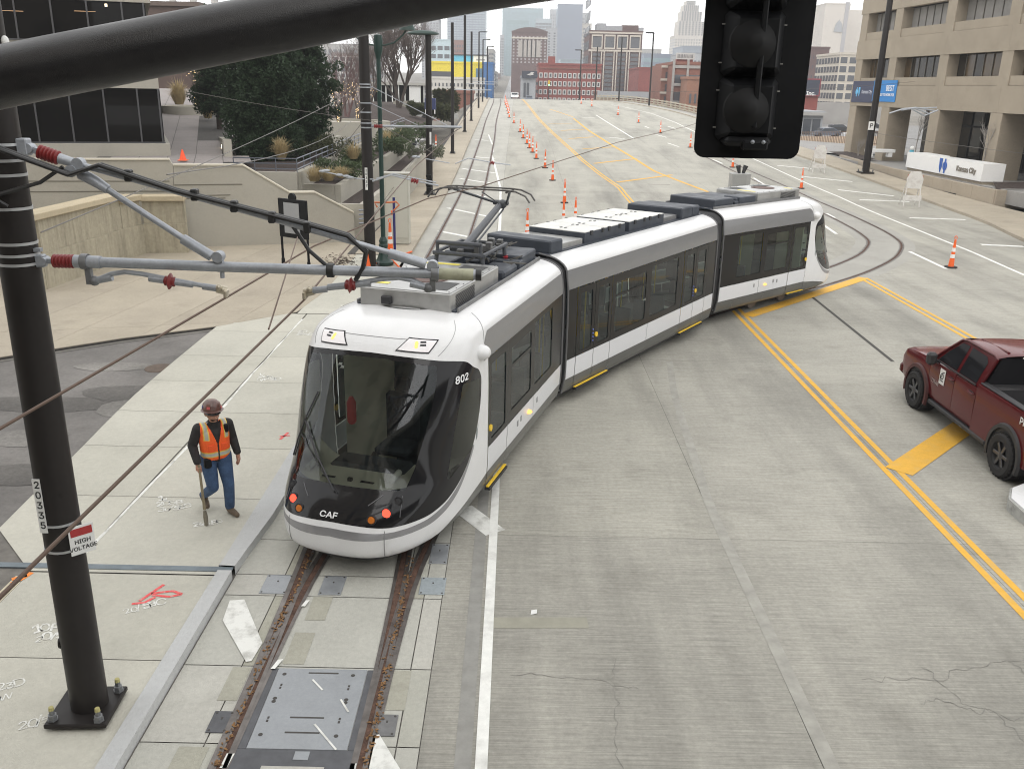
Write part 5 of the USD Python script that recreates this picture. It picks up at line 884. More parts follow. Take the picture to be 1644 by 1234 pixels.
for sx in (-1, 1): put(gl, 'lamp_head', MB().lathe([(0, 0.3), (0.2, 0.2), (0.28, 0.0), (0.0, -0.02)], (-4.78+sx*1.0, 32.05, 8.1), 14), LGREEN, 30)
# right side: sign pole and viaduct lamps
sp = thing('tall_pole', 'tall black pole standing on the right pavement in front of the office building', 'pole', (26.62, 69.3, 0.62)); put(sp, 'shaft', MB().lathe([(0, 0), (0.27, 0), (0.2, 13), (0, 13)], (26.62, 69.3, 0.62), 20), POLE, 40); put(sp, 'base_plate', MB().box((26.62, 69.3, 0.67), (1.0, 1.0, 0.1)), POLE); put(sp, 'parking_plate', MB().box((26.45, 69.02, 4.1), (0.42, 0.02, 0.62)), SIGNW); t = MB(); t.text('P', 0.3, (26.45, 69.0, 3.97), (1, 0, 0), (0, 0, 1), 0.004, True, True); put(sp, 'parking_letter', t, INK)
for sx in (-1, 1):
    for sy in (-1, 1): put(sp, 'anchor_bolt', MB().cyl((26.62+sx*0.4, 69.3+sy*0.4, 0.7), (26.62+sx*0.4, 69.3+sy*0.4, 0.9), 0.05, n=6), GALV_D)
rl = ['viaduct lamp pole with a left-hand arm, nearest the railing bend', 'thin black viaduct pole in front of the brown brick office block', 'thin viaduct pole left of the brick office block', 'short viaduct lamp pole over the red brick building', 'black viaduct pole close beside the hanging signal']
for k, (x, y, h, armed) in enumerate([(23.75, 168.1, 12.3, 1), (20.6, 190, 12.3, 0), (17.0, 205, 11.0, 0), (14.0, 212, 10.6, 1), (26.1, 134, 13.2, 0)]):
    z = float(zr(y))+0.1; p = thing('lamp_pole', rl[k], 'lamp pole', (x, y, z)); put(p, 'shaft', MB().lathe([(0, 0), (0.17, 0), (0.12, h), (0, h)], (x, y, z), 10), POLE, 40)
    if armed: put(p, 'lamp_head', MB().box((x-0.7, y, z+h), (1.4, 0.4, 0.2), bev=0.03), POLE)
# ================================================================ left side: retaining walls, plaza, glass building, planting
WALLM = concrete((0.40, 0.378, 0.325), big=0.06, fine=0.04, stain=0.08, name='wall_render'); WALLO = None
def stained(base):
    global _m; _m += 1; b = np.array(base)
    return usdkit.material(stage, f'/World/Looks/stained_concrete_{_m:03d}', {'p': ('principled_bsdf', {'roughness': 0.85}), 'g': ('geometry', {}), 'mp': ('mapping', {'scale': (3.0, 3.0, 0.35)}), 'n': ('noise_texture', {'scale': 1.6, 'detail': 7.0, 'roughness': 0.65}), 'r': ('rgb_ramp', {'ramp': [(0.35, tuple(b*1.05)), (0.52, tuple(b*0.92)), (0.74, tuple(b*0.58))]}),
        'n2': ('noise_texture', {'scale': 9.0, 'detail': 5.0}), 'r2': ('rgb_ramp', {'ramp': [(0.3, (0.9,)*3), (0.7, (1.08,)*3)]}), 'm': ('mix_color', {'blend_type': 'multiply', 'fac': 1.0})},
        [('g.position', 'mp.vector'), ('mp.vector', 'n.vector'), ('n.fac', 'r.fac'), ('g.position', 'n2.vector'), ('n2.fac', 'r2.fac'), ('r.color', 'm.a'), ('r2.color', 'm.b'), ('m.result', 'p.base_color')], surface='p.BSDF')
WALLO = stained((0.40, 0.36, 0.27)); CAP = concrete((0.47, 0.40, 0.28), big=0.1, stain=0.15); DGLASS = mat((0.007, 0.0065, 0.006), 0.03, spec=0.12, name='dark_glass'); MULL = mat((0.11, 0.11, 0.115), 0.4, 0.5); PAVER = concrete((0.26, 0.235, 0.225), big=0.1, stain=0.1, name='pavers'); RAILM = mat((0.16, 0.175, 0.21), 0.35, 0.5, name='railing_paint')
C19, S19 = math.cos(math.radians(18)), math.sin(math.radians(18)); E1 = np.array([C19, S19, 0.]); E2 = np.array([-S19, C19, 0.]); E2B = np.array([-math.sin(math.radians(22.5)), math.cos(math.radians(22.5)), 0.])
W1a, W1b = np.array([-9.3, 36.0]), np.array([-9.3+C19, 36.0+S19])
def onw(x, y): return PL(x, y, W1a, W1b)
def wall_from(pts_px, thick, name, parent, look):
    P = np.array([onw(*q) for q in pts_px]); s = (P[:, :2]-W1a) @ E1[:2]; poly = Polygon(np.column_stack([s, P[:, 2]])); return put(parent, name, MB().plate(poly, (W1a[0], W1a[1], 0), E1, (0, 0, 1), -thick), look)
rw = thing('retaining_wall', 'long beige stepped retaining wall below the dark glass building', 'wall', (-9.3, 36, 0))
z2s = lambda x, y: ((onw(x, y)[:2]-W1a) @ E1[:2], onw(x, y)[2])
wall_from([(-140, 257), (272, 257), (278, 266), (278, 430), (-140, 560)], 0.4, 'wall_panel', rw, WALLM)
wall_from([(278.6, 266), (390, 266), (465, 310), (505, 309.5), (568, 342), (571, 400), (278.6, 430)], 0.38, 'wall_panel', rw, WALLM)
cp = MB()
for a, b in (((-140, 257), (272, 257)), ((278, 266), (390, 266)), ((390, 266), (465, 310)), ((465, 310), (505, 309.5)), ((505, 309.5), (568, 342))):
    p, q = onw(*a), onw(*b); cp.bar(p+[0, 0, 0.02]+E2*0.19, q+[0, 0, 0.02]+E2*0.19, 0.46, 0.05)
put(rw, 'coping', cp, concrete((0.55, 0.51, 0.42), big=0.06, stain=0.08))
gv = MB()
for a, b in (((45, 291), (272, 291)), ((45, 308), (272, 307)), ((280, 297), (389, 296)), ((280, 315), (370, 313)), ((280, 319), (362, 318))): p, q = onw(*a), onw(*b); gv.bar(p-E2*0.002, q-E2*0.002, 0.02, 0.035)
put(rw, 'groove', gv, mat((0.16, 0.15, 0.12), 0.9))
# older stained wall in front
ow = thing('retaining_wall', 'older streaked low concrete wall with a thick cap in front of the stepped one', 'wall', (-14.4, 27, 0)); pts = [G(66, 474), G(214, 416), G(236, 411), G(303, 410)]; pts[1] = G(206, 420)
for k in range(3):
    a, b = pts[k][:2], pts[k+1][:2]; d = (b-a)/np.linalg.norm(b-a); n = np.array([-d[1], d[0]]); topz = [2.45, 2.3, 2.25][k]
    lo_, up2 = (a+b)/2+n*0.2, (a+b)/2+n*0.27
    L = np.linalg.norm(b-a); put(ow, 'lower_wall', MB().frame((*lo_, 0.6), (*d, 0), (*n, 0), (0, 0, 1), (L/2, 0.2, 0.6)), WALLO); put(ow, 'upper_wall', MB().frame((*up2, 1.2+(topz-1.4)/2), (*d, 0), (*n, 0), (0, 0, 1), (L/2-0.01, 0.2, (topz-1.4)/2)), WALLO); put(ow, 'cap', MB().frame((*up2, topz-0.1), (*d, 0), (*n, 0), (0, 0, 1), (L/2+0.03, 0.34, 0.1), 0.02), CAP)
a = pts[0][:2]; put(ow, 'end_block', MB().box((a[0]-0.6, a[1]+0.4, 1.2), (1.2, 0.45, 2.4), rz=0.3), WALLO)
# plaza paving and the building
PZ = 3.0
pz = thing('upper_plaza', 'grey paved ramp between the glass building and the lit low wall', kind='structure')
B0 = np.array([-16.3, 42.2, 0]); b0_ = AY(265, 232, 42.2); BR = np.array([b0_[0]+0.1, 42.2, 0])     # building's near right corner
def LP(a, b, z=0): return BR + E1*a + E2*b + np.array([0, 0, z])
A = G(361, 252, PZ); wa = A[:2]; wb = wa+E2[:2]*24.0+E1[:2]*(-0.6); dw = (wb-wa)/np.linalg.norm(wb-wa); nw = np.array([dw[1], -dw[0]]); zfar = PL(311, 198, wa, wb)
zt = lambda u: PZ+0.02+u*(zfar[2]-PZ)*24.0/max(1.0, np.linalg.norm(zfar[:2]-wa))
m = MB()
for j in range(14):
    for i in range(-1, 5):
        z0, z1 = PZ+max(0, j*1.0-3)*0.09, PZ+max(0, (j+1)*1.0-3)*0.09
for i in range(-2, 6):
    for j in range(-5, 34):
        za = PZ + max(0, j*1.2-1)*0.065; zb = PZ + max(0, (j+1)*1.2-1)*0.065; g = 0.012
        if ((LP(i*1.2+1.2, j*1.2)[:2]-wa) @ nw > 0.05 and j > -1) or (j < 0 and LP(i*1.2+1.2, j*1.2)[0] > -11.3): continue
        put(pz, 'paver', MB().poly([LP(i*1.2+g, j*1.2+g, za+.004), LP(i*1.2+1.2-g, j*1.2+g, za+.004), LP(i*1.2+1.2-g, j*1.2+1.2-g, zb+.004), LP(i*1.2+g, j*1.2+1.2-g, zb+.004)]), PAVER)
put(pz, 'bed', MB().gridf(np.array([[LP(-3, -7, PZ-0.02), LP(2.9, -7, PZ-0.02)], [LP(-3, 1, PZ-0.02), LP(2.9, 1, PZ-0.02)], [LP(-3, 41, PZ+2.5), LP(2.6, 41, PZ+2.5)]])), JOINT)
put(pz, 'fill', MB().gridf(np.array([[LP(-25, -7.5, PZ-.05), LP(-2, -7.5, PZ-.05)], [LP(-25, 0, PZ-.05), LP(-2, 0, PZ-.05)]])), PAVER)
bl = thing('office_building', 'low office building with bands of dark glass at the left edge', 'building', tuple(BR[:2])+(3.0,))
def slabx(a0, a1, b0, b1, z0, z1, name, look, bev=0.0): return put(bl, name, MB().frame(BR+E1*(a0+a1)/2+E2B*(b0+b1)/2+[0, 0, (z0+z1)/2], E1, E2B, (0, 0, 1), ((a1-a0)/2, (b1-b0)/2, (z1-z0)/2), bev), look)
slabx(-30, 0.12, 0, 24, 2.9, 3.55, 'plinth', WALLM); slabx(-30, -0.1, 0.3, 23.5, 5.95, 7.85, 'floor_band', WALLM); slabx(-30, -0.1, 0.3, 23.5, 9.55, 11.2, 'roof_band', WALLM)
for z0, z1, a_end in ((3.55, 5.95, 0.0), (7.85, 9.55, -0.25)):
    slabx(-29.8, a_end-0.12, 0.42, 23.2, z0+0.002, z1-0.002, 'interior_core', mat((0.012, 0.011, 0.010), 0.8))
    a = a_end-0.16
    k = 0; w = 1.42; e = a; first = 0.9
    while e > -14:
        ww = first if k == 0 else w; slabx(e-ww+0.035, e-0.035, 0.30, 0.34, z0+0.06, z1-0.06, 'window', DGLASS); slabx(e-0.035, e+0.035, 0.26, 0.38, z0+0.002, z1-0.002, 'mullion', MULL); e -= ww; k += 1
    e = 0.3
    while e < 22: slabx(a_end-0.13, a_end-0.09, e+0.05, e+1.4, z0+0.06, z1-0.06, 'window', DGLASS); slabx(a_end-0.14, a_end-0.05, e+1.4, e+1.47, z0+.002, z1-.002, 'mullion', MULL); e += 1.47
    slabx(-30, a_end-0.05, 0.24, 0.40, z0, z0+0.06, 'sill', MULL)
CEIL = lamp((1.0, 0.62, 0.35), 0.5)
for a in (-5.6, -2.9, -2.75, -6.1):
    put(bl, 'ceiling_light', MB().frame(LP(a, 0.28, 9.1 if a > -4 else 9.0), E1, E2, (0, 0, 1), (0.35, 0.01, 0.012)), CEIL)
put(bl, 'ceiling_light', MB().frame(LP(-1.95, 0.28, 9.38), E1, E2, (0, 0, 1), (0.05, 0.01, 0.06)), lamp((1, 0.85, 0.6), 2.0))
# low wall with step lights on the right of the ramp
lw = thing('lit_wall', 'low beige wall with four glowing step lights along the ramp', 'wall', (-13, 43, 3))
sheet = MB(); n = 10; U = np.linspace(0, 1, n); pr = []
for u in U: c = wa+(wb-wa)*u; z0 = zt(u)-0.3; pr.append([(*c, z0), (*c, z0+1.05), (*(c+nw*0.35), z0+1.05), (*(c+nw*0.35), z0-0.3)])
sheet.gridf(np.array(pr)); sheet.poly(pr[0][::-1]); put(lw, 'wall_body', sheet, WALLM)
for x, y in ((356, 236), (341, 223.5), (328, 213.5), (318, 205)):
    q = PL(x, y, wa, wb); put(lw, 'step_light', MB().frame(q-np.array([*nw, 0])*0.012, (*dw, 0), (*nw, 0), (0, 0, 1), (0.13, 0.012, 0.11)), lamp((1.0, 0.86, 0.55), 2.6))
# round planter at the ramp's head, pots, far low walls
rp = thing('round_planter', 'round beige planter at the head of the ramp', 'planter', (-24, 62, 4)); c = AY(308, 195, 62.0); put(rp, 'drum', MB().lathe([(1.9, -0.2), (1.9, 1.0), (1.7, 1.0), (1.7, 0.85), (0, 0.85)], c, 30), WALLM, 40)
fw_ = thing('garden_wall', 'long beige garden wall behind the round planter', 'wall', (-25, 70, 5)); p, q = AY(262, 182, 68), AY(345, 190, 68); put(fw_, 'wall_body', MB().bar(p+[0, 0, -.3], q+[0, 0, -.1], 0.4, 1.6), WALLM); put(fw_, 'wall_body', MB().bar(AY(300, 168, 74), AY(348, 170, 74), 0.4, 1.2), WALLM)
ub = thing('brown_building', 'dark brown building behind the ramp garden', 'building', (-35, 84, 3)); p, q = AY(225, 150, 92), AY(330, 150, 92); put(ub, 'wall', MB().box(((p[0]+q[0])/2, 94, 8), (q[0]-p[0], 4, 10)), mat((0.09, 0.06, 0.05), 0.8, var=0.2, vs=0.5)); put(ub, 'parapet', MB().box(((p[0]+q[0])/2, 93.9, 13.2), (q[0]-p[0]+.3, 4.3, 0.4)), mat((0.12, 0.09, 0.075), 0.8))
lawn = thing('lawn', 'grassy bank left of the round planter', kind='structure'); put(lawn, 'turf', MB().poly([AY(255, 192, 72)-[4, 0, 0], AY(300, 180, 72), AY(300, 165, 84), AY(255, 165, 84)-[6, 0, 0]]), mat((0.11, 0.12, 0.055), 0.95, var=0.3, vs=2))
# terraces: stepped planters right of the steps
SOIL = mat((0.055, 0.04, 0.035), 0.95, var=0.4, vs=6, var2=0.3, vs2=40, bump=0.02, bs=30); 
def hull_planter(name, label, outline, z0, z1, t=0.22, soil=0.18, ztop2=None):
    o = thing(name, label, 'planter', (*outline[0], z0)); P = Polygon(outline); ring = P.difference(P.buffer(-t)); put(o, 'wall_body', MB().prism(ring, z0, z1), WALLM); put(o, 'soil', MB().prism(P.buffer(-t+0.01), z0, z1-soil), SOIL); return o
def wall_x(parent, x, prof, t, zb, look=WALLM, name='wall_body'):
    """wall along the street in the plane x, its top following (y, z) pairs"""
    P = Polygon([(prof[0][0], zb)] + list(prof) + [(prof[-1][0], zb)]); return put(parent, name, MB().plate(P, (x, 0, 0), (0, 1, 0), (0, 0, 1), t), look)
LOWT = [(37.15, 1.62), (48.4, 1.64), (62.4, 1.96), (66.0, 2.02)]; UPT = [(39.0, 2.19), (45.5, 2.27), (51.0, 2.35), (58.6, 2.42), (70.0, 2.62)]; RWT = [(38.6, 2.74), (50.0, 2.92), (58.8, 3.03), (76.0, 3.18)]
lp_ = thing('terrace_planter', 'lower beige terrace planter of bare dark soil beside the pavement', 'planter', (-6.5, 37, 0.1)); wall_x(lp_, -6.52, LOWT, 0.22, 0.0); put(lp_, 'wall_body', MB().box((-7.05, 37.26, 0.81), (1.06, 0.22, 1.62)), WALLM); put(lp_, 'soil', MB().gridf(np.array([[(-7.6, y, z-0.22) for y, z in LOWT], [(-6.5, y, z-0.22) for y, z in LOWT]])), SOIL)
up__ = thing('terrace_planter', 'upper beige terrace planter with golden grass and low evergreens', 'planter', (-7.7, 39, 0.5)); wall_x(up__, -7.86, UPT, 0.26, 0.2); put(up__, 'wall_body', MB().box((-8.55, 39.12, 1.2), (1.36, 0.24, 1.98)), WALLM); put(up__, 'soil', MB().gridf(np.array([[(-9.25, y, z-0.18) for y, z in UPT], [(-7.8, y, z-0.18) for y, z in UPT]])), SOIL); put(up__, 'end_cap', MB().box((-7.73, 70.2, 1.7), (0.3, 0.3, 1.9)), WALLM); wall_x(up__, -7.595, [(64.2, 2.36), (67.6, 2.42)], 0.01, 2.0, SIGB, 'dark_plate')
sw1 = thing('terrace_wall', 'beige terrace wall carrying the blue-grey railing', 'wall', (-9.3, 38.5, 1)); wall_x(sw1, -9.46, RWT, 0.26, 0.5); put(sw1, 'wall_body', MB().box((-10.6, 38.45, 1.62), (2.55, 0.26, 2.24)), WALLM); 
rl_ = thing('railing', 'blue-grey three-bar railing bending uphill along the terrace', 'railing', (-10, 38, 2.5)); path = [np.array(q) for q in ((-12.0, 38.45, 2.76), (-9.33, 38.5, 2.76), (-9.33, 50.0, 2.95), (-9.33, 58.8, 3.06), (-9.33, 76.0, 3.21))]
for h in (0.10, 0.32, 0.53): put(rl_, 'rail', MB().tube([p+np.array([0, 0, h]) for p in path], 0.026, 6), RAILM, 40)
for k, (p, q) in enumerate(zip(path[:-1], path[1:])):
    nseg = (3, 9, 7, 13)[k]
    for i in range(nseg): c = p+(q-p)*i/nseg; put(rl_, 'post', MB().bar(c-[0, 0, 0.05], c+[0, 0, 0.53], 0.05, 0.03), RAILM)
ut = thing('utility_cabinet', 'pale grey utility cabinet standing beside the terrace planter', 'cabinet', (-4.9, 36, 0.13)); q = AY(615, 345, 36.2); put(ut, 'body', MB().box((q[0]+0.55, 36.5, 1.55), (1.0, 0.5, 2.8), bev=0.02), mat((0.45, 0.44, 0.38), 0.6, var=0.05)); put(ut, 'door', MB().box((q[0]+0.55, 36.245, 1.6), (0.86, 0.02, 2.4), bev=0.01), mat((0.48, 0.47, 0.41), 0.6)); put(ut, 'lid', MB().box((q[0]+0.55, 36.5, 2.98), (1.08, 0.58, 0.06), bev=0.01), mat((0.40, 0.39, 0.34), 0.6))
# kiosk sign on two posts
kp = G(456, 437); kq = G(497, 444); ks = thing('information_sign', 'black two-post notice board with a blank grey panel', 'sign', tuple((kp+kq)/2)); dk_ = (kq-kp)/np.linalg.norm(kq-kp); nk = np.array([dk_[1], -dk_[0], 0]); cK = (kp+kq)/2
for p in (kp, kq): put(ks, 'post', MB().lathe([(0, 0.1), (0.16, 0.1), (0.16, 0.18), (0.07, 0.22), (0.06, 0.5), (0.045, 0.52), (0.04, 1.4), (0, 1.4)], p, 14), SIGB, 30)
put(ks, 'board', MB().frame(cK+[0, 0, 1.93], dk_, nk, (0, 0, 1), (0.66, 0.05, 0.66), 0.015), SIGB); put(ks, 'notice_panel', MB().frame(cK+[-0.02, 0, 1.95]+nk*0.052, dk_, nk, (0, 0, 1), (0.36, 0.006, 0.52)), mat((0.30, 0.31, 0.32), 0.35)); put(ks, 'crest_knob', MB().lathe([(0, 0.04), (0.16, 0.04), (0.16, -0.04), (0, -0.04)], cK+[0, 0, 2.64], 18, nk), SIGB, 30)
hj = MB()
for k in range(4): c = onw(575, 337+k*7)+np.array([0.05, -0.1, 0]); hj.tube([c, c+[0.28, 0, 0.02]], 0.03, 5)
single('handrail_stub', hj, RAILM, 'short dark rail ends sticking out of the end of the stepped wall', 'rail')
dbs = MB(); r = np.random.RandomState(8)
for k in range(160): p = G(545+r.randn()*14, 420-(r.randn()*5), 0.11); s = 0.05+r.rand()*0.07; a = r.rand()*6; dbs.add([p+[-s*math.cos(a), -s*math.sin(a), 0], p+[s*0.3, -s*0.3, 0.04], p+[s*math.cos(a), s*math.sin(a), 0.02]], [[0, 1, 2]])
single('leaf_drift', dbs, mat((0.09, 0.07, 0.06), 0.9, var=0.5, vs=8), 'drift of dark leaves at the foot of the stepped wall', 'leaves', kind='stuff')
# ---------------------------------------------------------------- vegetation
NEEDLE = None
def leafmat(col, v=0.35, name='foliage'):
    global _m; _m += 1; c = np.array(col)
    return usdkit.material(stage, f'/World/Looks/{name}_{_m:03d}', {'d': ('principled_bsdf', {'roughness': 0.6, 'specular_ior_level': 0.3}), 't': ('translucent_bsdf', {'color': tuple(c*1.3)}), 'g': ('geometry', {}), 'n': ('noise_texture', {'scale': 1.8, 'detail': 4.0}), 'wn': ('white_noise_texture', {'dimensions': '1D'}), 'm': ('mix_float', {'fac': 0.45}), 'r': ('rgb_ramp', {'ramp': [(0.2, tuple(c*(1-v))), (0.8, tuple(c*(1+v)))]}), 'x': ('mix_closure', {'fac': 0.18})},
        [('g.position', 'n.vector'), ('g.random_per_island', 'wn.w'), ('n.fac', 'm.a'), ('wn.value', 'm.b'), ('m.result', 'r.fac'), ('r.color', 'd.base_color'), ('d.BSDF', 'x.closure1'), ('t.BSDF', 'x.closure2')], surface='x.closure')
PINE = leafmat((0.022, 0.040, 0.018), 0.5, 'pine_needles'); SHRUB = leafmat((0.055, 0.075, 0.035), 0.4); GRASSM = leafmat((0.34, 0.27, 0.15), 0.35, 'dry_grass'); HEDGE = leafmat((0.045, 0.05, 0.022), 0.4); BARK = mat((0.075, 0.06, 0.05), 0.9, var=0.3, vs=8); TWIG = mat((0.12, 0.095, 0.085), 0.9, var=0.2, vs=2); TWIGP = mat((0.32, 0.30, 0.28), 0.8)
def tufts(m, C, rs, n, size, rg):
    """needle or leaf sprays: small pointed quads around clump centres"""
    C = np.asarray(C); k = rg.integers(0, len(C), n); d = rg.normal(size=(n, 3)); d /= np.linalg.norm(d, axis=1, keepdims=True); p = C[k] + d*(np.asarray(rs)[k]*rg.uniform(0.45, 1.0, n)**0.6)[:, None]
    a = d + rg.normal(size=(n, 3))*0.6; a /= np.linalg.norm(a, axis=1, keepdims=True); b = np.cross(a, rg.normal(size=(n, 3))); b /= np.linalg.norm(b, axis=1, keepdims=True); s = size*rg.uniform(0.6, 1.4, n)[:, None]
    V = np.stack([p-a*s*0.5, p+b*s*0.28, p+a*s, p-b*s*0.28], 1).reshape(-1, 3); F = np.arange(n*4).reshape(n, 4); return m.add(V, F)
def conifer(label, base, h, rad, n, seed, low=0.05, look=PINE):
    rg = np.random.default_rng(seed); o = thing('pine_tree', label, 'tree', base); base = np.array(base, float)
    put(o, 'trunk', MB().tube([base, base+[0.05, 0, h*0.5], base+[0, 0.05, h*0.95]], [0.17, 0.11, 0.02], 8), BARK, 40)
    C, R = [], []; br = MB()
    for k in range(110):
        u = low + (1-low)*(k+rg.random())/110; prof = rad*min(1.0, (1.0-u)*1.75+0.10)*(0.75+0.35*math.sin(u*3+seed)); a = k*2.4+rg.normal()*0.4; rr2 = prof*rg.uniform(0.55, 1.12); c = base+[math.cos(a)*rr2, math.sin(a)*rr2, u*h-0.14*rr2]
        br.tube([base+[0, 0, u*h-0.1], (base+[0, 0, u*h-0.15]+c)/2, c], [0.035, 0.025, 0.01], 4, False)
        for t in (1.0, 0.72, 0.45): C.append(base*1.0+[(c[0]-base[0])*t, (c[1]-base[1])*t, (c[2]-base[2])-(1-t)*0.02+rg.normal()*0.1]); R.append(0.55*(0.6+0.6*rg.random())*(rad/3.0)*(1.15-0.35*u))
    put(o, 'branches', br, BARK, kind='stuff'); put(o, 'crown', tufts(MB(), C, R, n, 0.125, rg), look, kind='stuff'); return o
conifer('large dark pine with low sweeping branches behind the terrace railing', AY(425, 252, 45.0)-[0, 0, 0.3], 7.6, 3.3, 90000, 4, 0.06)
conifer('second dark pine half hidden left of the large one', AY(352, 200, 54.0)-[0, 0, 0.4], 6.4, 2.3, 26000, 9, 0.2); conifer('taller pine forming the right shoulder of the dark clump', AY(492, 225, 49.0)-[0, 0, 0.2], 7.0, 1.9, 34000, 12, 0.05)
def bare(label, base, h, seed, look=TWIG, spread=0.5, depth=6, trunk=0.16, lights=0, group=None, stems=1, name='bare_tree', fork=3):
    rg = random.Random(seed); o = thing(name, label, 'tree', base, group=group); base = np.array(base, float); tr, tw, tips = MB(), MB(), []
    def grow(p, d, L, r, k):
        bend = np.array([rg.gauss(0, 1), rg.gauss(0, 1), rg.gauss(0, .5)])*0.12; m_ = p+d*L*0.5+bend*L*0.3; q = p+(d+bend*0.5)*L; (tr if k < 2 else tw).tube([p, m_, q], [r, r*0.85, r*0.7], 6 if k < 2 else 3, False); tips.append(q)
        if k >= depth: return
        for _ in range(fork if k < 2 else (3 if rg.random() < 0.6 else 2)):
            e = d+np.array([rg.gauss(0, 1), rg.gauss(0, 1), rg.gauss(0.1, .6)])*spread*(0.8 if k else 0.7); e[2] += 0.18; e /= np.linalg.norm(e); grow(q if rg.random() < 0.7 else m_, e, L*rg.uniform(0.62, 0.86), r*0.62, k+1)
    for s_ in range(stems):
        a = s_*2.1; d = np.array([math.cos(a)*0.28*(stems > 1), math.sin(a)*0.28*(stems > 1), 1.0]); d /= np.linalg.norm(d); grow(base, d, h*0.24, trunk, 0)
    put(o, 'trunk', tr, BARK if look is TWIG else look, 40); put(o, 'twigs', tw, look, kind='stuff')
    if lights:
        lm = MB()
        for k in range(lights): q = min((tips[rg.randrange(len(tips))] for _ in range(4)), key=lambda t: t[2]); lm.box(q+np.array([rg.gauss(0, .12), rg.gauss(0, .12), rg.gauss(0, .2)]), (0.02, 0.02, 0.02))
        for k in range(lights//2): z = rg.random()*h*0.25; a = rg.random()*6; lm.box(base+[math.cos(a)*trunk*1.1, math.sin(a)*trunk*1.1, z], (0.02, 0.02, 0.02))
        put(o, 'fairy_lights', lm, lamp((1.0, 0.72, 0.35), 4.0), kind='stuff')
    return o
bare('large bare tree with a fan of fine twigs behind the lamp post', np.append(AY(640, 178, 100)[:2], 3.4), 11.5, 3, depth=8, trunk=0.2, stems=5, spread=0.4); bare('bare spreading tree left of the large one behind the second pole', np.append(AY(590, 185, 96)[:2], 3.2), 9.5, 8, depth=7, trunk=0.13, stems=3, spread=0.4); bare('reddish bare tree between the pines and the second pole', np.append(AY(556, 190, 84)[:2], 3.0), 8.0, 21, look=mat((0.13, 0.08, 0.075), 0.9), depth=6, trunk=0.14, stems=2)
bare('small bare tree hung with fairy lights in the octagonal planter', AY(545, 205, 62), 4.6, 5, depth=5, trunk=0.08, lights=90, stems=2); bare('bare tree with fairy lights close behind the second black pole', AY(574, 200, 66), 4.4, 6, depth=5, trunk=0.08, lights=70, stems=2); bare('bare tree in the round planter sparkling with fairy lights', AY(317, 182, 62.2), 4.6, 7, depth=5, trunk=0.09, lights=110)
def grass(label, c, h, r, n, seed, look=GRASSM, name='ornamental_grass'):
    rg = np.random.default_rng(seed); a = rg.uniform(0, 2*PI, n); q = np.sqrt(rg.random(n))*r*0.35; lean = rg.uniform(0.05, 1.0, n)**0.8*r; L = h*rg.uniform(0.45, 1.1, n)*(1-0.35*(lean/r)**2); ca, sa = np.cos(a), np.sin(a); p0 = np.stack([q*ca, q*sa, 0*a], 1); p1 = p0+np.stack([lean*0.45*ca, lean*0.45*sa, L*0.72], 1); p2 = p0+np.stack([lean*1.25*ca, lean*1.25*sa, L*rg.uniform(0.75, 1.0, n)], 1); w = np.stack([-sa, ca, 0*a], 1)*0.010*max(1, h)
    V = np.stack([p0-w, p0+w, p1+w, p1-w, p2], 1).reshape(-1, 3)+np.asarray(c, float); b = np.arange(n)[:, None]*5; F = np.vstack([b+[0, 1, 2], b+[0, 2, 3], b+[3, 2, 4]]); o = thing(name, label, 'grass', c); put(o, 'blades', MB().add(V, F), look, kind='stuff'); return o
grass('tall golden grass clump under the pine beside the railing', AY(452, 256, 41.5), 1.15, 0.5, 420, 1); grass('straw grass plume left of the ramp head', AY(288, 168, 66), 1.9, 0.8, 500, 2); grass('golden grass at the top of the lit wall', AY(334, 190, 58), 1.8, 0.6, 700, 3)
for k, (x, y, Y, h) in enumerate([(505, 291, 38.6, 0.75), (528, 290, 38.8, 0.65), (548, 285, 40, 0.6), (568, 255, 44, 0.9), (622, 238, 54, 1.2), (638, 228, 58, 1.0)]): grass(['straw clump at the near left end of the upper planter', 'straw clump in the middle of the near planter edge', 'low straw clump at the near corner of the upper planter', 'straw clump beside the railing wall', 'tall straw clump behind the green lamp post', 'straw clump at the far end of the planter'][k], AY(x, y, Y), h, 0.55, 260, 20+k)
def shrub(label, c, rx, ry, h, n, seed, look=SHRUB, size=0.12, name='shrub'):
    rg = np.random.default_rng(seed); C = np.asarray(c)+np.column_stack([rg.uniform(-rx, rx, 14), rg.uniform(-ry, ry, 14), rg.uniform(0.15, 0.75, 14)*h]); o = thing(name, label, 'shrub', c); st_ = MB()
    for q in C: st_.tube([np.asarray(c, float), (np.asarray(c)+q)/2+[0, 0, 0.05], q], 0.015, 3, False)
    put(o, 'stems', st_, BARK, kind='stuff'); put(o, 'foliage', tufts(MB(), C, np.full(14, 0.5*min(rx, h)+0.08), n, size, rg), look, kind='stuff'); return o
for k, (x, y, Y, rx) in enumerate([(545, 278, 42, 0.9), (570, 262, 45, 0.8), (622, 240, 52, 1.0), (640, 225, 56, 1.0), (660, 215, 64, 1.1)]): shrub(['low spreading evergreen nearest the golden grass', 'low evergreen against the railing wall', 'evergreen shrub just right of the green lamp post', 'rounded evergreen in the middle of the terrace', 'evergreen at the far end of the terrace'][k], AY(x, y, Y), rx, 0.8, 0.6, 1600, 40+k)
shrub('grey-green ground cover in the lower planter by the pavement', AY(672, 246, 58), 1.4, 1.6, 0.45, 1500, 60, leafmat((0.11, 0.12, 0.08), 0.3)); shrub('small dark shrubs under the pine near the lit planter', AY(505, 245, 46), 1.6, 0.8, 0.7, 1600, 61, HEDGE)
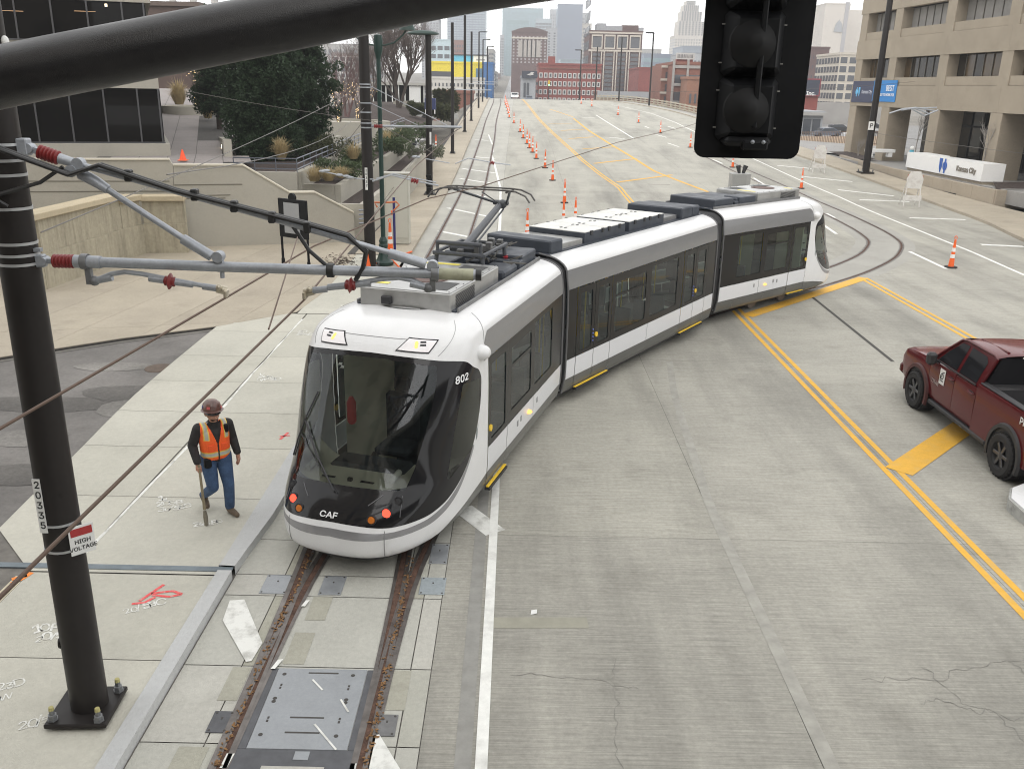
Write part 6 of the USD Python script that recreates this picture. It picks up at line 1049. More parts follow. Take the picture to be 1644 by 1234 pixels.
# garden beyond: octagonal planter, path, mulch mound, hedges, pavilion, topiary
oc = thing('octagonal_planter', 'beige octagonal planter holding the lit tree', 'planter', (-14, 60, 3)); c = AY(545, 212, 61); put(oc, 'wall_body', MB().lathe([(3.4, -0.6), (3.4, 0.75), (3.1, 0.75), (3.1, 0.6), (0, 0.6)], c, 8), WALLM); 
oc2 = thing('planter_box', 'low beige planter box under the pine edge', 'planter', (-13, 52, 3)); c2_ = AY(505, 236, 50); put(oc2, 'wall_body', MB().prism(sbox(c2_[0]-2.4, 50, c2_[0]+1.0, 52.5).difference(sbox(c2_[0]-2.2, 50.2, c2_[0]+0.8, 52.3)), c2_[2]-0.9, c2_[2]+0.5), WALLM); put(oc2, 'soil', MB().prism(sbox(c2_[0]-2.25, 50.15, c2_[0]+0.85, 52.35), c2_[2]-0.9, c2_[2]+0.3), SOIL)
gp = thing('garden_path', 'pale garden path beyond the terrace railing', kind='structure'); put(gp, 'paving', MB().gridf(np.array([[(-30, 47, 2.45), (-9.4, 47, 2.45)], [(-30, 62, 2.7), (-9.4, 62, 2.7)], [(-34, 84, 3.0), (-9.0, 84, 2.7)]])), concrete((0.36, 0.35, 0.33), big=0.1))
md = thing('mulch_bed', 'dark mulch mound edged with pale stones', kind='structure'); put(md, 'mulch', MB().gridf(np.array([[(-19, 80, 2.75), (-14, 78, 2.7), (-8.4, 78, 2.2)], [(-19, 90, 4.0), (-14, 88, 4.0), (-8.6, 88, 2.7)], [(-19, 110, 4.3), (-14, 110, 4.3), (-9, 110, 3.2)]])), SOIL, 40)
put(md, 'parking_apron', MB().poly([(-9.2, 71, 1.9), (-6.6, 66.5, 1.0), (-6.75, 80, 1.3), (-9.2, 80, 2.0)]), concrete((0.24, 0.24, 0.24), big=0.1))
r = np.random.default_rng(4); stn = MB()
for k in range(90): t = k/90; x = -19+t*11; y = 78.9-1.2*t+r.normal()*0.25; stn.ball((x, y, 2.85-0.5*max(0, t-0.5)*1.4), (0.22, 0.18, 0.14), 1)
single('edging_stones', stn, mat((0.42, 0.41, 0.39), 0.8, var=0.2, vs=3), 'row of pale round stones along the mulch mound', 'stones', kind='stuff')
pv = thing('pavilion', 'low pavilion of dark glass with a flat pale roof behind the bare tree', 'building', (-17, 112, 3.5)); xa, xb = AY(598, 160, 113)[0], AY(682, 160, 113)[0]
put(pv, 'wall', MB().box(((xa+xb)/2, 116, 4.6), (xb-xa, 5.6, 3.2)), DGLASS); put(pv, 'roof', MB().box(((xa+xb)/2, 116, 6.35), (xb-xa+0.6, 6.4, 0.3)), mat((0.4, 0.39, 0.36), 0.8))
for k, x in enumerate(np.linspace(xa+0.1, xb-0.1, 9)): put(pv, 'mullion', MB().box((x, 113.15, 4.6), (0.12, 0.12, 3.2)), SIGNW)
put(pv, 'door_frame', MB().plate(sbox(0, 0, 1.9, 2.9).difference(sbox(0.14, 0, 1.76, 2.75)), (xa+1.0, 113.08, 3.4), (1, 0, 0), (0, 0, 1), 0.05), SIGNW); put(pv, 'white_panel', MB().box((xb-1.2, 113.1, 4.7), (1.4, 0.1, 2.9)), SIGNW)
gw = thing('garden_wall', 'low beige wall in front of the pavilion', 'wall', (-11, 104, 4)); p, q = AY(632, 172, 104), AY(664, 172, 104); put(gw, 'wall_body', MB().bar(p, q, 0.4, 1.3), WALLM)
for k, (x, y, Y, rx, h) in enumerate([(673, 181, 92, 0.75, 0.9), (712, 190, 86, 0.85, 1.2)]): shrub(['clipped dark hedge beside the pavilion wall', 'dark hedge behind the lamp pole near the pale car'][k], AY(x, y, Y), rx, 0.6, h, 2500, 70+k, HEDGE, 0.2, 'hedge')
for k, x in enumerate((702, 713, 727)):
    c = AY(x, 160, 106); c[2] = 3.4; rg = np.random.default_rng(80+k); o = thing('topiary', ['conical topiary left of the pale car', 'conical topiary behind the pale car', 'rounded topiary right of the pale car'][k], 'shrub', c); C = [c+[rg.normal()*0.12, rg.normal()*0.12, z] for z in np.linspace(0.3, 2.3, 12)]; R = [0.75*(1-z/2.7) + 0.12 if k < 2 else 0.75*math.sin(PI*(z+.4)/3.2) for z in np.linspace(0.3, 2.3, 12)]; put(o, 'trunk', MB().cyl(c, c+[0, 0, 1.0], 0.06), BARK); put(o, 'foliage', tufts(MB(), C, R, 1500, 0.2, rg), HEDGE, kind='stuff')
for k, (x, y) in enumerate(((700, 172), (718, 176))): pass
nb_ = thing('news_box', 'dark blue box on white legs beside the drooping lamp pole', 'newspaper box', AY(691, 181, 84)); c = AY(691, 181, 84); put(nb_, 'body', MB().box(c+[0, 0, .75], (1.0, .6, 1.0), bev=.03), mat((.02, .03, .10), .5))
for sx in (-.42, .42): put(nb_, 'leg', MB().box(c+[sx, -.25, .15], (.08, .08, .5)), SIGNW)
pb = thing('pine_bed', 'dark mulched ground under the pines', kind='structure'); put(pb, 'mulch', MB().gridf(np.array([[(-12.6, 38.7, 2.6), (-9.45, 38.6, 2.6)], [(-14.5, 46, 2.75), (-9.45, 46, 2.7)], [(-18, 56, 3.2), (-9.45, 50, 2.8)]])), SOIL)
# ================================================================ right side: office building, monument sign, planter walls
STONE = concrete((0.315, 0.27, 0.21), big=0.08, fine=0.10, stain=0.14, name='precast'); PWIN = mat((0.02, 0.017, 0.013), 0.05, spec=0.3, name='bronze_glass'); BLIND = mat((0.26, 0.25, 0.235), 0.55, var=0.12, vs=1.2, spec=0.3); BROWNW = mat((0.075, 0.05, 0.025), 0.15); WFRAME = mat((0.16, 0.15, 0.13), 0.5, 0.3); SOFFIT = mat((0.05, 0.045, 0.04), 0.9); WHITEB = mat((0.82, 0.82, 0.81), 0.45, name='white_cladding'); BLUE = mat((0.03, 0.11, 0.42), 0.4); 
FA, FB = np.array([31.85, 61.0]), np.array([30.33, 84.2]); fd = (FB-FA)/np.linalg.norm(FB-FA); fn = np.array([fd[1], -fd[0]])     # along the street; into the building
ob = thing('office_building', 'brown precast concrete office building on columns at the right edge', 'building', (FA[0], FA[1], 1.5))
def FP(s, d, z): return np.array([*(FA+fd*s+fn*d), z])
def fbx(s0, s1, d0, d1, z0, z1, name, look, bev=0.0, par=None): return put(par or ob, name, MB().frame(FP((s0+s1)/2, (d0+d1)/2, (z0+z1)/2), (*fd, 0), (*fn, 0), (0, 0, 1), ((s1-s0)/2, (d1-d0)/2, (z1-z0)/2), bev), look)
cs = [-24.6, -16.4, -8.2, 0.0, 8.0, 16.1, 23.25-0.75]
cs = [c for c in cs]
SB, SE = -30.0, 23.95
for c in cs: fbx(c-0.05, c+1.35, 0.0, 1.9, 1.0, 5.32, 'column', STONE, 0.02)
rg = random.Random(11)
for lv, (z0, z1) in enumerate(((5.33, 7.66), (9.2, 11.38), (12.95, 15.2))):
    bays = [SB] + [c+0.65 for c in cs] ; 
    for a, b in zip(bays[:-1], bays[1:]): fbx(a+0.006, b-0.006, 0.0, 0.5, z0, z1-0.62, 'spandrel_panel', STONE); fbx(a+0.006, b-0.006, 0.09, 0.5, z1-0.60, z1, 'sill_panel', STONE)
    fbx(bays[-1]+.006, SE, 0.0, 0.5, z0, z1-0.62, 'spandrel_panel', STONE); fbx(bays[-1]+.006, SE, 0.09, 0.5, z1-0.6, z1, 'sill_panel', STONE); fbx(SE-0.5, SE, 0.51, 22, z0, z1, 'end_panel', STONE); fbx(SB, SE-0.52, 0.52, 22, z0+0.05, z0+0.3, 'floor_plate', SOFFIT)
for lv, (z0, z1) in enumerate(((7.66, 9.2), (11.38, 12.95))):
    for c in cs: fbx(c+0.02, c+1.28, 0.03, 1.0, z0-0.62, z1+0.0, 'pier', STONE)
    edges = [SB] + cs; 
    for k, c in enumerate(cs):
        s0 = (cs[k-1]+1.28 if k else SB); s1 = c+0.02; L = s1-s0; n = 6
        fbx(s0, s1, 0.98, 1.3, z0, z1, 'room', SOFFIT)
        for i in range(n):
            a, b = s0+L*i/n, s0+L*(i+1)/n; lk = (BLIND if (lv == 1 and i > 0) else (BROWNW if rg.random() < 0.45 else PWIN)); w = fbx(a+0.03, b-0.03, 0.86, 0.9, z0+0.04, z1-0.03, 'window', lk); fbx(a-0.025, a+0.025, 0.80, 0.93, z0+.003, z1-.003, 'mullion', WFRAME)
    s0 = cs[-1]+1.28
    fbx(SE-0.45, SE-0.4, 1.1, 21, z0, z1, 'window', PWIN)
fbx(SB, 20.5, 5.5, 5.6, 1.2, 5.3, 'lobby_glass', mat((0.03, 0.028, 0.024), 0.04, spec=0.3)); fbx(20.4, 20.5, 5.6, 22, 1.2, 5.3, 'lobby_glass', DGLASS); fbx(22.2, 23.6, 12, 13.8, 1.0, 5.32, 'column', STONE, 0.02)
for s in np.arange(SB+1, 20, 1.9): fbx(s, s+0.1, 5.42, 5.5, 1.2, 5.3, 'lobby_mullion', SIGB)
fbx(SB, 20.45, 5.4, 5.5, 3.95, 4.1, 'lobby_transom', SIGB)
for k, (s, d) in enumerate(((-3.0, 0.2), (-10.5, 0.15), (5.5, 0.25))): fbx(s, s+3.4, 5.36, 5.4, 1.6, 2.5, 'lobby_panel', mat((0.32, 0.31, 0.30), 0.6) if k != 2 else mat((0.20, 0.16, 0.11), 0.6))
tv = MB(); ter = thing('terrace', 'grey paved terrace beneath the office columns', kind='structure'); put(ter, 'paving', MB().prism([tuple(FP(SB, -2.6, 0)[:2]), tuple(FP(17, -2.6, 0)[:2]), tuple(FP(28, -2.2, 0)[:2]), tuple(FP(34, 2.0, 0)[:2]), tuple(FP(34, 24, 0)[:2]), tuple(FP(SB, 24, 0)[:2])], 0.2, 1.02), concrete((0.30, 0.29, 0.275), big=0.1))
# banner on the first spandrel
bn = thing('banner', 'blue and navy company banner hung on the office building', 'banner', tuple(FP(16, -0.1, 5.9))); sA = 15.2; sM, sZ = 19.4, 23.6
NAVYB = mat((0.035, 0.042, 0.085), 0.6); BLUEB = mat((0.022, 0.20, 0.52), 0.6); WB = mat((0.8, 0.82, 0.85), 0.6); CYAN = mat((0.16, 0.50, 0.80), 0.6)
fbx(sA, sM, -0.06, -0.02, 5.75, 7.45, 'blue_half', BLUEB, 0, bn); fbx(sM+.005, sZ, -0.06, -0.02, 5.62, 7.4, 'navy_half', NAVYB, 0, bn)
exn = np.array([*(-fd), 0])
tx = MB(); tx.text('BEST', 0.42, FP(17.0, -0.075, 6.62), exn, (0, 0, 1), 0.01); tx.text('COMPANIES TO WORK FOR', 0.205, FP(19.2, -0.075, 6.2), exn, (0, 0, 1), 0.01); put(bn, 'lettering', tx, WB)
tx = MB(); tx.text('Kansas City', 0.27, FP(21.6, -0.075, 6.38), exn, (0, 0, 1), 0.01); put(bn, 'lettering', tx, mat((0.45, 0.47, 0.55), 0.6))
def emblem(par, s0, zc, h, look, d=-0.075, P_=None, ex=None, th=0.01):
    """two upright shield-and-cross marks side by side"""
    P_ = P_ or (lambda s, z: FP(s, d, z)); m = MB(); ex = exn if ex is None else ex
    w = h*0.42; cr = sbox(-w*0.2, -h/2, w*0.2, h/2).union(sbox(-w/2, -h*0.22, w/2, h*0.22)).union(Point(0, 0).buffer(h*0.3)).difference(sbox(-w*0.07, -h*0.28, w*0.07, h*0.28)); sh = Polygon([(-w/2, h/2), (w/2, h/2), (w*0.45, -h*0.1), (0, -h/2), (-w*0.45, -h*0.1)]).difference(sbox(-w*0.08, -h*0.3, w*0.08, h*0.3))
    m.plate(cr, P_(s0, zc), ex, (0, 0, 1), th); m.plate(sh, P_(s0-w*1.5, zc), ex, (0, 0, 1), th); return put(par, 'emblem', m, look)
emblem(bn, 22.6, 6.5, 0.78, CYAN)
# planter wall at the back of the pavement and the white monument sign
pwl = thing('planter_wall', 'long low brown concrete planter wall behind the right pavement', 'wall', (28.6, 55, 0)); PWM = concrete((0.36, 0.31, 0.245), big=0.07, stain=0.08)
wp_ = [(28.95, 54.6), (28.5, 62.0), (28.2, 69.0), (28.3, 76.0), (28.6, 81.0)]; tz = [1.02, 1.06, 1.1, 1.15, 1.2]
for i in range(4):
    a, b = np.array(wp_[i]), np.array(wp_[i+1]); n_ = 3
    for j in range(n_):
        p = a+(b-a)*j/n_; q = a+(b-a)*(j+1)/n_; d = (q-p)/np.linalg.norm(q-p); z0 = -0.1; z1 = tz[i]+(tz[i+1]-tz[i])*(j+.5)/n_; put(pwl, 'wall_panel', MB().frame((*((p+q)/2+np.array([d[1], -d[0]])*0.15), (z0+z1)/2), (*d, 0), (d[1], -d[0], 0), (0, 0, 1), (np.linalg.norm(q-p)/2-0.006, 0.15, (z1-z0)/2), 0.01), PWM)
put(pwl, 'wall_panel', MB().frame((32.5, 54.9, 0.46), (1, 0.07, 0), (-0.07, 1, 0), (0, 0, 1), (3.5, 0.15, 0.56), 0.01), PWM); put(pwl, 'vent', MB().box((28.62, 59.6, 0.2), (0.05, 1.6, 0.22), rz=0.06), SIGB)
put(pwl, 'soil', MB().poly([(29.2, 54.9, 0.98), (36, 55.3, 0.98), (36, 58.2, 1.2), (30.2, 57.4, 1.25)]), SOIL); 
ms = thing('monument_sign', 'long white monument sign with blue emblem and grey lettering', 'sign', (29.3, 58, 1.05)); a_, b_ = np.array([29.22, 68.4]), np.array([29.50, 57.7]); md_ = (b_-a_)/np.linalg.norm(b_-a_); mn = np.array([-md_[1], md_[0]]); ML = np.linalg.norm(b_-a_)
put(ms, 'plinth', MB().frame((*((a_+b_)/2+mn*0.75), 1.12), (*md_, 0), (*mn, 0), (0, 0, 1), (ML/2, 0.6, 0.12)), PWM)
prof = Polygon([(0, 1.22), (ML+0.1, 1.22), (ML+0.12, 2.32), (ML*0.33, 2.25), (ML*0.33, 2.3), (0, 2.3)])
put(ms, 'block', MB().plate(prof, (*(a_+mn*1.45), 0), (*md_, 0), (0, 0, 1), 1.45) if False else MB().plate(prof, (*a_, 0), (*md_, 0), (0, 0, 1), -1.45), WHITEB)
mp_ = lambda s, z: np.array([*(a_+md_*s-mn*0.012), z])
emblem(ms, 5.95, 1.78, 0.95, BLUE, P_=mp_, ex=np.array([*md_, 0]), th=0.03); 
t = MB(); t.text('Kansas City', 0.33, mp_(7.55, 1.62), (*md_, 0), (0, 0, 1), 0.03); put(ms, 'lettering', t, mat((0.22, 0.20, 0.17), 0.5))
put(ms, 'emblem', MB().plate(sbox(-.06, -.5, .06, .5), mp_(6.6, 1.75), (*md_, 0), (0, 0, 1), 0.02), BLUE) if False else None
hr2 = MB().tube([(31.2, 55.0, 1.02), (32.8, 57.0, 1.9), (36, 58.6, 2.2)], 0.03, 6); single('handrail', hr2, GALV, 'slim metal handrail rising beside the planter corner', 'rail')
bk = MB()
for k in range(2): bk.tube([(31.6+k*0.9, 53.2, 0.1), (31.6+k*0.9, 53.2, 0.9), (31.9+k*0.9, 53.3, 1.05), (32.2+k*0.9, 53.4, 0.9), (32.2+k*0.9, 53.4, 0.1)], 0.03, 6)
single('bike_rack', bk, GALV_D, 'grey hooped bicycle rack near the right edge below the planter wall', 'bike rack')
bn2 = thing('bench', 'white block bench behind the tall black pole', 'bench', (29.6, 76.5, 1.0)); c = AY(1412, 247, 76); put(bn2, 'seat', MB().box((c[0], 76, c[2]+0.25), (2.3, 0.7, 0.25), bev=0.02), WHITEB)
for sx in (-0.8, 0.8): put(bn2, 'leg', MB().box((c[0]+sx, 76, c[2]-0.05), (0.3, 0.6, 0.36)), WHITEB)
wlk = thing('terrace_bed', 'planting bed with bare soil beside the bench', kind='structure'); put(wlk, 'soil', MB().poly([(28.6, 77, 1.1), (28.6, 84, 1.25), (30.6, 84, 1.3), (30.2, 76.5, 1.15)]), SOIL)
def twigtree(label, base, h, seed): return bare(label, base, h, seed, look=TWIGP, depth=5, trunk=0.05, spread=0.38, name='young_tree')
twigtree('young pale bare tree in front of the second office column bay', AY(1468, 250, 72)-[0, 0, .2], 5.0, 31); twigtree('young pale bare tree behind the white sign near its right end', AY(1577, 268, 62)-[0, 0, .2], 4.2, 32); twigtree('thin bare sapling at the left end of the terrace bed', AY(1378, 247, 80)-[0, 0, .2], 2.6, 33)
# canopy arms of galvanised wire hanging in front of the columns
wa_ = MB()
for pts in ([(1428, 182), (1450, 175), (1470, 173), (1500, 178)], [(1447, 177), (1468, 174), (1490, 182)], [(1468, 174), (1504, 173)], [(1465, 176), (1484, 186), (1506, 177)]): wa_.tube([AY(x, y, 58.0) for x, y in pts], 0.05, 6)
single('span_bracket', wa_, GALV, 'galvanised overhead bracket arms in front of the office columns', 'bracket')
# one small post stands in for people by the sign, too small to pose
hy = thing('terrace_post', 'small post with a pale round top standing in for people behind the white sign', 'post', AY(1463, 248, 70)); c = AY(1463, 248, 70); put(hy, 'post', MB().cyl(c-[0, 0, .6], c+[0, 0, .3], 0.16, n=10), mat((0.1, 0.45, 0.6), 0.5)); put(hy, 'top', MB().ball(c+[0, 0, .45], 0.17, 2), SIGNW, 40)
tc = thing('traffic_mast', 'thin grey mast in the blue parking area', 'pole', (0, 0, 0)) if False else None
# ================================================================ the city beyond the crest
def brick(col, sc=3.0, v=0.15): return mat(col, 0.85, var=v, vs=0.12, var2=0.10, vs2=sc)
FWIN = mat((0.06, 0.065, 0.075), 0.12, spec=0.6, name='far_glass'); FPALE = mat((0.45, 0.44, 0.42), 0.7)
def tower(name, label, x0, x1, yt, Y, depth, look, rows=0, cols=0, wfrac=(0.6, 0.55), wlook=None, zb=None, zw0=None, win_name='windows', trim=None, top_margin=0.06, face='both', side_cols=None, frame=None):
    """block whose street front stands Y metres up the street, spanning the sight lines x0..x1 and reaching yt"""
    a, b = AY(x0, yt, Y), AY(x1, yt, Y); X0, X1 = a[0], b[0]; zt = (a[2]+b[2])/2; zb = (float(zr(Y))-6 if zb is None else zb)
    o = thing(name, label, 'building', ((X0+X1)/2, Y+depth/2, zb)); put(o, 'wall', MB().box(((X0+X1)/2, Y+depth/2, (zb+zt)/2), (X1-X0, depth, zt-zb)), look)
    put(o, 'parapet', MB().box(((X0+X1)/2, Y+depth/2, zt+0.25), (X1-X0+0.4, depth+0.4, 0.6)), trim or look)
    if rows:
        zl = zw0 if zw0 is not None else max(float(zr(Y))+1, zb+1); H_ = zt-zl; m = MB(); f2 = MB(); dz = H_*(1-top_margin)/rows; W = X1-X0; dx = W/cols
        sx = X0 if X0 > 0 else X1; sg = -1 if X0 > 0 else 1; sc = side_cols or max(2, int(depth/dx)); dd = depth/sc
        for r_ in range(rows):
            zc = zl+dz*(r_+0.5)
            for c_ in range(cols):
                m.box((X0+dx*(c_+0.5), Y-0.02, zc), (dx*wfrac[0], 0.16, dz*wfrac[1]))
                if frame: f2.plate(sbox(-dx*wfrac[0]/2-frame_w, -dz*wfrac[1]/2-frame_w, dx*wfrac[0]/2+frame_w, dz*wfrac[1]/2+frame_w).difference(sbox(-dx*wfrac[0]/2, -dz*wfrac[1]/2, dx*wfrac[0]/2, dz*wfrac[1]/2)), (X0+dx*(c_+0.5), Y-0.12, zc), (1, 0, 0), (0, 0, 1), 0.1)
            if face == 'both':
                for c_ in range(sc): m.box((sx+sg*0.02, Y+dd*(c_+0.5), zc), (0.16, dd*wfrac[0], dz*wfrac[1]))
        put(o, win_name, m, wlook or FWIN, kind='stuff')
        if frame: put(o, 'window_surrounds', f2, frame, kind='stuff')
    return o, X0, X1, zt
frame_w = 0.28
GL1 = mat((0.16, 0.25, 0.28), 0.12, spec=0.8, var=0.1, vs=0.02); GL2 = mat((0.14, 0.17, 0.23), 0.12, spec=0.8, var=0.1, vs=0.02); GL3 = mat((0.25, 0.30, 0.33), 0.15, spec=0.8); PALEG = mat((0.30, 0.31, 0.325), 0.7); CREAMB = mat((0.52, 0.48, 0.43), 0.8); DBR = brick((0.10, 0.055, 0.05)); RBR = brick((0.21, 0.052, 0.042), 2.0, 0.1); OBR = brick((0.20, 0.085, 0.06)); LIME = mat((0.48, 0.44, 0.38), 0.8); CONCR = mat((0.30, 0.29, 0.275), 0.85, var=0.1, vs=0.3)
# near blocks on the right of the far street
o, X0, X1, zt = tower('brick_building', 'four-storey red brick building with pale window surrounds and a chimney', 865, 966, 105, 300, 34, RBR, 4, 13, (0.36, 0.40), zw0=1.0, frame=FPALE, top_margin=0.16); q = AY(886, 96, 300); put(o, 'chimney', MB().box((q[0], 303, q[2]-1.5), (2.2, 4, 5)), RBR); put(o, 'cornice', MB().box(((X0+X1)/2, 299.9, zt-1.0), (X1-X0+.3, .5, .3)), OBR)
o, X0, X1, zt = tower('brick_office', 'ten-storey brown brick office block with tall pale-framed window bays', 947, 1032, 52, 370, 30, DBR, 0, 0); a5 = (X1-X0)
for k in range(4):
    c = X0+a5*(0.145+k*0.24); z1, z0 = zt-7.5, 2; w = a5*0.17
    for i in range(11): put(o, 'window', MB().box((c, 369.95, z0+(z1-z0)*(i+0.5)/11), (w*0.86, 0.3, (z1-z0)/11*0.7)), FWIN)
    put(o, 'bay_frame', MB().plate(sbox(-w/2-.4, 0, w/2+.4, z1-z0+1).difference(sbox(-w/2, -1, w/2, z1-z0+.5)), (c, 369.9, z0), (1, 0, 0), (0, 0, 1), 0.35), LIME); put(o, 'window', MB().box((c, 369.95, zt-3.8), (w, 0.3, 4.0)), FWIN); put(o, 'attic_frame', MB().plate(sbox(-w/2-.4, 0, w/2+.4, 5.2).difference(sbox(-w/2, .5, w/2, 4.6)), (c, 369.9, zt-6.2), (1, 0, 0), (0, 0, 1), 0.35), LIME)
put(o, 'cornice', MB().box(((X0+X1)/2, 369.9, zt-6.8), (a5+.4, .6, .7)), LIME); put(o, 'cornice', MB().box(((X0+X1)/2, 369.9, zt-0.3), (a5+.4, .6, .6)), LIME)
for a, b, y, lk in ((959, 973, 38, PALEG), (973, 999, 42, PALEG), (999, 1025, 41, DBR), (1025, 1033, 45, PALEG)): p, q = AY(a, y, 380), AY(b, y, 380); put(o, 'penthouse', MB().box(((p[0]+q[0])/2, 385, (p[2]+zt)/2), (q[0]-p[0], 12, p[2]-zt)), lk)
p = MB()
for i in range(9):
    for j in range(6): p.box((X0-0.1, 373+j*4.6, 6+i*5.4), (0.3, 2.2, 3.2))
put(o, 'side_windows', p, FWIN, kind='stuff')
o, X0, X1, zt = tower('hotel_building', 'tall dark brick hotel with a gently curved parapet', 822, 879, 52, 520, 40, DBR, 9, 9, (0.42, 0.5), zw0=18, wlook=mat((0.32, 0.30, 0.30), 0.4), top_margin=0.1); arc = np.linspace(-1, 1, 15); put(o, 'curved_parapet', MB().plate(Polygon([((X1-X0)/2*t, 2.2*(1-t*t)+.3) for t in arc]+[((X1-X0)/2, 0), (-(X1-X0)/2, 0)]), ((X0+X1)/2, 520.6, zt), (1, 0, 0), (0, 0, 1), 1.0), DBR); put(o, 'cornice', MB().box(((X0+X1)/2, 519.9, zt-3), (X1-X0+.5, .8, .8)), LIME)
pa_ = MB()
for k in range(5): pa_.box((X0+(X1-X0)*(0.26+k*0.12), 519.85, zt-8.5), (3.0, 0.3, 8.5))
put(o, 'tall_window', pa_, mat((0.33, 0.30, 0.27), 0.5), kind='stuff')
o, X0, X1, zt = tower('shop_building', 'white two-storey shop with two dark slit windows under a dark rooftop sign', 836, 860, 125, 290, 14, PALEG)
for k in (0.35, 0.62): put(o, 'window', MB().box((X0+(X1-X0)*k*0.8, 289.9, zt-3.6), (0.7, 0.3, 4.2)), FWIN)
p, q = AY(838, 114, 289), AY(862, 126, 289); so = put(o, 'roof_sign', MB().box(((p[0]+q[0])/2, 289, (p[2]+q[2])/2), (q[0]-p[0], 0.5, p[2]-q[2])), mat((0.02, 0.025, 0.04), 0.5)); put(so, 'sign_mark', MB().plate(Polygon([(-1.2, 0), (-.3, .25), (.2, .75), (1.2, .7), (.8, .3), (1.0, -.1), (-.2, -.25)]), ((p[0]+q[0])/2+.3, 288.7, (p[2]+q[2])/2), (1, 0, 0), (0, 0, 1), 0.05), FPALE)
o, X0, X1, zt = tower('long_shed', 'long low brick shed with a white roof edge below the office block', 962, 1062, 151, 250, 18, OBR); put(o, 'roof_edge', MB().box(((X0+X1)/2, 249.8, zt-0.2), (X1-X0+1, 1.2, 1.6)), PALEG); put(o, 'white_door', MB().box((X1-8.5, 249.8, zt-3.4), (2.6, .3, 3)), FPALE)
o, X0, X1, zt = tower('brick_warehouse', 'low wide red brick warehouse right of the office block', 1026, 1070, 111, 330, 30, RBR)
p, q = AY(1046, 127, 260), AY(1066, 140, 260); bb = thing('billboard', 'small pale green billboard in front of the warehouse', 'billboard', (p[0], 260, 0)); put(bb, 'panel', MB().box(((p[0]+q[0])/2, 260, (p[2]+q[2])/2), (q[0]-p[0], 0.3, p[2]-q[2])), mat((0.42, 0.52, 0.48), 0.6)); put(bb, 'picture_spot', MB().plate(Point(0, 0).buffer(0.55), (p[0]+1.1, 259.8, (p[2]+q[2])/2), (1, 0, 0), (0, 0, 1), 0.04), mat((0.3, 0.12, 0.1), 0.6)); put(bb, 'post', MB().cyl(((p[0]+q[0])/2, 260, -2), ((p[0]+q[0])/2, 260, q[2]), 0.2), POLE)
# loft building by the viaduct railing
o, X0, X1, zt = tower('loft_building', 'tall red brick loft with concrete floor bands and a white rooftop sign', 1082, 1150, 104, 205, 26, OBR, zb=-4)
for k, z in enumerate(np.linspace(0, zt-0.5, 4)): put(o, 'floor_band', MB().box(((X0+X1)/2, 204.85, z), (X1-X0+.2, .4, .6)), CONCR)
for k in range(4): put(o, 'pier', MB().box((X0+(X1-X0)*(k/3), 204.8, zt/2-1), (.45, .5, zt+4)), CONCR)
for k in range(3):
    for j in range(3): put(o, 'window', MB().box((X0+(X1-X0)*(k+.5)/3, 204.95, 1.4+j*(zt-1)/3), (2.3, .3, 1.9)), FWIN)
a2_, b2_ = AY(1062, 104, 214), AY(1086, 104, 214); put(o, 'wing', MB().box(((a2_[0]+b2_[0])/2, 222, a2_[2]/2-2), (b2_[0]-a2_[0], 18, a2_[2]+4)), OBR)
for z in np.linspace(0, a2_[2]-.4, 5): put(o, 'floor_band', MB().box(((a2_[0]+b2_[0])/2, 212.9, z), (b2_[0]-a2_[0]+.2, .4, .5)), LIME)
for k in range(2):
    for j in range(4): put(o, 'window', MB().box((a2_[0]+1+(b2_[0]-a2_[0]-1)*(k+.35)/2, 212.95, 1.3+j*(a2_[2]-1)/4), (1.0, .3, 1.6)), FWIN)
p, q = AY(1086, 85, 212), AY(1115, 96, 212); sgn = put(o, 'roof_sign', MB().box(((p[0]+q[0])/2, 212, (p[2]+q[2])/2), (q[0]-p[0], .5, p[2]-q[2])), FPALE); put(o, 'stair_tower', MB().box(((p[0]+q[0])/2, 214, (q[2]+zt)/2), (q[0]-p[0]-.6, 3.5, abs(q[2]-zt)+.2)), RBR)
tk = MB(); rg_ = random.Random(4); x = p[0]+.35
while x < q[0]-.5: w = rg_.choice((.12, .22, .3)); tk.box((x, 211.7, (p[2]+q[2])/2), (w, .06, .75)); x += w+.16
put(sgn, 'worn_lettering', tk, mat((0.18, 0.18, 0.18), 0.7), kind='stuff')
o, X0, X1, zt = tower('brick_annex', 'low orange brick annex with narrow windows beside the loft', 1104, 1170, 128, 196, 8, brick((0.26, 0.13, 0.085)), zb=-4)
for k in range(6): put(o, 'window', MB().box((X0+.8+k*1.05, 195.9, 4.6), (.4, .3, 1.9)), FWIN); put(o, 'window', MB().box((X0+.8+k*1.05, 195.9, 1.2), (.4, .3, 1.9)), FWIN)
# downtown towers
tower('glass_tower', 'wide teal glass tower rising above the hotel', 807, 872, 14, 1250, 45, GL1, 26, 9, (0.86, 0.8), mat((0.14, 0.22, 0.25), 0.1, spec=0.9)); tower('glass_tower', 'darker green-blue glass block in front of the wide teal tower', 813, 849, 34, 1150, 30, mat((0.12, 0.20, 0.215), 0.12, spec=0.8), 22, 6, (0.86, 0.75), GL1)
tower('slab_tower', 'narrow grey tower at the left edge of the street gap', 803, 809, 57, 1100, 20, PALEG, 14, 2); tower('glass_tower', 'pale blue glass tower behind the hotel', 860, 886, 31, 1150, 30, GL3, 18, 5, (0.9, 0.6)); tower('spire_tower', 'slim pale stone tower between the glass towers', 884, 895, 16, 1300, 25, PALEG, 20, 3, (0.4, 0.5)); tower('apartment_tower', 'white apartment tower with stacked balconies right of the hotel', 878, 895, 46, 760, 22, PALEG, 20, 2, (0.35, 0.5))
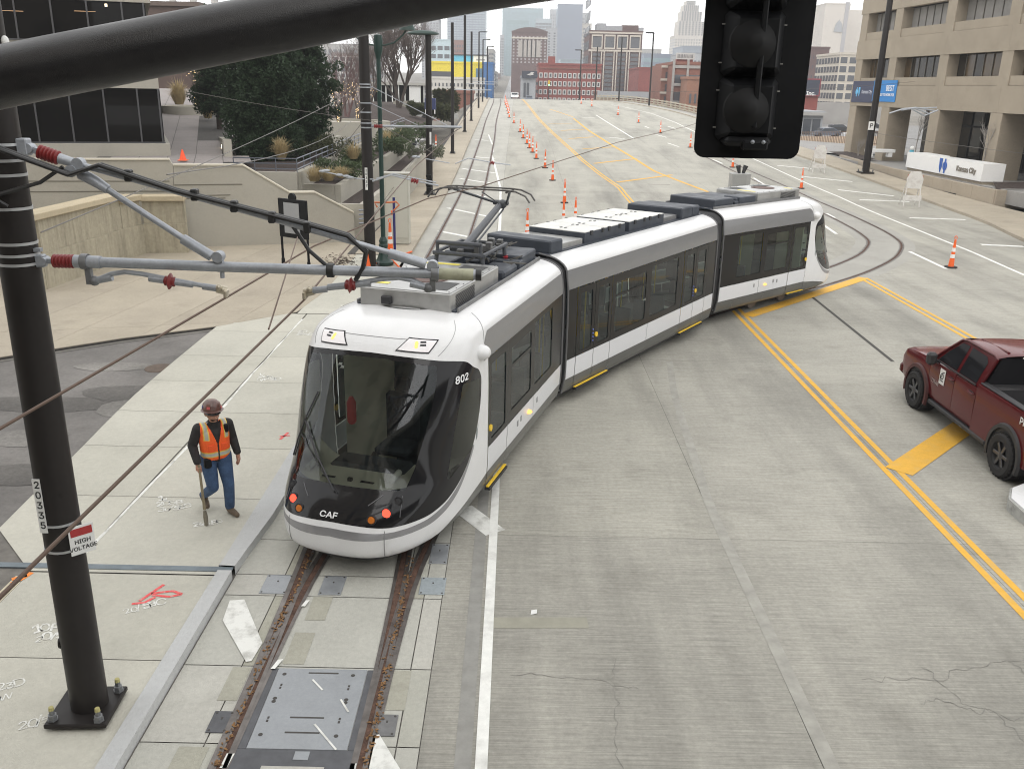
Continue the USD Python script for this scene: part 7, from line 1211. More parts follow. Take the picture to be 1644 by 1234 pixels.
tower('glass_tower', 'tall slate-blue tower with a dark central stripe', 896, 936, 8, 950, 40, GL2, 30, 8, (0.9, 0.55), mat((0.12, 0.15, 0.21), 0.12, spec=0.9)); tower('stone_tower', 'pale stepped stone tower right of the slate-blue one', 934, 946, 22, 1050, 25, PALEG, 18, 3); tower('stone_tower', 'lower pale block attached to the stepped stone tower', 936, 950, 39, 1000, 20, LIME, 14, 3)
tower('office_tower', 'low pale block behind the brick building roof', 900, 937, 97, 600, 25, GL3, 5, 8)
# art deco tower with setbacks
o, X0, X1, zt = tower('deco_tower', 'white stepped art deco skyscraper fading into the haze', 1084, 1134, 58, 1200, 40, LIME, 14, 12, (0.45, 0.55)); 
for a, b, y0, y1 in ((1090, 1130, 34, 58), (1095, 1127, 18, 34), (1099, 1123, 8, 18), (1104, 1118, 1, 8)):
    p, q = AY(a, y0, 1205), AY(b, y1, 1205); put(o, 'setback', MB().box(((p[0]+q[0])/2, 1222, (p[2]+q[2])/2), (q[0]-p[0], 34-(58-y0)*0.2, p[2]-q[2])), LIME); w = MB()
    for r_ in range(max(1, int((y1-y0)/3.2))):
        for c_ in range(8): w.box((p[0]+(q[0]-p[0])*(c_+.5)/8, 1204.6+(58-y0)*0.1, q[2]+(p[2]-q[2])*(r_+.5)/max(1, int((y1-y0)/3.2))), ((q[0]-p[0])/8*.45, 1.2, 1.7))
    put(o, 'setback_windows', w, FWIN, kind='stuff')
tower('glass_block', 'low blue glass convention block behind the viaduct lamps', 1034, 1092, 88, 700, 60, GL2, 5, 14, (0.92, 0.6), GL1); tower('grey_block', 'grey building silhouette left of the art deco tower', 1030, 1062, 80, 900, 40, CONCR, 6, 8); tower('glass_block', 'grey-blue glass roof block in front of the art deco tower', 1096, 1140, 76, 640, 40, mat((0.2, 0.23, 0.27), .2), 4, 8, (0.9, 0.5)); tower('pale_block', 'pale flat block behind the loft sign', 1090, 1150, 88, 560, 30, PALEG, 3, 10)
# behind the signal's right edge
o, X0, X1, zt = tower('beige_tower', 'huge beige windowless tower between the signal and the office building', 1326, 1366, 7, 640, 50, CREAMB); p, q = AY(1300, 14, 660), AY(1400, 14, 660); put(o, 'wing', MB().box(((p[0]+q[0])/2, 690, p[2]/2), (q[0]-p[0], 50, p[2])), CREAMB); put(o, 'roof_mark', MB().plate(Polygon([(-3, -3), (3, -3), (2, 2), (0, 4.5), (-2, 2)]), (AY(1346, 44, 640)[0], 639.7, AY(1346, 44, 640)[2]), (1, 0, 0), (0, 0, 1), .3), PALEG); st_ = AY(1358, 30, 640); put(o, 'recess_stripe', MB().box((st_[0], 639.9, st_[2]-20), (2.5, .6, 60)), mat((0.33, 0.32, 0.33), .7))
tower('dark_warehouse', 'dark brown windowless warehouse left of the white grid building', 1300, 1332, 78, 330, 25, DBR, 6, 6, (0.3, 0.35)); o, *_ = tower('grid_building', 'white grid-fronted loft building with dark square windows', 1349, 1378, 88, 260, 20, LIME, 6, 2, (0.72, 0.66), zw0=2.0, top_margin=0.02)
o, X0, X1, zt = tower('sign_building', 'red brick building with a dark red-framed sign ending in Inc.', 1282, 1314, 152, 190, 12, RBR, zb=-3); p, q = AY(1283, 126, 189.6), AY(1315, 155, 189.6); sg_ = put(o, 'wall_sign', MB().box(((p[0]+q[0])/2, 189.6, (p[2]+q[2])/2), (q[0]-p[0], .3, p[2]-q[2])), mat((0.22, 0.03, 0.04), .5)); put(sg_, 'sign_face', MB().box(((p[0]+q[0])/2, 189.42, (p[2]+q[2])/2), (q[0]-p[0]-.5, .1, p[2]-q[2]-.5)), mat((0.025, 0.03, 0.05), .5)); t = MB(); t.text('Inc.', .75, AY(1294, 153, 189.3), (1, 0, 0), (0, 0, 1), .03); put(sg_, 'lettering', t, SIGNW)
o, X0, X1, zt = tower('low_shop', 'low white shop with dark double doors beside the parking lot', 1283, 1322, 184, 150, 10, PALEG, zb=-1.5); put(o, 'roof_edge', MB().box(((X0+X1)/2, 149.8, zt+.1), (X1-X0+.8, 1.4, .5)), CONCR)
for k in range(2): put(o, 'door', MB().box((X1-1.0-k*1.5, 149.9, zt-2.0), (1.2, .2, 2.6)), FWIN)
cw = thing('concrete_wall', 'long grey concrete wall behind the parking lot', 'wall', (65, 205, 0)); p, q = AY(1312, 164, 205), AY(1420, 166, 205); put(cw, 'wall_body', MB().box(((p[0]+q[0])/2, 205, p[2]/2-1), (q[0]-p[0], .5, p[2]+2)), CONCR)
pk = thing('parking_lot', 'grey parking lot below the viaduct', kind='structure'); put(pk, 'asphalt', MB().poly([(38, 118, -0.2), (110, 118, -0.2), (130, 204, -0.2), (40, 204, -0.2)]), concrete((0.20, 0.195, 0.19), big=.15))
# fence and viaduct railing
RAILC = mat((0.40, 0.36, 0.28), .8, var=.1, vs=1)
vr = thing('viaduct_railing', 'pale concrete railing curving along the right edge of the viaduct', 'railing', (27, 120, 2)); yy = np.linspace(96, 214, 50)
for h, w in ((0.25, .16), (.62, .12), (1.0, .2)): put(vr, 'rail', extr([(float(BKR(t_))-.1, t_) for t_ in yy], w, h, h+.16), RAILC)
for t_ in np.arange(96, 214, 3.0): put(vr, 'post', MB().box((float(BKR(t_))-.1, t_, float(zr(t_))+.62), (.24, .3, 1.24)), RAILC)
vb = thing('viaduct_edge', 'concrete edge of the viaduct', kind='structure'); put(vb, 'fascia', extr([(float(BKR(t_))+.15, t_) for t_ in np.linspace(92, 215, 40)], .3, -4.5, .1), CONCR)
fe = thing('picket_fence', 'rust-brown picket fence above the rail yard beside the corner column', 'fence', (34, 104, .5)); p, q = AY(1283, 233, 101), AY(1440, 232, 101); FC = mat((0.17, 0.12, 0.09), .7)
for z in (-.0, 1.25): put(fe, 'rail', MB().bar(p+[0, 0, z+.1], q+[0, 0, z+.1], .06), FC)
n = 62
for k in range(n): c = p+(q-p)*k/(n-1); put(fe, 'picket', MB().box(c+np.array([0, 0, .7]), (.045, .045, 1.5)), FC)
yd = thing('rail_yard_bank', 'tan earth bank behind the fence', kind='structure'); put(yd, 'bank', MB().poly([p+[0, 1, -.2], q+[0, 1, -.2], q+[4, 16, .1], p+[0, 16, .1]]), mat((0.28, 0.2, 0.13), .9, var=.2, vs=.5))
tp = thing('terrace_paving', 'grey paving between the fence and the office corner', kind='structure'); put(tp, 'paving', MB().poly([(27.4, 84, 1.12), (40, 84, 1.05), (40, 101, .9), (27.4, 101, 1.55)]), concrete((0.30, 0.29, 0.28), big=.1))
# left of the street: yellow store, blue block, billboard, offices
o, X0, X1, zt = tower('yellow_building', 'long bright yellow commercial building with a dark lower band', 690, 776, 102, 300, 20, mat((0.68, 0.55, 0.035), .7)); put(o, 'dark_band', MB().box((X0+(X1-X0)*.2, 299.8, AY(700, 121, 300)[2]), ((X1-X0)*.4, .5, 2.4)), mat((0.05, 0.05, 0.06), .5)); p, q = AY(764, 110, 299), AY(776, 126, 299); put(o, 'window', MB().box(((p[0]+q[0])/2, 299.6, (p[2]+q[2])/2), (q[0]-p[0], .6, p[2]-q[2])), mat((0.1, 0.2, 0.3), .2))
tower('blue_building', 'deep blue commercial block beside the far street', 775, 791, 103, 296, 20, mat((0.03, 0.12, 0.30), .6)); p, q = AY(728, 89, 302), AY(783, 103, 302); bb = thing('billboard', 'long billboard half light blue and half white above the yellow building', 'billboard', (p[0], 302, 0)); mx_ = p[0]+(q[0]-p[0])*.58
put(bb, 'blue_panel', MB().box(((p[0]+mx_)/2, 302, (p[2]+q[2])/2), (mx_-p[0], .4, p[2]-q[2])), mat((0.10, 0.40, 0.62), .6)); put(bb, 'white_panel', MB().box(((mx_+q[0])/2, 302, (p[2]+q[2])/2), (q[0]-mx_-.02, .4, p[2]-q[2])), SIGNW); put(bb, 'frame', MB().plate(sbox(p[0]-.3, q[2]-.3, q[0]+.3, p[2]+.3).difference(sbox(p[0], q[2], q[0], p[2])), (0, 301.9, 0), (1, 0, 0), (0, 0, 1), .4), FWIN); put(bb, 'post', MB().cyl(((p[0]+q[0])/2, 302.5, 0), ((p[0]+q[0])/2, 302.5, q[2]), .4), POLE); put(bb, 'smudged_print', MB().box(((mx_+q[0])/2, 301.75, (p[2]+q[2])/2), ((q[0]-mx_)*.6, .06, .5)), PALEG)
o, X0, X1, zt = tower('pale_building', 'long pale low building under the yellow store', 690, 775, 127, 270, 16, mat((0.50, 0.48, 0.44), .8, var=.1, vs=.3), 2, 14, (.35, .35)); tower('brick_terrace', 'low red brick garden building behind the topiary', 696, 757, 150, 180, 10, OBR, 1, 8, (.4, .4))
tower('light_blue_office', 'pale blue office block with dark ribbon windows on the left', 690, 723, 65, 480, 25, mat((0.42, 0.52, 0.56), .6), 7, 3, (.75, .5)); tower('brown_office', 'narrow brown office behind the slim poles', 724, 745, 66, 700, 25, OBR, 9, 5); tower('grey_tower', 'tall pale grey tower left of the slim poles', 676, 704, 30, 900, 30, PALEG, 22, 6, (.5, .5)); tower('glass_tower', 'very tall blue-grey glass tower left of the street gap', 718, 779, 8, 900, 40, GL2, 28, 12, (.9, .6), GL3); tower('slab_tower', 'dark narrow buildings lining the left of the far street', 781, 792, 80, 640, 60, CONCR, 10, 3)
o, X0, X1, zt = tower('grid_office', 'grey gridded office seen through the bare branches', 533, 578, 88, 300, 25, brick((0.22, 0.18, 0.17)), 5, 4, (.7, .7), frame=FPALE, zw0=6); tower('grey_block', 'hazy grey block above the pine tops', 500, 600, 72, 620, 40, CONCR, 4, 12); 
sk = thing('white_canopy', 'white ribbed canopy structure at the top of the view beside the glass building', 'building', (-60, 140, 0)); p, q = AY(238, 24, 120), AY(268, 40, 120); put(sk, 'rotunda', MB().cyl(((p[0]+q[0])/2, 120, q[2]-8), ((p[0]+q[0])/2, 120, p[2]-.3), (q[0]-p[0])/2, n=24), PALEG, 40); 
for x in (279, 312, 346, 383): c = AY(x, 20, 130); put(sk, 'mast', MB().cyl((c[0], 130, c[2]-10), (c[0], 130, c[2]+14), .45, n=10), FPALE, 40)
# blocks lining the far street on both sides
for k, (x0, x1, y, Y, lk) in enumerate(((866, 880, 120, 640, CONCR), (852, 868, 118, 900, OBR), (790, 797, 116, 700, CONCR), (796, 802, 119, 950, OBR), (846, 856, 121, 1100, CONCR))): tower('street_block', ['grey block right of the far street below the hotel', 'brick block further up the right of the far street', 'grey block on the left of the far street', 'brick block further up the left of the far street', 'small grey block at the end of the far street'][k], x0, x1, y, Y, 60, lk, 3, 3)
# far traffic
def car(name, label, x, y, z, col, rz=0.0, lit=None, s=1.0, cat='car', group=None):
    o = thing(name, label, cat, (x, y, z), group=group); V = np.array([[-2.2, .35], [-2.15, .75], [-1.3, .92], [-.75, 1.38], [.75, 1.42], [1.5, .98], [2.15, .8], [2.2, .35]])*s; pl = MB(); ez = np.array([math.sin(rz), math.cos(rz), 0]); ex = np.array([math.cos(rz), -math.sin(rz), 0]); pl.plate(Polygon(V), np.array([x, y, z])-ex*.85*s, ez, (0, 0, 1), 1.7*s); put(o, 'body', pl, col)
    g = MB(); g.plate(Polygon(np.array([[-1.2, .93], [-.72, 1.32], [.7, 1.36], [1.35, .97]])*s), np.array([x, y, z])-ex*.86*s, ez, (0, 0, 1), 1.72*s); g.frame(np.array([x, y, z])+[0, 0, 1.12*s]-ez*1.02*s, ez, ex, (0, 0, 1), (.3*s, .7*s, .2*s)); put(o, 'windows', g, FWIN)
    w = MB()
    for a in (-1.35, 1.35):
        for b in (-.8, .8): c = np.array([x, y, z])+ez*a*s+ex*b*s+[0, 0, .33*s]; w.cyl(c-ex*.1, c+ex*.1, .33*s, n=12)
    put(o, 'wheels', w, BLACK)
    if lit: put(o, 'lamp', MB().box(np.array([x, y, z])-ez*2.22*s+[0, 0, .68*s]-ex*.6*s, (.3, .1, .2)), lit); put(o, 'lamp', MB().box(np.array([x, y, z])-ez*2.22*s+[0, 0, .68*s]+ex*.6*s, (.3, .1, .2)), lit)
    return o
CARS = [mat(c, .3, coat=.6) for c in ((0.6, 0.6, 0.6), (0.02, 0.02, 0.022), (0.25, 0.03, 0.03), (0.1, 0.12, 0.16), (0.35, 0.35, 0.34))]
HL_, TL_ = lamp((1, .9, .75), 14.0), lamp((1, .05, .03), 3.0)
for k, (x, Y, c, l, lb) in enumerate(((-0.8, 222, 0, HL_, 'white car with headlights on just beyond the crest'), (3.0, 250, 3, None, 'dark blue car beyond the crest'), (2.0, 380, 2, TL_, 'red car with brake lights further down the street'), (6.0, 330, 1, TL_, 'black car on the right of the far street'), (-1.5, 520, 2, None, 'small red car far up the street'), (3.5, 620, 4, TL_, 'small silver car far up the street'), (0.5, 760, 1, None, 'tiny dark car highest up the street'))): car('far_car', lb, x, Y, float(zr(Y))+.1, CARS[c], lit=l)
for k, (px, py, Y, c, lb) in enumerate(((1378, 206, 140, 0, 'white car beside the corner column in the parking lot'), (1328, 210, 143, 3, 'dark grey car left in the parking lot'), (1345, 194, 160, 1, 'dark car in the second parking row'), (1392, 192, 160, 4, 'silver car behind the tall black pole'), (1412, 214, 138, 4, 'silver car seen between the office columns'), (1400, 182, 178, 1, 'dark car in the back parking row'))): q = AY(px, py, Y); car('parked_car', lb, q[0], Y, -.2, CARS[c], 1.45 + .1*k)
car('parked_car', 'pale silver sedan parked beside the topiary', AY(710, 172, 96)[0]-.5, 96, 2.7, CARS[4], 1.5)
utv = car('parked_utility_cart', 'small grey utility cart parked behind the pavement on the left', -7.6, 68, 1.45, CARS[4], 0.3, s=.75, cat='cart')
for k, (x, z, Y) in enumerate(((8.6, 2, 262), (10.6, 2.5, 420))):
    o = thing('traffic_light', ['yellow traffic light beyond the crest right of the cars', 'yellow traffic light further down the far street'][k], 'traffic light', (x, Y, zr(Y))); put(o, 'pole', MB().cyl((x, Y, float(zr(Y))), (x, Y, float(zr(Y))+6), .12), POLE); put(o, 'head', MB().box((x, Y-.2, float(zr(Y))+5.4), (.6, .4, 1.5), bev=.05), mat((.5, .33, .02), .5)); put(o, 'green_lens', MB().cyl((x, Y-.42, float(zr(Y))+4.95), (x, Y-.4, float(zr(Y))+4.95), .16), lamp((.2, 1, .6), 3))
# ================================================================ cones, barricades, truck, worker and small things
ORANGE = mat((0.85, 0.13, 0.02), 0.5, var2=0.06, vs2=6, dirt=((0.35, 0.1, 0.04), 0.5), ds=5.0, name='cone_orange'); CONEW = mat((0.78, 0.76, 0.74), 0.45, dirt=((0.5, 0.45, 0.4), 0.5), ds=6); RUBBER = mat((0.035, 0.033, 0.032), 0.85)
def cone_proto(loc, label, group):
    o = thing('traffic_cone', label, 'traffic cone', loc, group=group); _org[str(o.GetPath())] = np.zeros(3)
    b = MB().prism(Polygon([(0.24*math.cos(k*PI/4+PI/8), 0.24*math.sin(k*PI/4+PI/8)) for k in range(8)]), 0, 0.05); put(o, 'base', b, RUBBER)
    R = lambda z: 0.11-0.07*z/1.05; segs = [(0.05, 0.38, ORANGE), (0.38, 0.53, CONEW), (0.53, 0.63, ORANGE), (0.63, 0.78, CONEW), (0.78, 1.05, ORANGE)]
    for z0, z1, lk in segs: put(o, 'sleeve' if lk is ORANGE else 'white_band', MB().lathe([(R(z0)+(0.002 if lk is CONEW else 0), z0), (R(z1)+(0.002 if lk is CONEW else 0), z1)], (0, 0, 0), 18), lk, 40)
    a = np.linspace(-0.6, PI+0.6, 14); put(o, 'handle', MB().tube([(0.045*math.cos(t), 0, 1.16+0.075*math.sin(t)) for t in a], 0.014, 6), ORANGE, 40); put(o, 'cap', MB().lathe([(0.04, 1.05), (0.042, 1.08), (0.02, 1.11), (0, 1.115)], (0, 0, 0), 14), ORANGE, 40); return o
P0 = (17.08, 34.4, 0.002); cone0 = cone_proto(P0, 'orange and white channelizer cone nearest on the right behind the tram', 'cones on the street'); cg = 'tall orange and white cones on the street'
tag(cone0, group=cg)
where = [((1286, 303), 'cone peeking over the tram roof at its far end'), ((1176, 269), 'cone just below the hanging signal'), ((1108, 237), 'cone left of the hanging signal'), ((1060, 214), 'third cone from the signal in the right-hand row'), ((1025, 197), 'fourth cone in the right-hand row towards the crest'), ((992, 185), 'fifth cone in the right-hand row towards the crest'), ((950, 171), 'small cone near the crest in the right-hand row'), ((933, 167), 'smallest cone at the crest in the right-hand row'), ((906, 326), 'cone with two clear white bands in the middle row, largest in view'), ((887, 290), 'cone second from the largest in the middle row'), ((875, 270), 'cone in the middle row by the yellow line start'), ((861, 255), 'cone at the near end of the tight cluster'), ((855, 245), 'second cone of the tight cluster in the middle row'), ((850, 238), 'third cone of the tight cluster in the middle row'), ((846, 231), 'fourth cone of the tight cluster in the middle row'), ((840, 222), 'fifth cone of the tight cluster in the middle row'), ((835, 212), 'farthest cone of the tight cluster'), ((825, 198), 'single cone up the slope beside the track'), ((817.5, 189), 'first cone of the line close to the crest'), ((816, 183), 'second cone of the line close to the crest'), ((815, 178), 'third cone of the line close to the crest'), ((813.5, 173), 'fourth cone of the line close to the crest'), ((812, 169), 'fifth cone of the line close to the crest'), ((811, 165), 'last cone of the line at the crest'), ((923, 362), 'cone behind the tram roof cabinets, taller of the pair'), ((904, 366), 'cone tip showing left of the pair over the tram roof'), ((846, 385), 'orange cone tip beside the pantograph base')]
for (px, py), lb in where: q = T(px, py); dup(cone0, (q[0], q[1], q[2]+0.002), random.Random(px).random(), lb, (1, 1, 1.1), group=cg)
q = T(700, 246); dup(cone0, (q[0], q[1], q[2]+.14), 0.4, 'cone on the tan pavement beside the lamp pole', 1.1, group=cg); q = G(627, 408, .14); dup(cone0, (q[0], q[1], .14), 0.2, 'cone standing just right of the green lamp post', 1.1, group=cg)
q = G(588, 430, .14); lc = thing('short_cone', 'short orange cone hidden behind the second black pole', 'traffic cone', q); put(lc, 'base', MB().box(q+[0, 0, .03], (.4, .4, .06)), RUBBER); put(lc, 'sleeve', MB().lathe([(.17, .05), (.04, .75)], q, 16), ORANGE, 40)
q = AY(294, 258, 39.2); rc = thing('traffic_cone', 'plain bright orange cone standing alone on the paved ramp', 'traffic cone', q); put(rc, 'base', MB().box(q+[0, 0, .02], (.36, .36, .04), bev=.01), ORANGE); put(rc, 'sleeve', MB().lathe([(.15, .03), (.03, .46), (0, .465)], q, 20), mat((0.95, 0.11, 0.03), .5), 40)
# orange barrier tubing and a blue post by the lamp post
bs = thing('barrier_stand', 'bent orange barrier hoop and legs behind the lamp post', 'barrier', G(640, 408, .14)); hp = MB(); c = lambda x, y, Y: AY(x, y, Y)
hp.tube([c(606, 333, 33), c(601, 325, 33), c(625, 325, 33), c(636, 324, 33), c(641, 329, 33), c(632, 338, 33)], .035, 6); put(bs, 'hoop', hp, mat((.55, .16, .06), .6)); lg = MB(); lg.tube([G(600, 424, .2), G(661, 404, .18)], .035, 6); lg.tube([G(624, 412, .25), G(645, 433, .16)], .035, 6); put(bs, 'leg', lg, ORANGE); put(bs, 'post', MB().cyl(c(629, 338, 33), c(629, 345, 33), .03), ORANGE)
bp = G(634, 405, .13); tp_ = AY(631, 317, float(bp[1])); pb_ = thing('blue_post', 'slim dark blue marker post right of the green lamp post', 'post', bp); put(pb_, 'post', MB().cyl(bp, (bp[0], bp[1], tp_[2]), .05, n=10), mat((.02, .02, .12), .5), 40); put(pb_, 'foot', MB().cyl(bp, bp+[0, 0, .06], .12, n=12), mat((.5, .5, .5), .6))
# A-frame barricades
BARW = mat((0.62, 0.60, 0.57), 0.6, dirt=((0.4, 0.36, 0.32), 0.5), ds=4)
def barricade(x, y, z, s, label, rz):
    o = thing('sign_barricade', label, 'barricade', (x, y, z), rz); 
    for sx in (-.32, .32):
        put(o, 'leg', MB().bar((sx*s, -.28*s, 0), (sx*.8*s, 0, 1.25*s), .05, .05), BARW); put(o, 'rear_leg', MB().bar((sx*s-.15*s, .45*s, 0), (sx*.8*s, 0, 1.25*s), .05, .04), BARW)
    put(o, 'lower_board', MB().box((0, -.22*s, .38*s), (.74*s, .03, .22*s)), BARW); sb_ = put(o, 'sign_board', MB().plate(Polygon([(-.3, -.32), (.3, -.32), (.34, .1), (.2, .42), (-.2, .42), (-.34, .1)]), (0, -.09*s, 1.1*s), (s, 0, 0), (0, 0, s), .02), BARW)
    t = MB()
    for k, (w, h) in enumerate((('SIDEWALK', .09), ('CLOSED', .105), ('USE OTHER', .075), ('SIDE', .09))): t.text(w, h*s, (0, -.095*s-.02, (1.28-k*.15)*s), (1, 0, 0), (0, 0, 1), .004, True, True)
    put(sb_, 'lettering', t, mat((.45, .12, .10), .6)); return o
q = T(1462, 331); barricade(q[0], q[1], q[2], 1.35, 'pale A-frame sign barricade on the street in front of the white monument sign', -.35); q = T(1313, 277); barricade(q[0], q[1], q[2], 1.35, 'pale A-frame sign barricade farther back near the pavement edge', -.2)
cbn = T(1186, 303); gc = thing('signal_cabinet', 'grey street cabinet with two black lamps on top beyond the tram roof', 'cabinet', cbn); h = AY(1186, 278, cbn[1])[2]-cbn[2]; put(gc, 'body', MB().box((cbn[0], cbn[1], cbn[2]+h/2), (1.25, .9, h), bev=.03), mat((.30, .30, .29), .5, .2)); put(gc, 'door', MB().box((cbn[0]-.1, cbn[1]-.46, cbn[2]+h/2), (.9, .03, h*.8), bev=.01), mat((.27, .27, .26), .5, .2))
for sx in (-.12, .14): put(gc, 'lamp', MB().cyl((cbn[0]+.05+sx, cbn[1], cbn[2]+h), (cbn[0]+.05+sx*2.0, cbn[1], cbn[2]+h+.5), .1, .17), BLACK, 40)
# paper on the road, kerb island
single('paper_scrap', MB().poly([(.30, 9.78, .004), (.38, 9.80, .012), (.385, 9.9, .006), (.31, 9.87, .014)]), SIGNW, 'scrap of white paper lying on the road', 'paper')
ki = thing('kerb_island', 'white painted rounded kerb nose at the right edge', 'kerb', (8.9, 12.5, 0)); pl_ = Polygon([(8.1, 12.6), (8.12, 13.1), (8.35, 13.5), (8.8, 13.78), (9.6, 13.9), (11.5, 13.7), (11.5, 11.8), (9.4, 11.7), (8.5, 12.0)]).buffer(-.15).buffer(.15, quad_segs=8); put(ki, 'kerb_side', MB().prism(pl_, 0, .2), mat((.42, .42, .40), .8, dirt=((.2, .2, .19), .7), ds=5)); put(ki, 'painted_top', MB().prism(pl_.buffer(-.035), .2, .225), mat((.72, .72, .72), .7, dirt=((.5, .5, .48), .5), ds=3))
# survey paint on the slabs
def marks(pts_list, look, name, z=.1045, w=.03, label=None):
    m = MB()
    for pts in pts_list:
        P = np.array(pts, float); P = np.stack([np.interp(np.linspace(0, len(P)-1, len(P)*4), np.arange(len(P)), P[:, k]) for k in (0, 1)], 1); r = ribbon(P, w, 0); r[..., 2] = z; m.gridf(r)
    put(pav, name, m, look, kind='stuff')
CHALK = mat((.70, .70, .66), .85, var=.12, vs=30, dirt=((.44, .42, .36), .9), ds=14.0); REDP = mat((.75, .10, .10), .8, dirt=((.6, .45, .4), .6), ds=20); ORP = mat((.9, .25, .04), .8)
def scrawl(txt, h, x, y, ang=0.5):
    r = random.Random(int(x*1000)); m = MB(); u = 0
    for k, t_ in enumerate(txt):
        cx_, w = r.uniform(-.1, .1)*h, 0
        for ch in t_:
            if ch == ' ': cx_ += h*.5; continue
            g = ang+r.uniform(-.22, .22); c, s = math.cos(g), math.sin(g); hh = h*r.uniform(.8, 1.2); c0, s0 = math.cos(ang), math.sin(ang); d = -k*h*1.3+r.uniform(-.12, .12)*h
            m.text(ch, hh, (x+c0*cx_-s0*d, y+s0*cx_+c0*d, .1030+.0002*(len(t_) % 3)), (c, s, 0), (-s*1.0, c*1.0, 0), .0012, r.random() < .6); cx_ += hh*(.62 if ch not in '1/' else .4)
    put(pav, 'survey_writing', m, CHALK, kind='stuff')
scrawl(['20/5BC'], .13, -4.75, 9.45, .55); scrawl(['10PS', '20/5C'], .15, -5.65, 9.0, .45); scrawl(['QST', '20SC-23D', 'OPT-SW'], .13, -5.9, 7.9, .5); scrawl(['20/5 BC'], .13, -4.95, 7.35, .5); scrawl(['10', '20SB', '30/SBC'], .14, -5.55, 12.55, .35); scrawl(['23/5BC'], .12, -4.7, 11.75, .35); scrawl(['V', '20/4', '5/PSD'], .16, -5.75, 18.95, .2); scrawl(['20', '5/5BC'], .2, -5.75, 22.6, .1); scrawl(['10', '20/5'], .2, -5.2, 25.5, .1)
marks([[(-4.68, 9.75), (-4.52, 10.15)], [(-4.75, 9.68), (-4.6, 9.72), (-4.52, 9.85)], [(-4.6, 9.93), (-4.35, 10.0), (-4.2, 9.93), (-4.35, 9.86), (-4.58, 9.9)]], REDP, 'red_mark', w=.045); marks([[(-4.33, 15.35), (-4.15, 15.4)], [(-4.28, 15.2), (-4.22, 15.55)]], REDP, 'red_mark', w=.05); marks([[(-6.5, 10.1), (-6.42, 10.22), (-6.38, 10.38)], [(-6.55, 10.2), (-6.4, 10.3)]], ORP, 'orange_mark', w=.07)
# ---------------------------------------------------------------- pickup truck
RED = mat((0.068, 0.003, 0.0045), 0.2, 0.15, coat=0.4, spec=0.2, name='truck_red'); TGL = mat((0.006, 0.006, 0.007), 0.05, spec=.7, name='tinted_glass'); TYRE = mat((0.022, 0.021, 0.021), .85, bump=.004, bs=60); RIM = mat((.10, .10, .105), .35, .7); PLAST = mat((.03, .03, .032), .55); CHROME = mat((.55, .55, .55), .15, 1.0)
TX, TYF = 9.66, 18.02   # centre line, front axle
tr = thing('pickup_truck', 'dark red four-door pickup truck at the right edge', 'pickup truck', (TX, 16.2, 0))
def sec(y, zlo, wlo, zbelt, wbelt, zup=None, wup=None): return y, zlo, wlo, zbelt, wbelt
def loft(rings, name, look, smooth=35, cap=True):
    P = np.array(rings, float); m = MB().gridf(np.concatenate([P, P[:, :1]], 1))
    if cap:
        for r_, rev in ((P[0], True), (P[-1], False)): c = r_.mean(0); n_ = len(r_); V = np.vstack([c, r_]); F = [[0, 1+k, 1+(k+1) % n_] for k in range(n_)]; m.add(V, [f[::-1] for f in F] if rev else F)
    return put(tr, name, m, look, smooth)
def ring(y, zlo, zhi, w, wt, crown=.03, r=.09):
    """cross-section of the lower body: sides with a shoulder and a crowned top"""
    half = [(w-.06, zlo), (w-.01, zlo+.10), (w+.0, (zlo+zhi)/2), (w, zhi-.16), (wt, zhi-.03), (wt-.12, zhi), (wt*.5, zhi+crown*.75), (0, zhi+crown)]
    pts = half+[(-x, z) for x, z in half[-2::-1]]; return [(TX+x, y, z) for x, z in pts]
F = TYF; FC = TYF+.18
# hood and front clip, doors (lower cab), bed sides: separate panels with gaps
loft([ring(F+.98, .55, .88, .86, .80, .02), ring(F+.95, .45, 1.06, .93, .88), ring(F+.75, .42, 1.14, .97, .93), ring(F+.2, .42, 1.20, .985, .94, .05), ring(FC-.62, .42, 1.25, .985, .95, .06)], 'front_clip', RED, 30)
for a, b in ((FC-.632, FC-1.68), (FC-1.692, FC-2.52)): loft([ring(a, .42, 1.245, .985, .96, .0), ring((a+b)/2, .42, 1.25, .99, .96, .0), ring(b, .42, 1.26, .985, .96, .0)], 'door', RED, 30)
bedy0, bedy1 = FC-2.54, FC-4.72
for sd in (-1, 1):
    pr = [(.985, .42), (.985, 1.0), (.99, 1.22), (.97, 1.32), (.90, 1.335), (.84, 1.32), (.84, .80), (.84, .42)]
    R_ = [[(TX+sd*x, y, z) for x, z in (pr if sd < 0 else pr[::-1])] for y in (bedy0, (bedy0+bedy1)/2, bedy1)]
    loft(R_, 'bed_side', RED, 30); put(tr, 'bed_rail', MB().bar((TX+sd*.885, bedy0, 1.345), (TX+sd*.885, bedy1, 1.345), .13, .035, .01), PLAST); put(tr, 'utility_track', MB().bar((TX+sd*.825, bedy0-.1, 1.22), (TX+sd*.825, bedy1, 1.22), .02, .06), CHROME)
put(tr, 'bed_floor', MB().box((TX, (bedy0+bedy1)/2, .80), (1.68, 2.2, .06)), PLAST); put(tr, 'bed_front', MB().box((TX, bedy0-.03, 1.07), (1.7, .05, .5)), PLAST); put(tr, 'tailgate', MB().box((TX, bedy1-.03, .95), (1.9, .07, .75), bev=.02), RED)
put(tr, 'bed_front_rail', MB().bar((TX-.84, bedy0-.05, 1.25), (TX+.84, bedy0-.05, 1.25), .03, .05), CHROME)
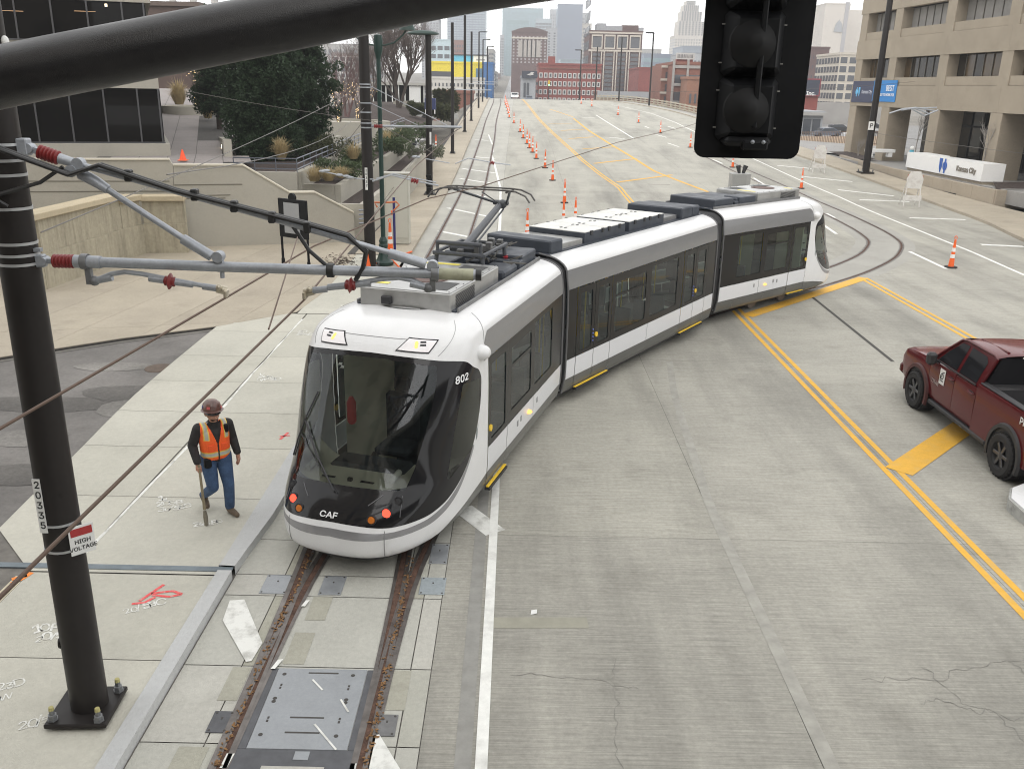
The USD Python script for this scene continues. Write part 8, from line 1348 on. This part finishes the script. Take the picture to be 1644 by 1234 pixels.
# cab greenhouse
def gring(y, zb, zt, wb, wt): return [(TX-wb, y, zb), (TX-(wb*.45+wt*.55), y, zb*.45+zt*.55), (TX-wt, y, zt-.06), (TX-wt+.1, y, zt), (TX, y, zt+.025), (TX+wt-.1, y, zt), (TX+wt, y, zt-.06), (TX+(wb*.45+wt*.55), y, zb*.45+zt*.55), (TX+wb, y, zb)]
roofy = [(FC-1.30, 1.86), (FC-1.5, 1.905), (FC-2.0, 1.93), (FC-2.5, 1.915), (FC-2.62, 1.885)]
rf = MB(); X_ = np.linspace(-.74, .74, 11); rf.gridf(np.array([[(TX+x*(0.96+.04*min(1, k)), y, z-.05*(abs(x)/.74)**4+.012*math.cos(x*2)) for x in X_] for k, (y, z) in enumerate(roofy)])); rfp = put(tr, 'roof', rf, RED, 50); put(rfp, 'roof_rib', (lambda m: [m.bar((TX+x, FC-1.5, 1.905), (TX+x, FC-2.5, 1.92), .05, .02, .008) for x in (-.5, -.2, .2, .5)] and m)(MB()), RED)
ws = [(TX-.86, FC-.66, 1.25), (TX+.86, FC-.66, 1.25), (TX+.70, FC-1.28, 1.855), (TX-.70, FC-1.28, 1.855)]; put(tr, 'windscreen', MB().add(ws, [[0, 1, 2, 3]]), TGL)
rw_ = [(TX-.84, FC-2.52, 1.27), (TX+.84, FC-2.52, 1.27), (TX+.70, FC-2.66, 1.86), (TX-.70, FC-2.66, 1.86)]; put(tr, 'rear_window', MB().add([(x, y-.004, z) for x, y, z in rw_], [[0, 3, 2, 1]]), TGL)
SURF = lambda y, u: (u)   # side glass plane: from the belt (u=0) to the roof edge (u=1)
for sd in (-1, 1):
    def sp_(y, u, off=0.0): return np.array([TX+sd*(.955-.225*u+off), y, 1.25+.61*u])
    def sidepoly(pts, off): m = MB(); V = [sp_(y, u, off) for y, u in pts]; return m.add(V, [[0, k, k+1] for k in range(1, len(V)-1)])
    full = [(FC-.66, 0), (FC-.95, .45), (FC-1.28, .93), (FC-1.45, 1.0), (FC-2.5, 1.0), (FC-2.62, .93), (FC-2.54, 0)]
    put(tr, 'side_frame', sidepoly(full, 0), RED)
    put(tr, 'side_window', sidepoly([(FC-.84, .06), (FC-1.03, .42), (FC-1.34, .86), (FC-1.62, .88), (FC-1.62, .06)], .006), TGL); put(tr, 'side_window', sidepoly([(FC-1.72, .06), (FC-1.72, .88), (FC-2.28, .86), (FC-2.40, .72), (FC-2.40, .06)], .006), TGL)
    put(tr, 'belt_strip', MB().bar(sp_(FC-.80, .02, .012), sp_(FC-2.42, .02, .012), .02, .03), CHROME if False else PLAST); put(tr, 'drip_rail', MB().tube([sp_(FC-.68, .02, .005), sp_(FC-.97, .47, .005), sp_(FC-1.29, .94, .005), sp_(FC-1.46, 1.0, .005), sp_(FC-2.5, 1.0, .005), sp_(FC-2.62, .93, .005), sp_(FC-2.55, .03, .005)], .03, 6), RED, 40)
    c = np.array([TX+sd*1.10, FC-.85, 1.30]); mr = put(tr, 'wing_mirror', MB().box(c, (.20, .16, .26), bev=.05), PLAST, 30); put(mr, 'mirror_arm', MB().bar(c-[sd*.08, 0, .06], (TX+sd*.93, FC-.85, 1.24), .06, .05), PLAST)
    for y in (FC-1.55, FC-2.36): hd_ = put(tr, 'door_handle', MB().tube([(TX+sd*.985, y+.11, 1.09), (TX+sd*1.015, y+.08, 1.09), (TX+sd*1.015, y-.08, 1.09), (TX+sd*.985, y-.11, 1.09)], .02, 6), RED, 40); put(hd_, 'handle_cup', MB().box((TX+sd*.987, y, 1.09), (.008, .16, .06), bev=.003), PLAST)
    for yw in (F, F-3.58):
        zc = .405
        fl = MB(); a = np.linspace(-.35, PI+.35, 22); fl.gridf(np.array([[(TX+sd*(.985+.0), yw+r_*math.cos(t), zc+.02+r_*math.sin(t)) for t in a] for r_ in (.47,)] + [[(TX+sd*1.03, yw+.47*math.cos(t), zc+.02+.47*math.sin(t)) for t in a]] + [[(TX+sd*1.03, yw+.54*math.cos(t), zc+.02+.54*math.sin(t)) for t in a]] + [[(TX+sd*.98, yw+.56*math.cos(t), zc+.02+.56*math.sin(t)) for t in a]])); put(tr, 'wheel_flare', fl, mat((.06, .012, .012), .5) if yw == F else PLAST, 40)
        put(tr, 'wheel_well', MB().cyl((TX+sd*.70, yw, zc+.03), (TX+sd*.991, yw, zc+.03), .47, n=28), BLACK)
        wh = MB().lathe([(.24, -.13), (.36, -.13), (.395, -.10), (.405, -.04), (.405, .04), (.395, .10), (.36, .135), (.26, .13), (.24, .11)], (TX+sd*.93, yw, zc), 32, (sd, 0, 0)); wp = put(tr, 'wheel', wh, TYRE, 35); rm = MB().lathe([(.25, .115), (.235, .08), (.20, .02), (.0, .02)], (TX+sd*.93, yw, zc), 28, (sd, 0, 0)); put(wp, 'rim', rm, mat((.03, .03, .032), .5), 35)
        for k in range(6):
            t = k*PI/3; d = np.array([0, math.cos(t), math.sin(t)]); put(wp, 'spoke', MB().bar(np.array([TX+sd*1.02, yw, zc])+d*.05, np.array([TX+sd*1.025, yw, zc])+d*.235, .065, .03, .008, up=(sd, 0, 0)), RIM)
        put(wp, 'hub', MB().lathe([(.075, .06), (.07, .10), (.04, .115), (0, .115)], (TX+sd*.93, yw, zc), 16, (sd, 0, 0)), RIM, 40)
        tl_ = MB()
        for k in range(28):
            t = k*2*PI/28; c = np.array([TX+sd*.93, yw+.403*math.cos(t), zc+.403*math.sin(t)]); tl_.frame(c, (1, 0, 0), (0, -math.sin(t), math.cos(t)), (0, math.cos(t), math.sin(t)), (.11, .018, .008))
        put(wp, 'tread_blocks', tl_, TYRE, kind='stuff')
    put(tr, 'running_board', MB().bar((TX+sd*.95, F-.6, .37), (TX+sd*.95, F-2.95, .37), .1, .09, .02), PLAST); put(tr, 'head_lamp', MB().box((TX+sd*.72, F+.88, .95), (.34, .2, .22), bev=.05), LENS, 30)
put(tr, 'grille', MB().box((TX, F+.975, .9), (1.0, .06, .26), bev=.02), CHROME); put(tr, 'bumper', MB().box((TX, F+.98, .6), (1.9, .18, .26), bev=.06), RED, 30); put(tr, 'underbody', MB().box((TX, F-1.9, .5), (1.5, 5.0, .3)), BLACK)
cp_ = put(tr, 'door_sign', MB().frame((TX-.997, FC-1.21, 1.02), (0, 1, 0), (1, 0, 0), (0, 0, 1), (.11, .003, .155)), SIGNW); em = MB()
for pts in ([(-.06, -.07), (-.06, .02), (-.02, .06)], [(-.03, .05), (.03, .05), (.06, .0), (.03, -.05), (-.02, -.05), (-.04, 0), (0, .02)], [(-.07, -.09), (.07, -.09)], [(0, .07), (.07, .1)]): em.tube([(TX-1.003, FC-1.21-a, 1.03+b) for a, b in pts], .009, 4)
put(cp_, 'logo', em, INK)
t = MB(); t.text('HECTOR', .065, (TX-.993, F-.72, .93), (0, -1, 0), (0, 0, 1), .004); put(tr, 'door_lettering', t, mat((.5, .5, .5), .4)) if False else None
t = MB(); t.text('TITAN', .075, (TX-.993, FC-.78, .80), (0, -1, -.06), (0, 0, 1), .004); put(tr, 'door_lettering', t, mat((.36, .30, .30), .35, .3))
t = MB(); t.text('PRO-', .12, (TX-.993, FC-4.05, 1.12), (0, -1, 0), (0, 0, 1), .004); put(tr, 'bed_lettering', t, SIGNW); t = MB(); t.text('4X', .12, (TX-.993, FC-4.36, 1.12), (0, -1, 0), (0, 0, 1), .004); put(tr, 'bed_lettering', t, mat((.7, .5, .05), .5))
# ---------------------------------------------------------------- worker
import manifold3d
def body(chains, edge=.014, taub=12):
    """one smooth mesh from chains of (point, radius) joints"""
    M = None
    for ch in chains:
        for (p, r_), (q, s_) in zip(ch[:-1], ch[1:]):
            A = manifold3d.Manifold.sphere(r_, 20).translate(tuple(map(float, p))); B = manifold3d.Manifold.sphere(s_, 20).translate(tuple(map(float, q))); h = manifold3d.Manifold.batch_hull([A, B]); M = h if M is None else M + h
    M = M.refine_to_length(edge); g = M.to_mesh(); m = trimesh.Trimesh(g.vert_properties[:, :3], g.tri_verts); m.merge_vertices(); trimesh.smoothing.filter_taubin(m, iterations=taub); return m
wk = thing('person', 'worker in hard hat, orange vest and jeans walking with a long-handled bar', 'person', (-4.42, 12.2, .1), math.radians(38)); UsdGeom.Xformable(wk).AddScaleOp().Set(Gf.Vec3f(1.07, 1.1, 0.985))
SKIN = mat((.42, .22, .15), .5); JACK = mat((.022, .020, .020), .85, var=.2, vs=20, bump=.004, bs=25); JEAN = mat((.045, .085, .17), .85, var=.25, vs=9, var2=.15, vs2=60, bump=.005, bs=18); VEST = mat((.95, .13, .02), .6, var=.08, vs=6, bump=.006, bs=14); TAPE = mat((.42, .43, .38), .4); LIME_ = mat((.75, .55, .1), .6); BOOT = mat((.13, .095, .065), .8, var=.25, vs=20)
# local frame: faces -y, own left is +x.  hips .93, shoulders 1.47
hipL, hipR = np.array([.095, 0, .93]), np.array([-.095, 0.02, .93]); kneeL, ankL = np.array([.11, -.10, .50]), np.array([.12, -.05, .09]); kneeR, ankR = np.array([-.10, -.06, .50]), np.array([-.11, .34, .20]); shL, shR = np.array([.195, -.01, 1.46]), np.array([-.195, .01, 1.46]); elL, wrL = np.array([.275, .06, 1.20]), np.array([.29, -.06, .96]); elR, wrR = np.array([-.285, .07, 1.19]), np.array([-.285, -.08, .95])
skin = body([[((0, -.01, 1.50), .058), ((0, -.035, 1.60), .056)], [((0, -.04, 1.655), .085), ((0, -.03, 1.70), .092), ((0, -.02, 1.73), .09)], [((0, -.085, 1.60), .045), ((0, -.06, 1.64), .07)], [((0, -.125, 1.655), .015), ((0, -.142, 1.632), .016)], [((.088, -.02, 1.66), .018), ((.092, -.015, 1.685), .02)], [((-.088, -.02, 1.66), .018), ((-.092, -.015, 1.685), .02)], [((0, 0, 1.35), .10), ((0, 0, 1.5), .06)], [((-.1, 0, 1.35), .05), ((.1, 0, 1.35), .05)], [((0, 0, 1.35), .08), ((0, .01, .95), .07)], [((0, 0, 1.38), .09), (shL, .05), (elL, .03), (wrL, .028)], [((0, 0, 1.38), .09), (shR, .05), (elR, .03), (wrR, .028)], [(hipL, .05), (kneeL, .035), (ankL, .035)], [(hipR, .05), (kneeR, .035), (ankR, .035)], [(hipL, .05), (hipR, .05)]] +
    # hands: palm, four fingers and thumb; the right one closes round the bar
    [[(wrL, .028), (wrL+[.0, -.015, -.085], .03)]] + [[(wrL+[.0, -.05+k*.021, -.085], .011), (wrL+[-.012, -.056+k*.022, -.125-(.008 if k in (1, 2) else 0)], .0095), (wrL+[-.028, -.052+k*.02, -.155-(.008 if k in (1, 2) else 0)], .0085)] for k in range(4)] + [[(wrL+[0, -.045, -.04], .013), (wrL+[-.022, -.07, -.075], .011), (wrL+[-.032, -.072, -.105], .0095)]] +
    [[(wrR, .028), (wrR+[-.012, -.02, -.08], .028)]] + [[(wrR+[-.018, -.055+k*.0, -.045-k*.021], .0105), (wrR+[.012, -.068, -.047-k*.021], .0095), (wrR+[.03, -.045, -.049-k*.021], .0085)] for k in range(4)] + [[(wrR+[.005, -.03, -.03], .012), (wrR+[.02, -.055, -.02], .0105), (wrR+[.015, -.075, -.012], .0095)]], .011, 8)
put(wk, 'body', skin, SKIN, True)
put(wk, 'jeans', body([[((-.06, .01, .99), .115), ((.06, .0, .99), .115)], [(hipL+[0, 0, .04], .125), (hipL+[0.01, -.01, -.06], .112), (kneeL, .078), (kneeL*.4+ankL*.6, .072), (ankL+[0, .01, .03], .068)], [(hipR+[0, 0, .04], .125), (hipR+[-.01, -.01, -.06], .112), (kneeR, .08), (kneeR*.5+ankR*.5, .074), (ankR+[0, -.02, .02], .066)]], .02, 6), JEAN, True)
put(wk, 'jacket', body([[((-.055, .01, 1.02), .13), ((.055, 0, 1.02), .13)], [((-.07, 0, 1.2), .125), ((.07, 0, 1.2), .125)], [((-.09, 0, 1.36), .12), ((.09, 0, 1.36), .12)], [((0, .0, 1.02), .135), ((0, 0, 1.36), .13)], [((-.06, 0, 1.02), .125), ((-.09, 0, 1.36), .118)], [((.06, 0, 1.02), .125), ((.09, 0, 1.36), .118)], [((.08, 0, 1.42), .085), (shL, .085), (elL, .066), (wrL+[0, .01, .03], .052)], [((-.08, 0, 1.42), .085), (shR, .085), (elR, .066), (wrR+[0, .01, .03], .052)], [((0, -.005, 1.45), .085), ((0, -.01, 1.53), .072)]], .02, 6), JACK, True)
vm = body([[((-.06, .0, 1.04), .145), ((.06, -.0, 1.04), .145)], [((-.07, -.0, 1.2), .137), ((.07, -.0, 1.2), .137)], [((-.085, 0, 1.36), .128), ((.085, 0, 1.36), .128)], [((-.06, 0, 1.06), .142), ((-.085, 0, 1.36), .128)], [((.06, 0, 1.06), .142), ((.085, 0, 1.36), .128)], [((0, 0, 1.06), .148), ((0, 0, 1.36), .14)], [((-.12, 0, 1.4), .098), ((-.145, 0, 1.455), .096)], [((.12, 0, 1.4), .098), ((.145, 0, 1.455), .096)]], .012, 6)
keep = (vm.triangles_center[:, 2] > .965) & ~((np.abs(vm.triangles_center[:, 0]) < .012+.30*np.clip(vm.triangles_center[:, 2]-1.24, 0, 1)) & (vm.triangles_center[:, 1] < 0)) & ~((np.abs(vm.triangles_center[:, 0]) < .075) & (vm.triangles_center[:, 2] > 1.48)); C_ = vm.triangles_center
tp = keep & (((C_[:, 2] > 1.035) & (C_[:, 2] < 1.085)) | ((np.abs(np.abs(C_[:, 0])-.14) < .022) & (C_[:, 2] > 1.30))); ye = keep & ~tp & (((C_[:, 2] > 1.02) & (C_[:, 2] < 1.10)) | ((np.abs(np.abs(C_[:, 0])-.14) < .036) & (C_[:, 2] > 1.29)))
for nm, s_, lk in (('vest', keep & ~tp & ~ye, VEST), ('reflective_tape', tp, TAPE), ('vest_trim', ye, LIME_)): sub = vm.submesh([np.nonzero(s_)[0]], append=True); put(wk, nm, sub, lk, True)
for sx in (-1, 1): put(wk, 'vest_pocket', MB().box((sx*.09, -.143, 1.17), (.1, .014, .1), bev=.005), mat((.85, .10, .015), .6))
put(wk, 'radio', MB().box((.145, -.10, 1.43), (.06, .05, .13), bev=.012), SIGB); put(wk, 'glasses', MB().tube([(-.09, -.03, 1.69), (-.075, -.10, 1.69), (-.03, -.125, 1.685), (.03, -.125, 1.685), (.075, -.10, 1.69), (.09, -.03, 1.69)], .017, 6), MASK, 40); put(wk, 'beard', MB().ball((0, -.085, 1.60), (.055, .045, .035), 2), mat((.05, .03, .022), .9), True)
hh = MB().lathe([(.118, 0), (.128, .0), (.127, .045), (.112, .10), (.07, .142), (0, .158)], (0, -.02, 1.735), 28); hp_ = put(wk, 'hard_hat', hh, mat((.10, .045, .035), .35, var=.5, vs=14, coat=.4), 40); put(hp_, 'brim', MB().lathe([(.11, .006), (.152, -.008), (.15, -.014), (.11, .0)], (0, -.03, 1.742), 28), mat((.11, .05, .04), .35, coat=.4), 40)
r = random.Random(3)
for k in range(8): a = r.uniform(0, 6.28); z = r.uniform(.03, .09); c = np.array([math.cos(a)*(.128-.12*z), -.025+math.sin(a)*(.128-.12*z), 1.715+z]); put(hp_, 'sticker', MB().frame(c, (-math.sin(a), math.cos(a), 0), (math.cos(a), math.sin(a), .3), (-.3*math.cos(a), -.3*math.sin(a), 1), (.022, .006, .018)), r.choice([SIGNW, mat((.05, .05, .2), .4), mat((.5, .1, .1), .4)]))
put(wk, 'tool_pouch', MB().box((-.15, -.09, .93), (.10, .07, .16), bev=.02), SIGB)
for nm, an, dr, pitch in (('boot', ankL, np.array([.12, -.99, 0]), 0.0), ('boot', ankR, np.array([-.08, -.9, -.75]), .8)):
    dr = dr/np.linalg.norm(dr); put(wk, nm, body([[(an+[0, .02, -.0], .058), (an+[0, .01, -.035], .05), (an+dr*.12+[0, 0, -.045 if pitch == 0 else -.02], .044), (an+dr*.19+[0, 0, -.05 if pitch == 0 else -.01], .036)], [(an+[0, .03, -.035], .048), (an+dr*.1+[0, 0, -.05 if pitch == 0 else -.03], .04)]], .016, 5), BOOT, True)
R38 = np.array([[math.cos(math.radians(38)), -math.sin(math.radians(38)), 0], [math.sin(math.radians(38)), math.cos(math.radians(38)), 0], [0, 0, 1]]); hw = R38 @ ((wrR+[.008, -.052, -.07])*[1.1, 1.12, 1])+[-4.42, 12.2, .1]; ft = np.array([hw[0]+.06, hw[1]-.10, .11]); tt = hw+(hw-ft)*.06
tool = thing('tamping_bar', 'long wooden-handled bar with a flat blade held by the worker', 'tool', ft); put(tool, 'handle', MB().tube([tt, hw, hw*.5+ft*.5, ft*.72+hw*.28], [.019, .019, .02, .022], 8), mat((.23, .19, .12), .7), 40); put(tool, 'blade', MB().tube([ft*.74+hw*.26, ft*.4+hw*.6*.25+hw*.35*.0+ft*.45, ft], [.022, .035, .028], 4), mat((.2, .18, .14), .5, .3))
# ================================================================ behind the camera: footbridge and an added block that darkens reflections; the air
sk_ = thing('skywalk', 'enclosed footbridge from which the street is seen', 'footbridge', (0, -3, 4)); put(sk_, 'deck', MB().box((5, -2.6, 4.4), (70, 4.0, 0.7)), WALLM); put(sk_, 'roof', MB().box((5, -2.6, 8.3), (70, 4.4, 0.6)), WALLM); put(sk_, 'glazing', MB().box((5, -2.6, 6.35), (69.8, 3.2, 3.2)), DGLASS)
for x in np.arange(-29, 40, 3.0): put(sk_, 'mullion', MB().box((x, -0.95, 6.35), (0.1, 0.1, 3.2)), MULL)
hb_ = thing('hotel_building', 'unseen tall brown block added behind the viewpoint to darken the windscreen reflection', 'building', (-32, -25, 0)); put(hb_, 'wall', MB().box((-33, -26, 30), (50, 34, 60)), STONE)  # added unseen block, widened until the windscreen reflects only dark wall
for k in range(12):
    for j in range(8): put(hb_, 'window', MB().box((-54+j*6, -8.95, 6+k*4.2), (2.2, 0.2, 1.8)), PWIN)
    for j in range(8): put(hb_, 'window', MB().box((-7.95, -40+j*4, 6+k*4.2), (0.2, 2.4, 1.8)), PWIN)
usdkit.material(stage, '/World/Looks/haze_look', {'v': ('principled_volume', {'color': (0.96, 0.97, 1.0), 'density': 0.00042, 'anisotropy': 0.2})}, [], volume='v.volume')
hz = MB().box((0, 760, 62.5), (2800, 1920, 137)); single('haze', hz, stage.GetPrimAtPath('/World/Looks/haze_look').GetPath().pathString, 'thin pale haze over the distant city', kind='stuff')
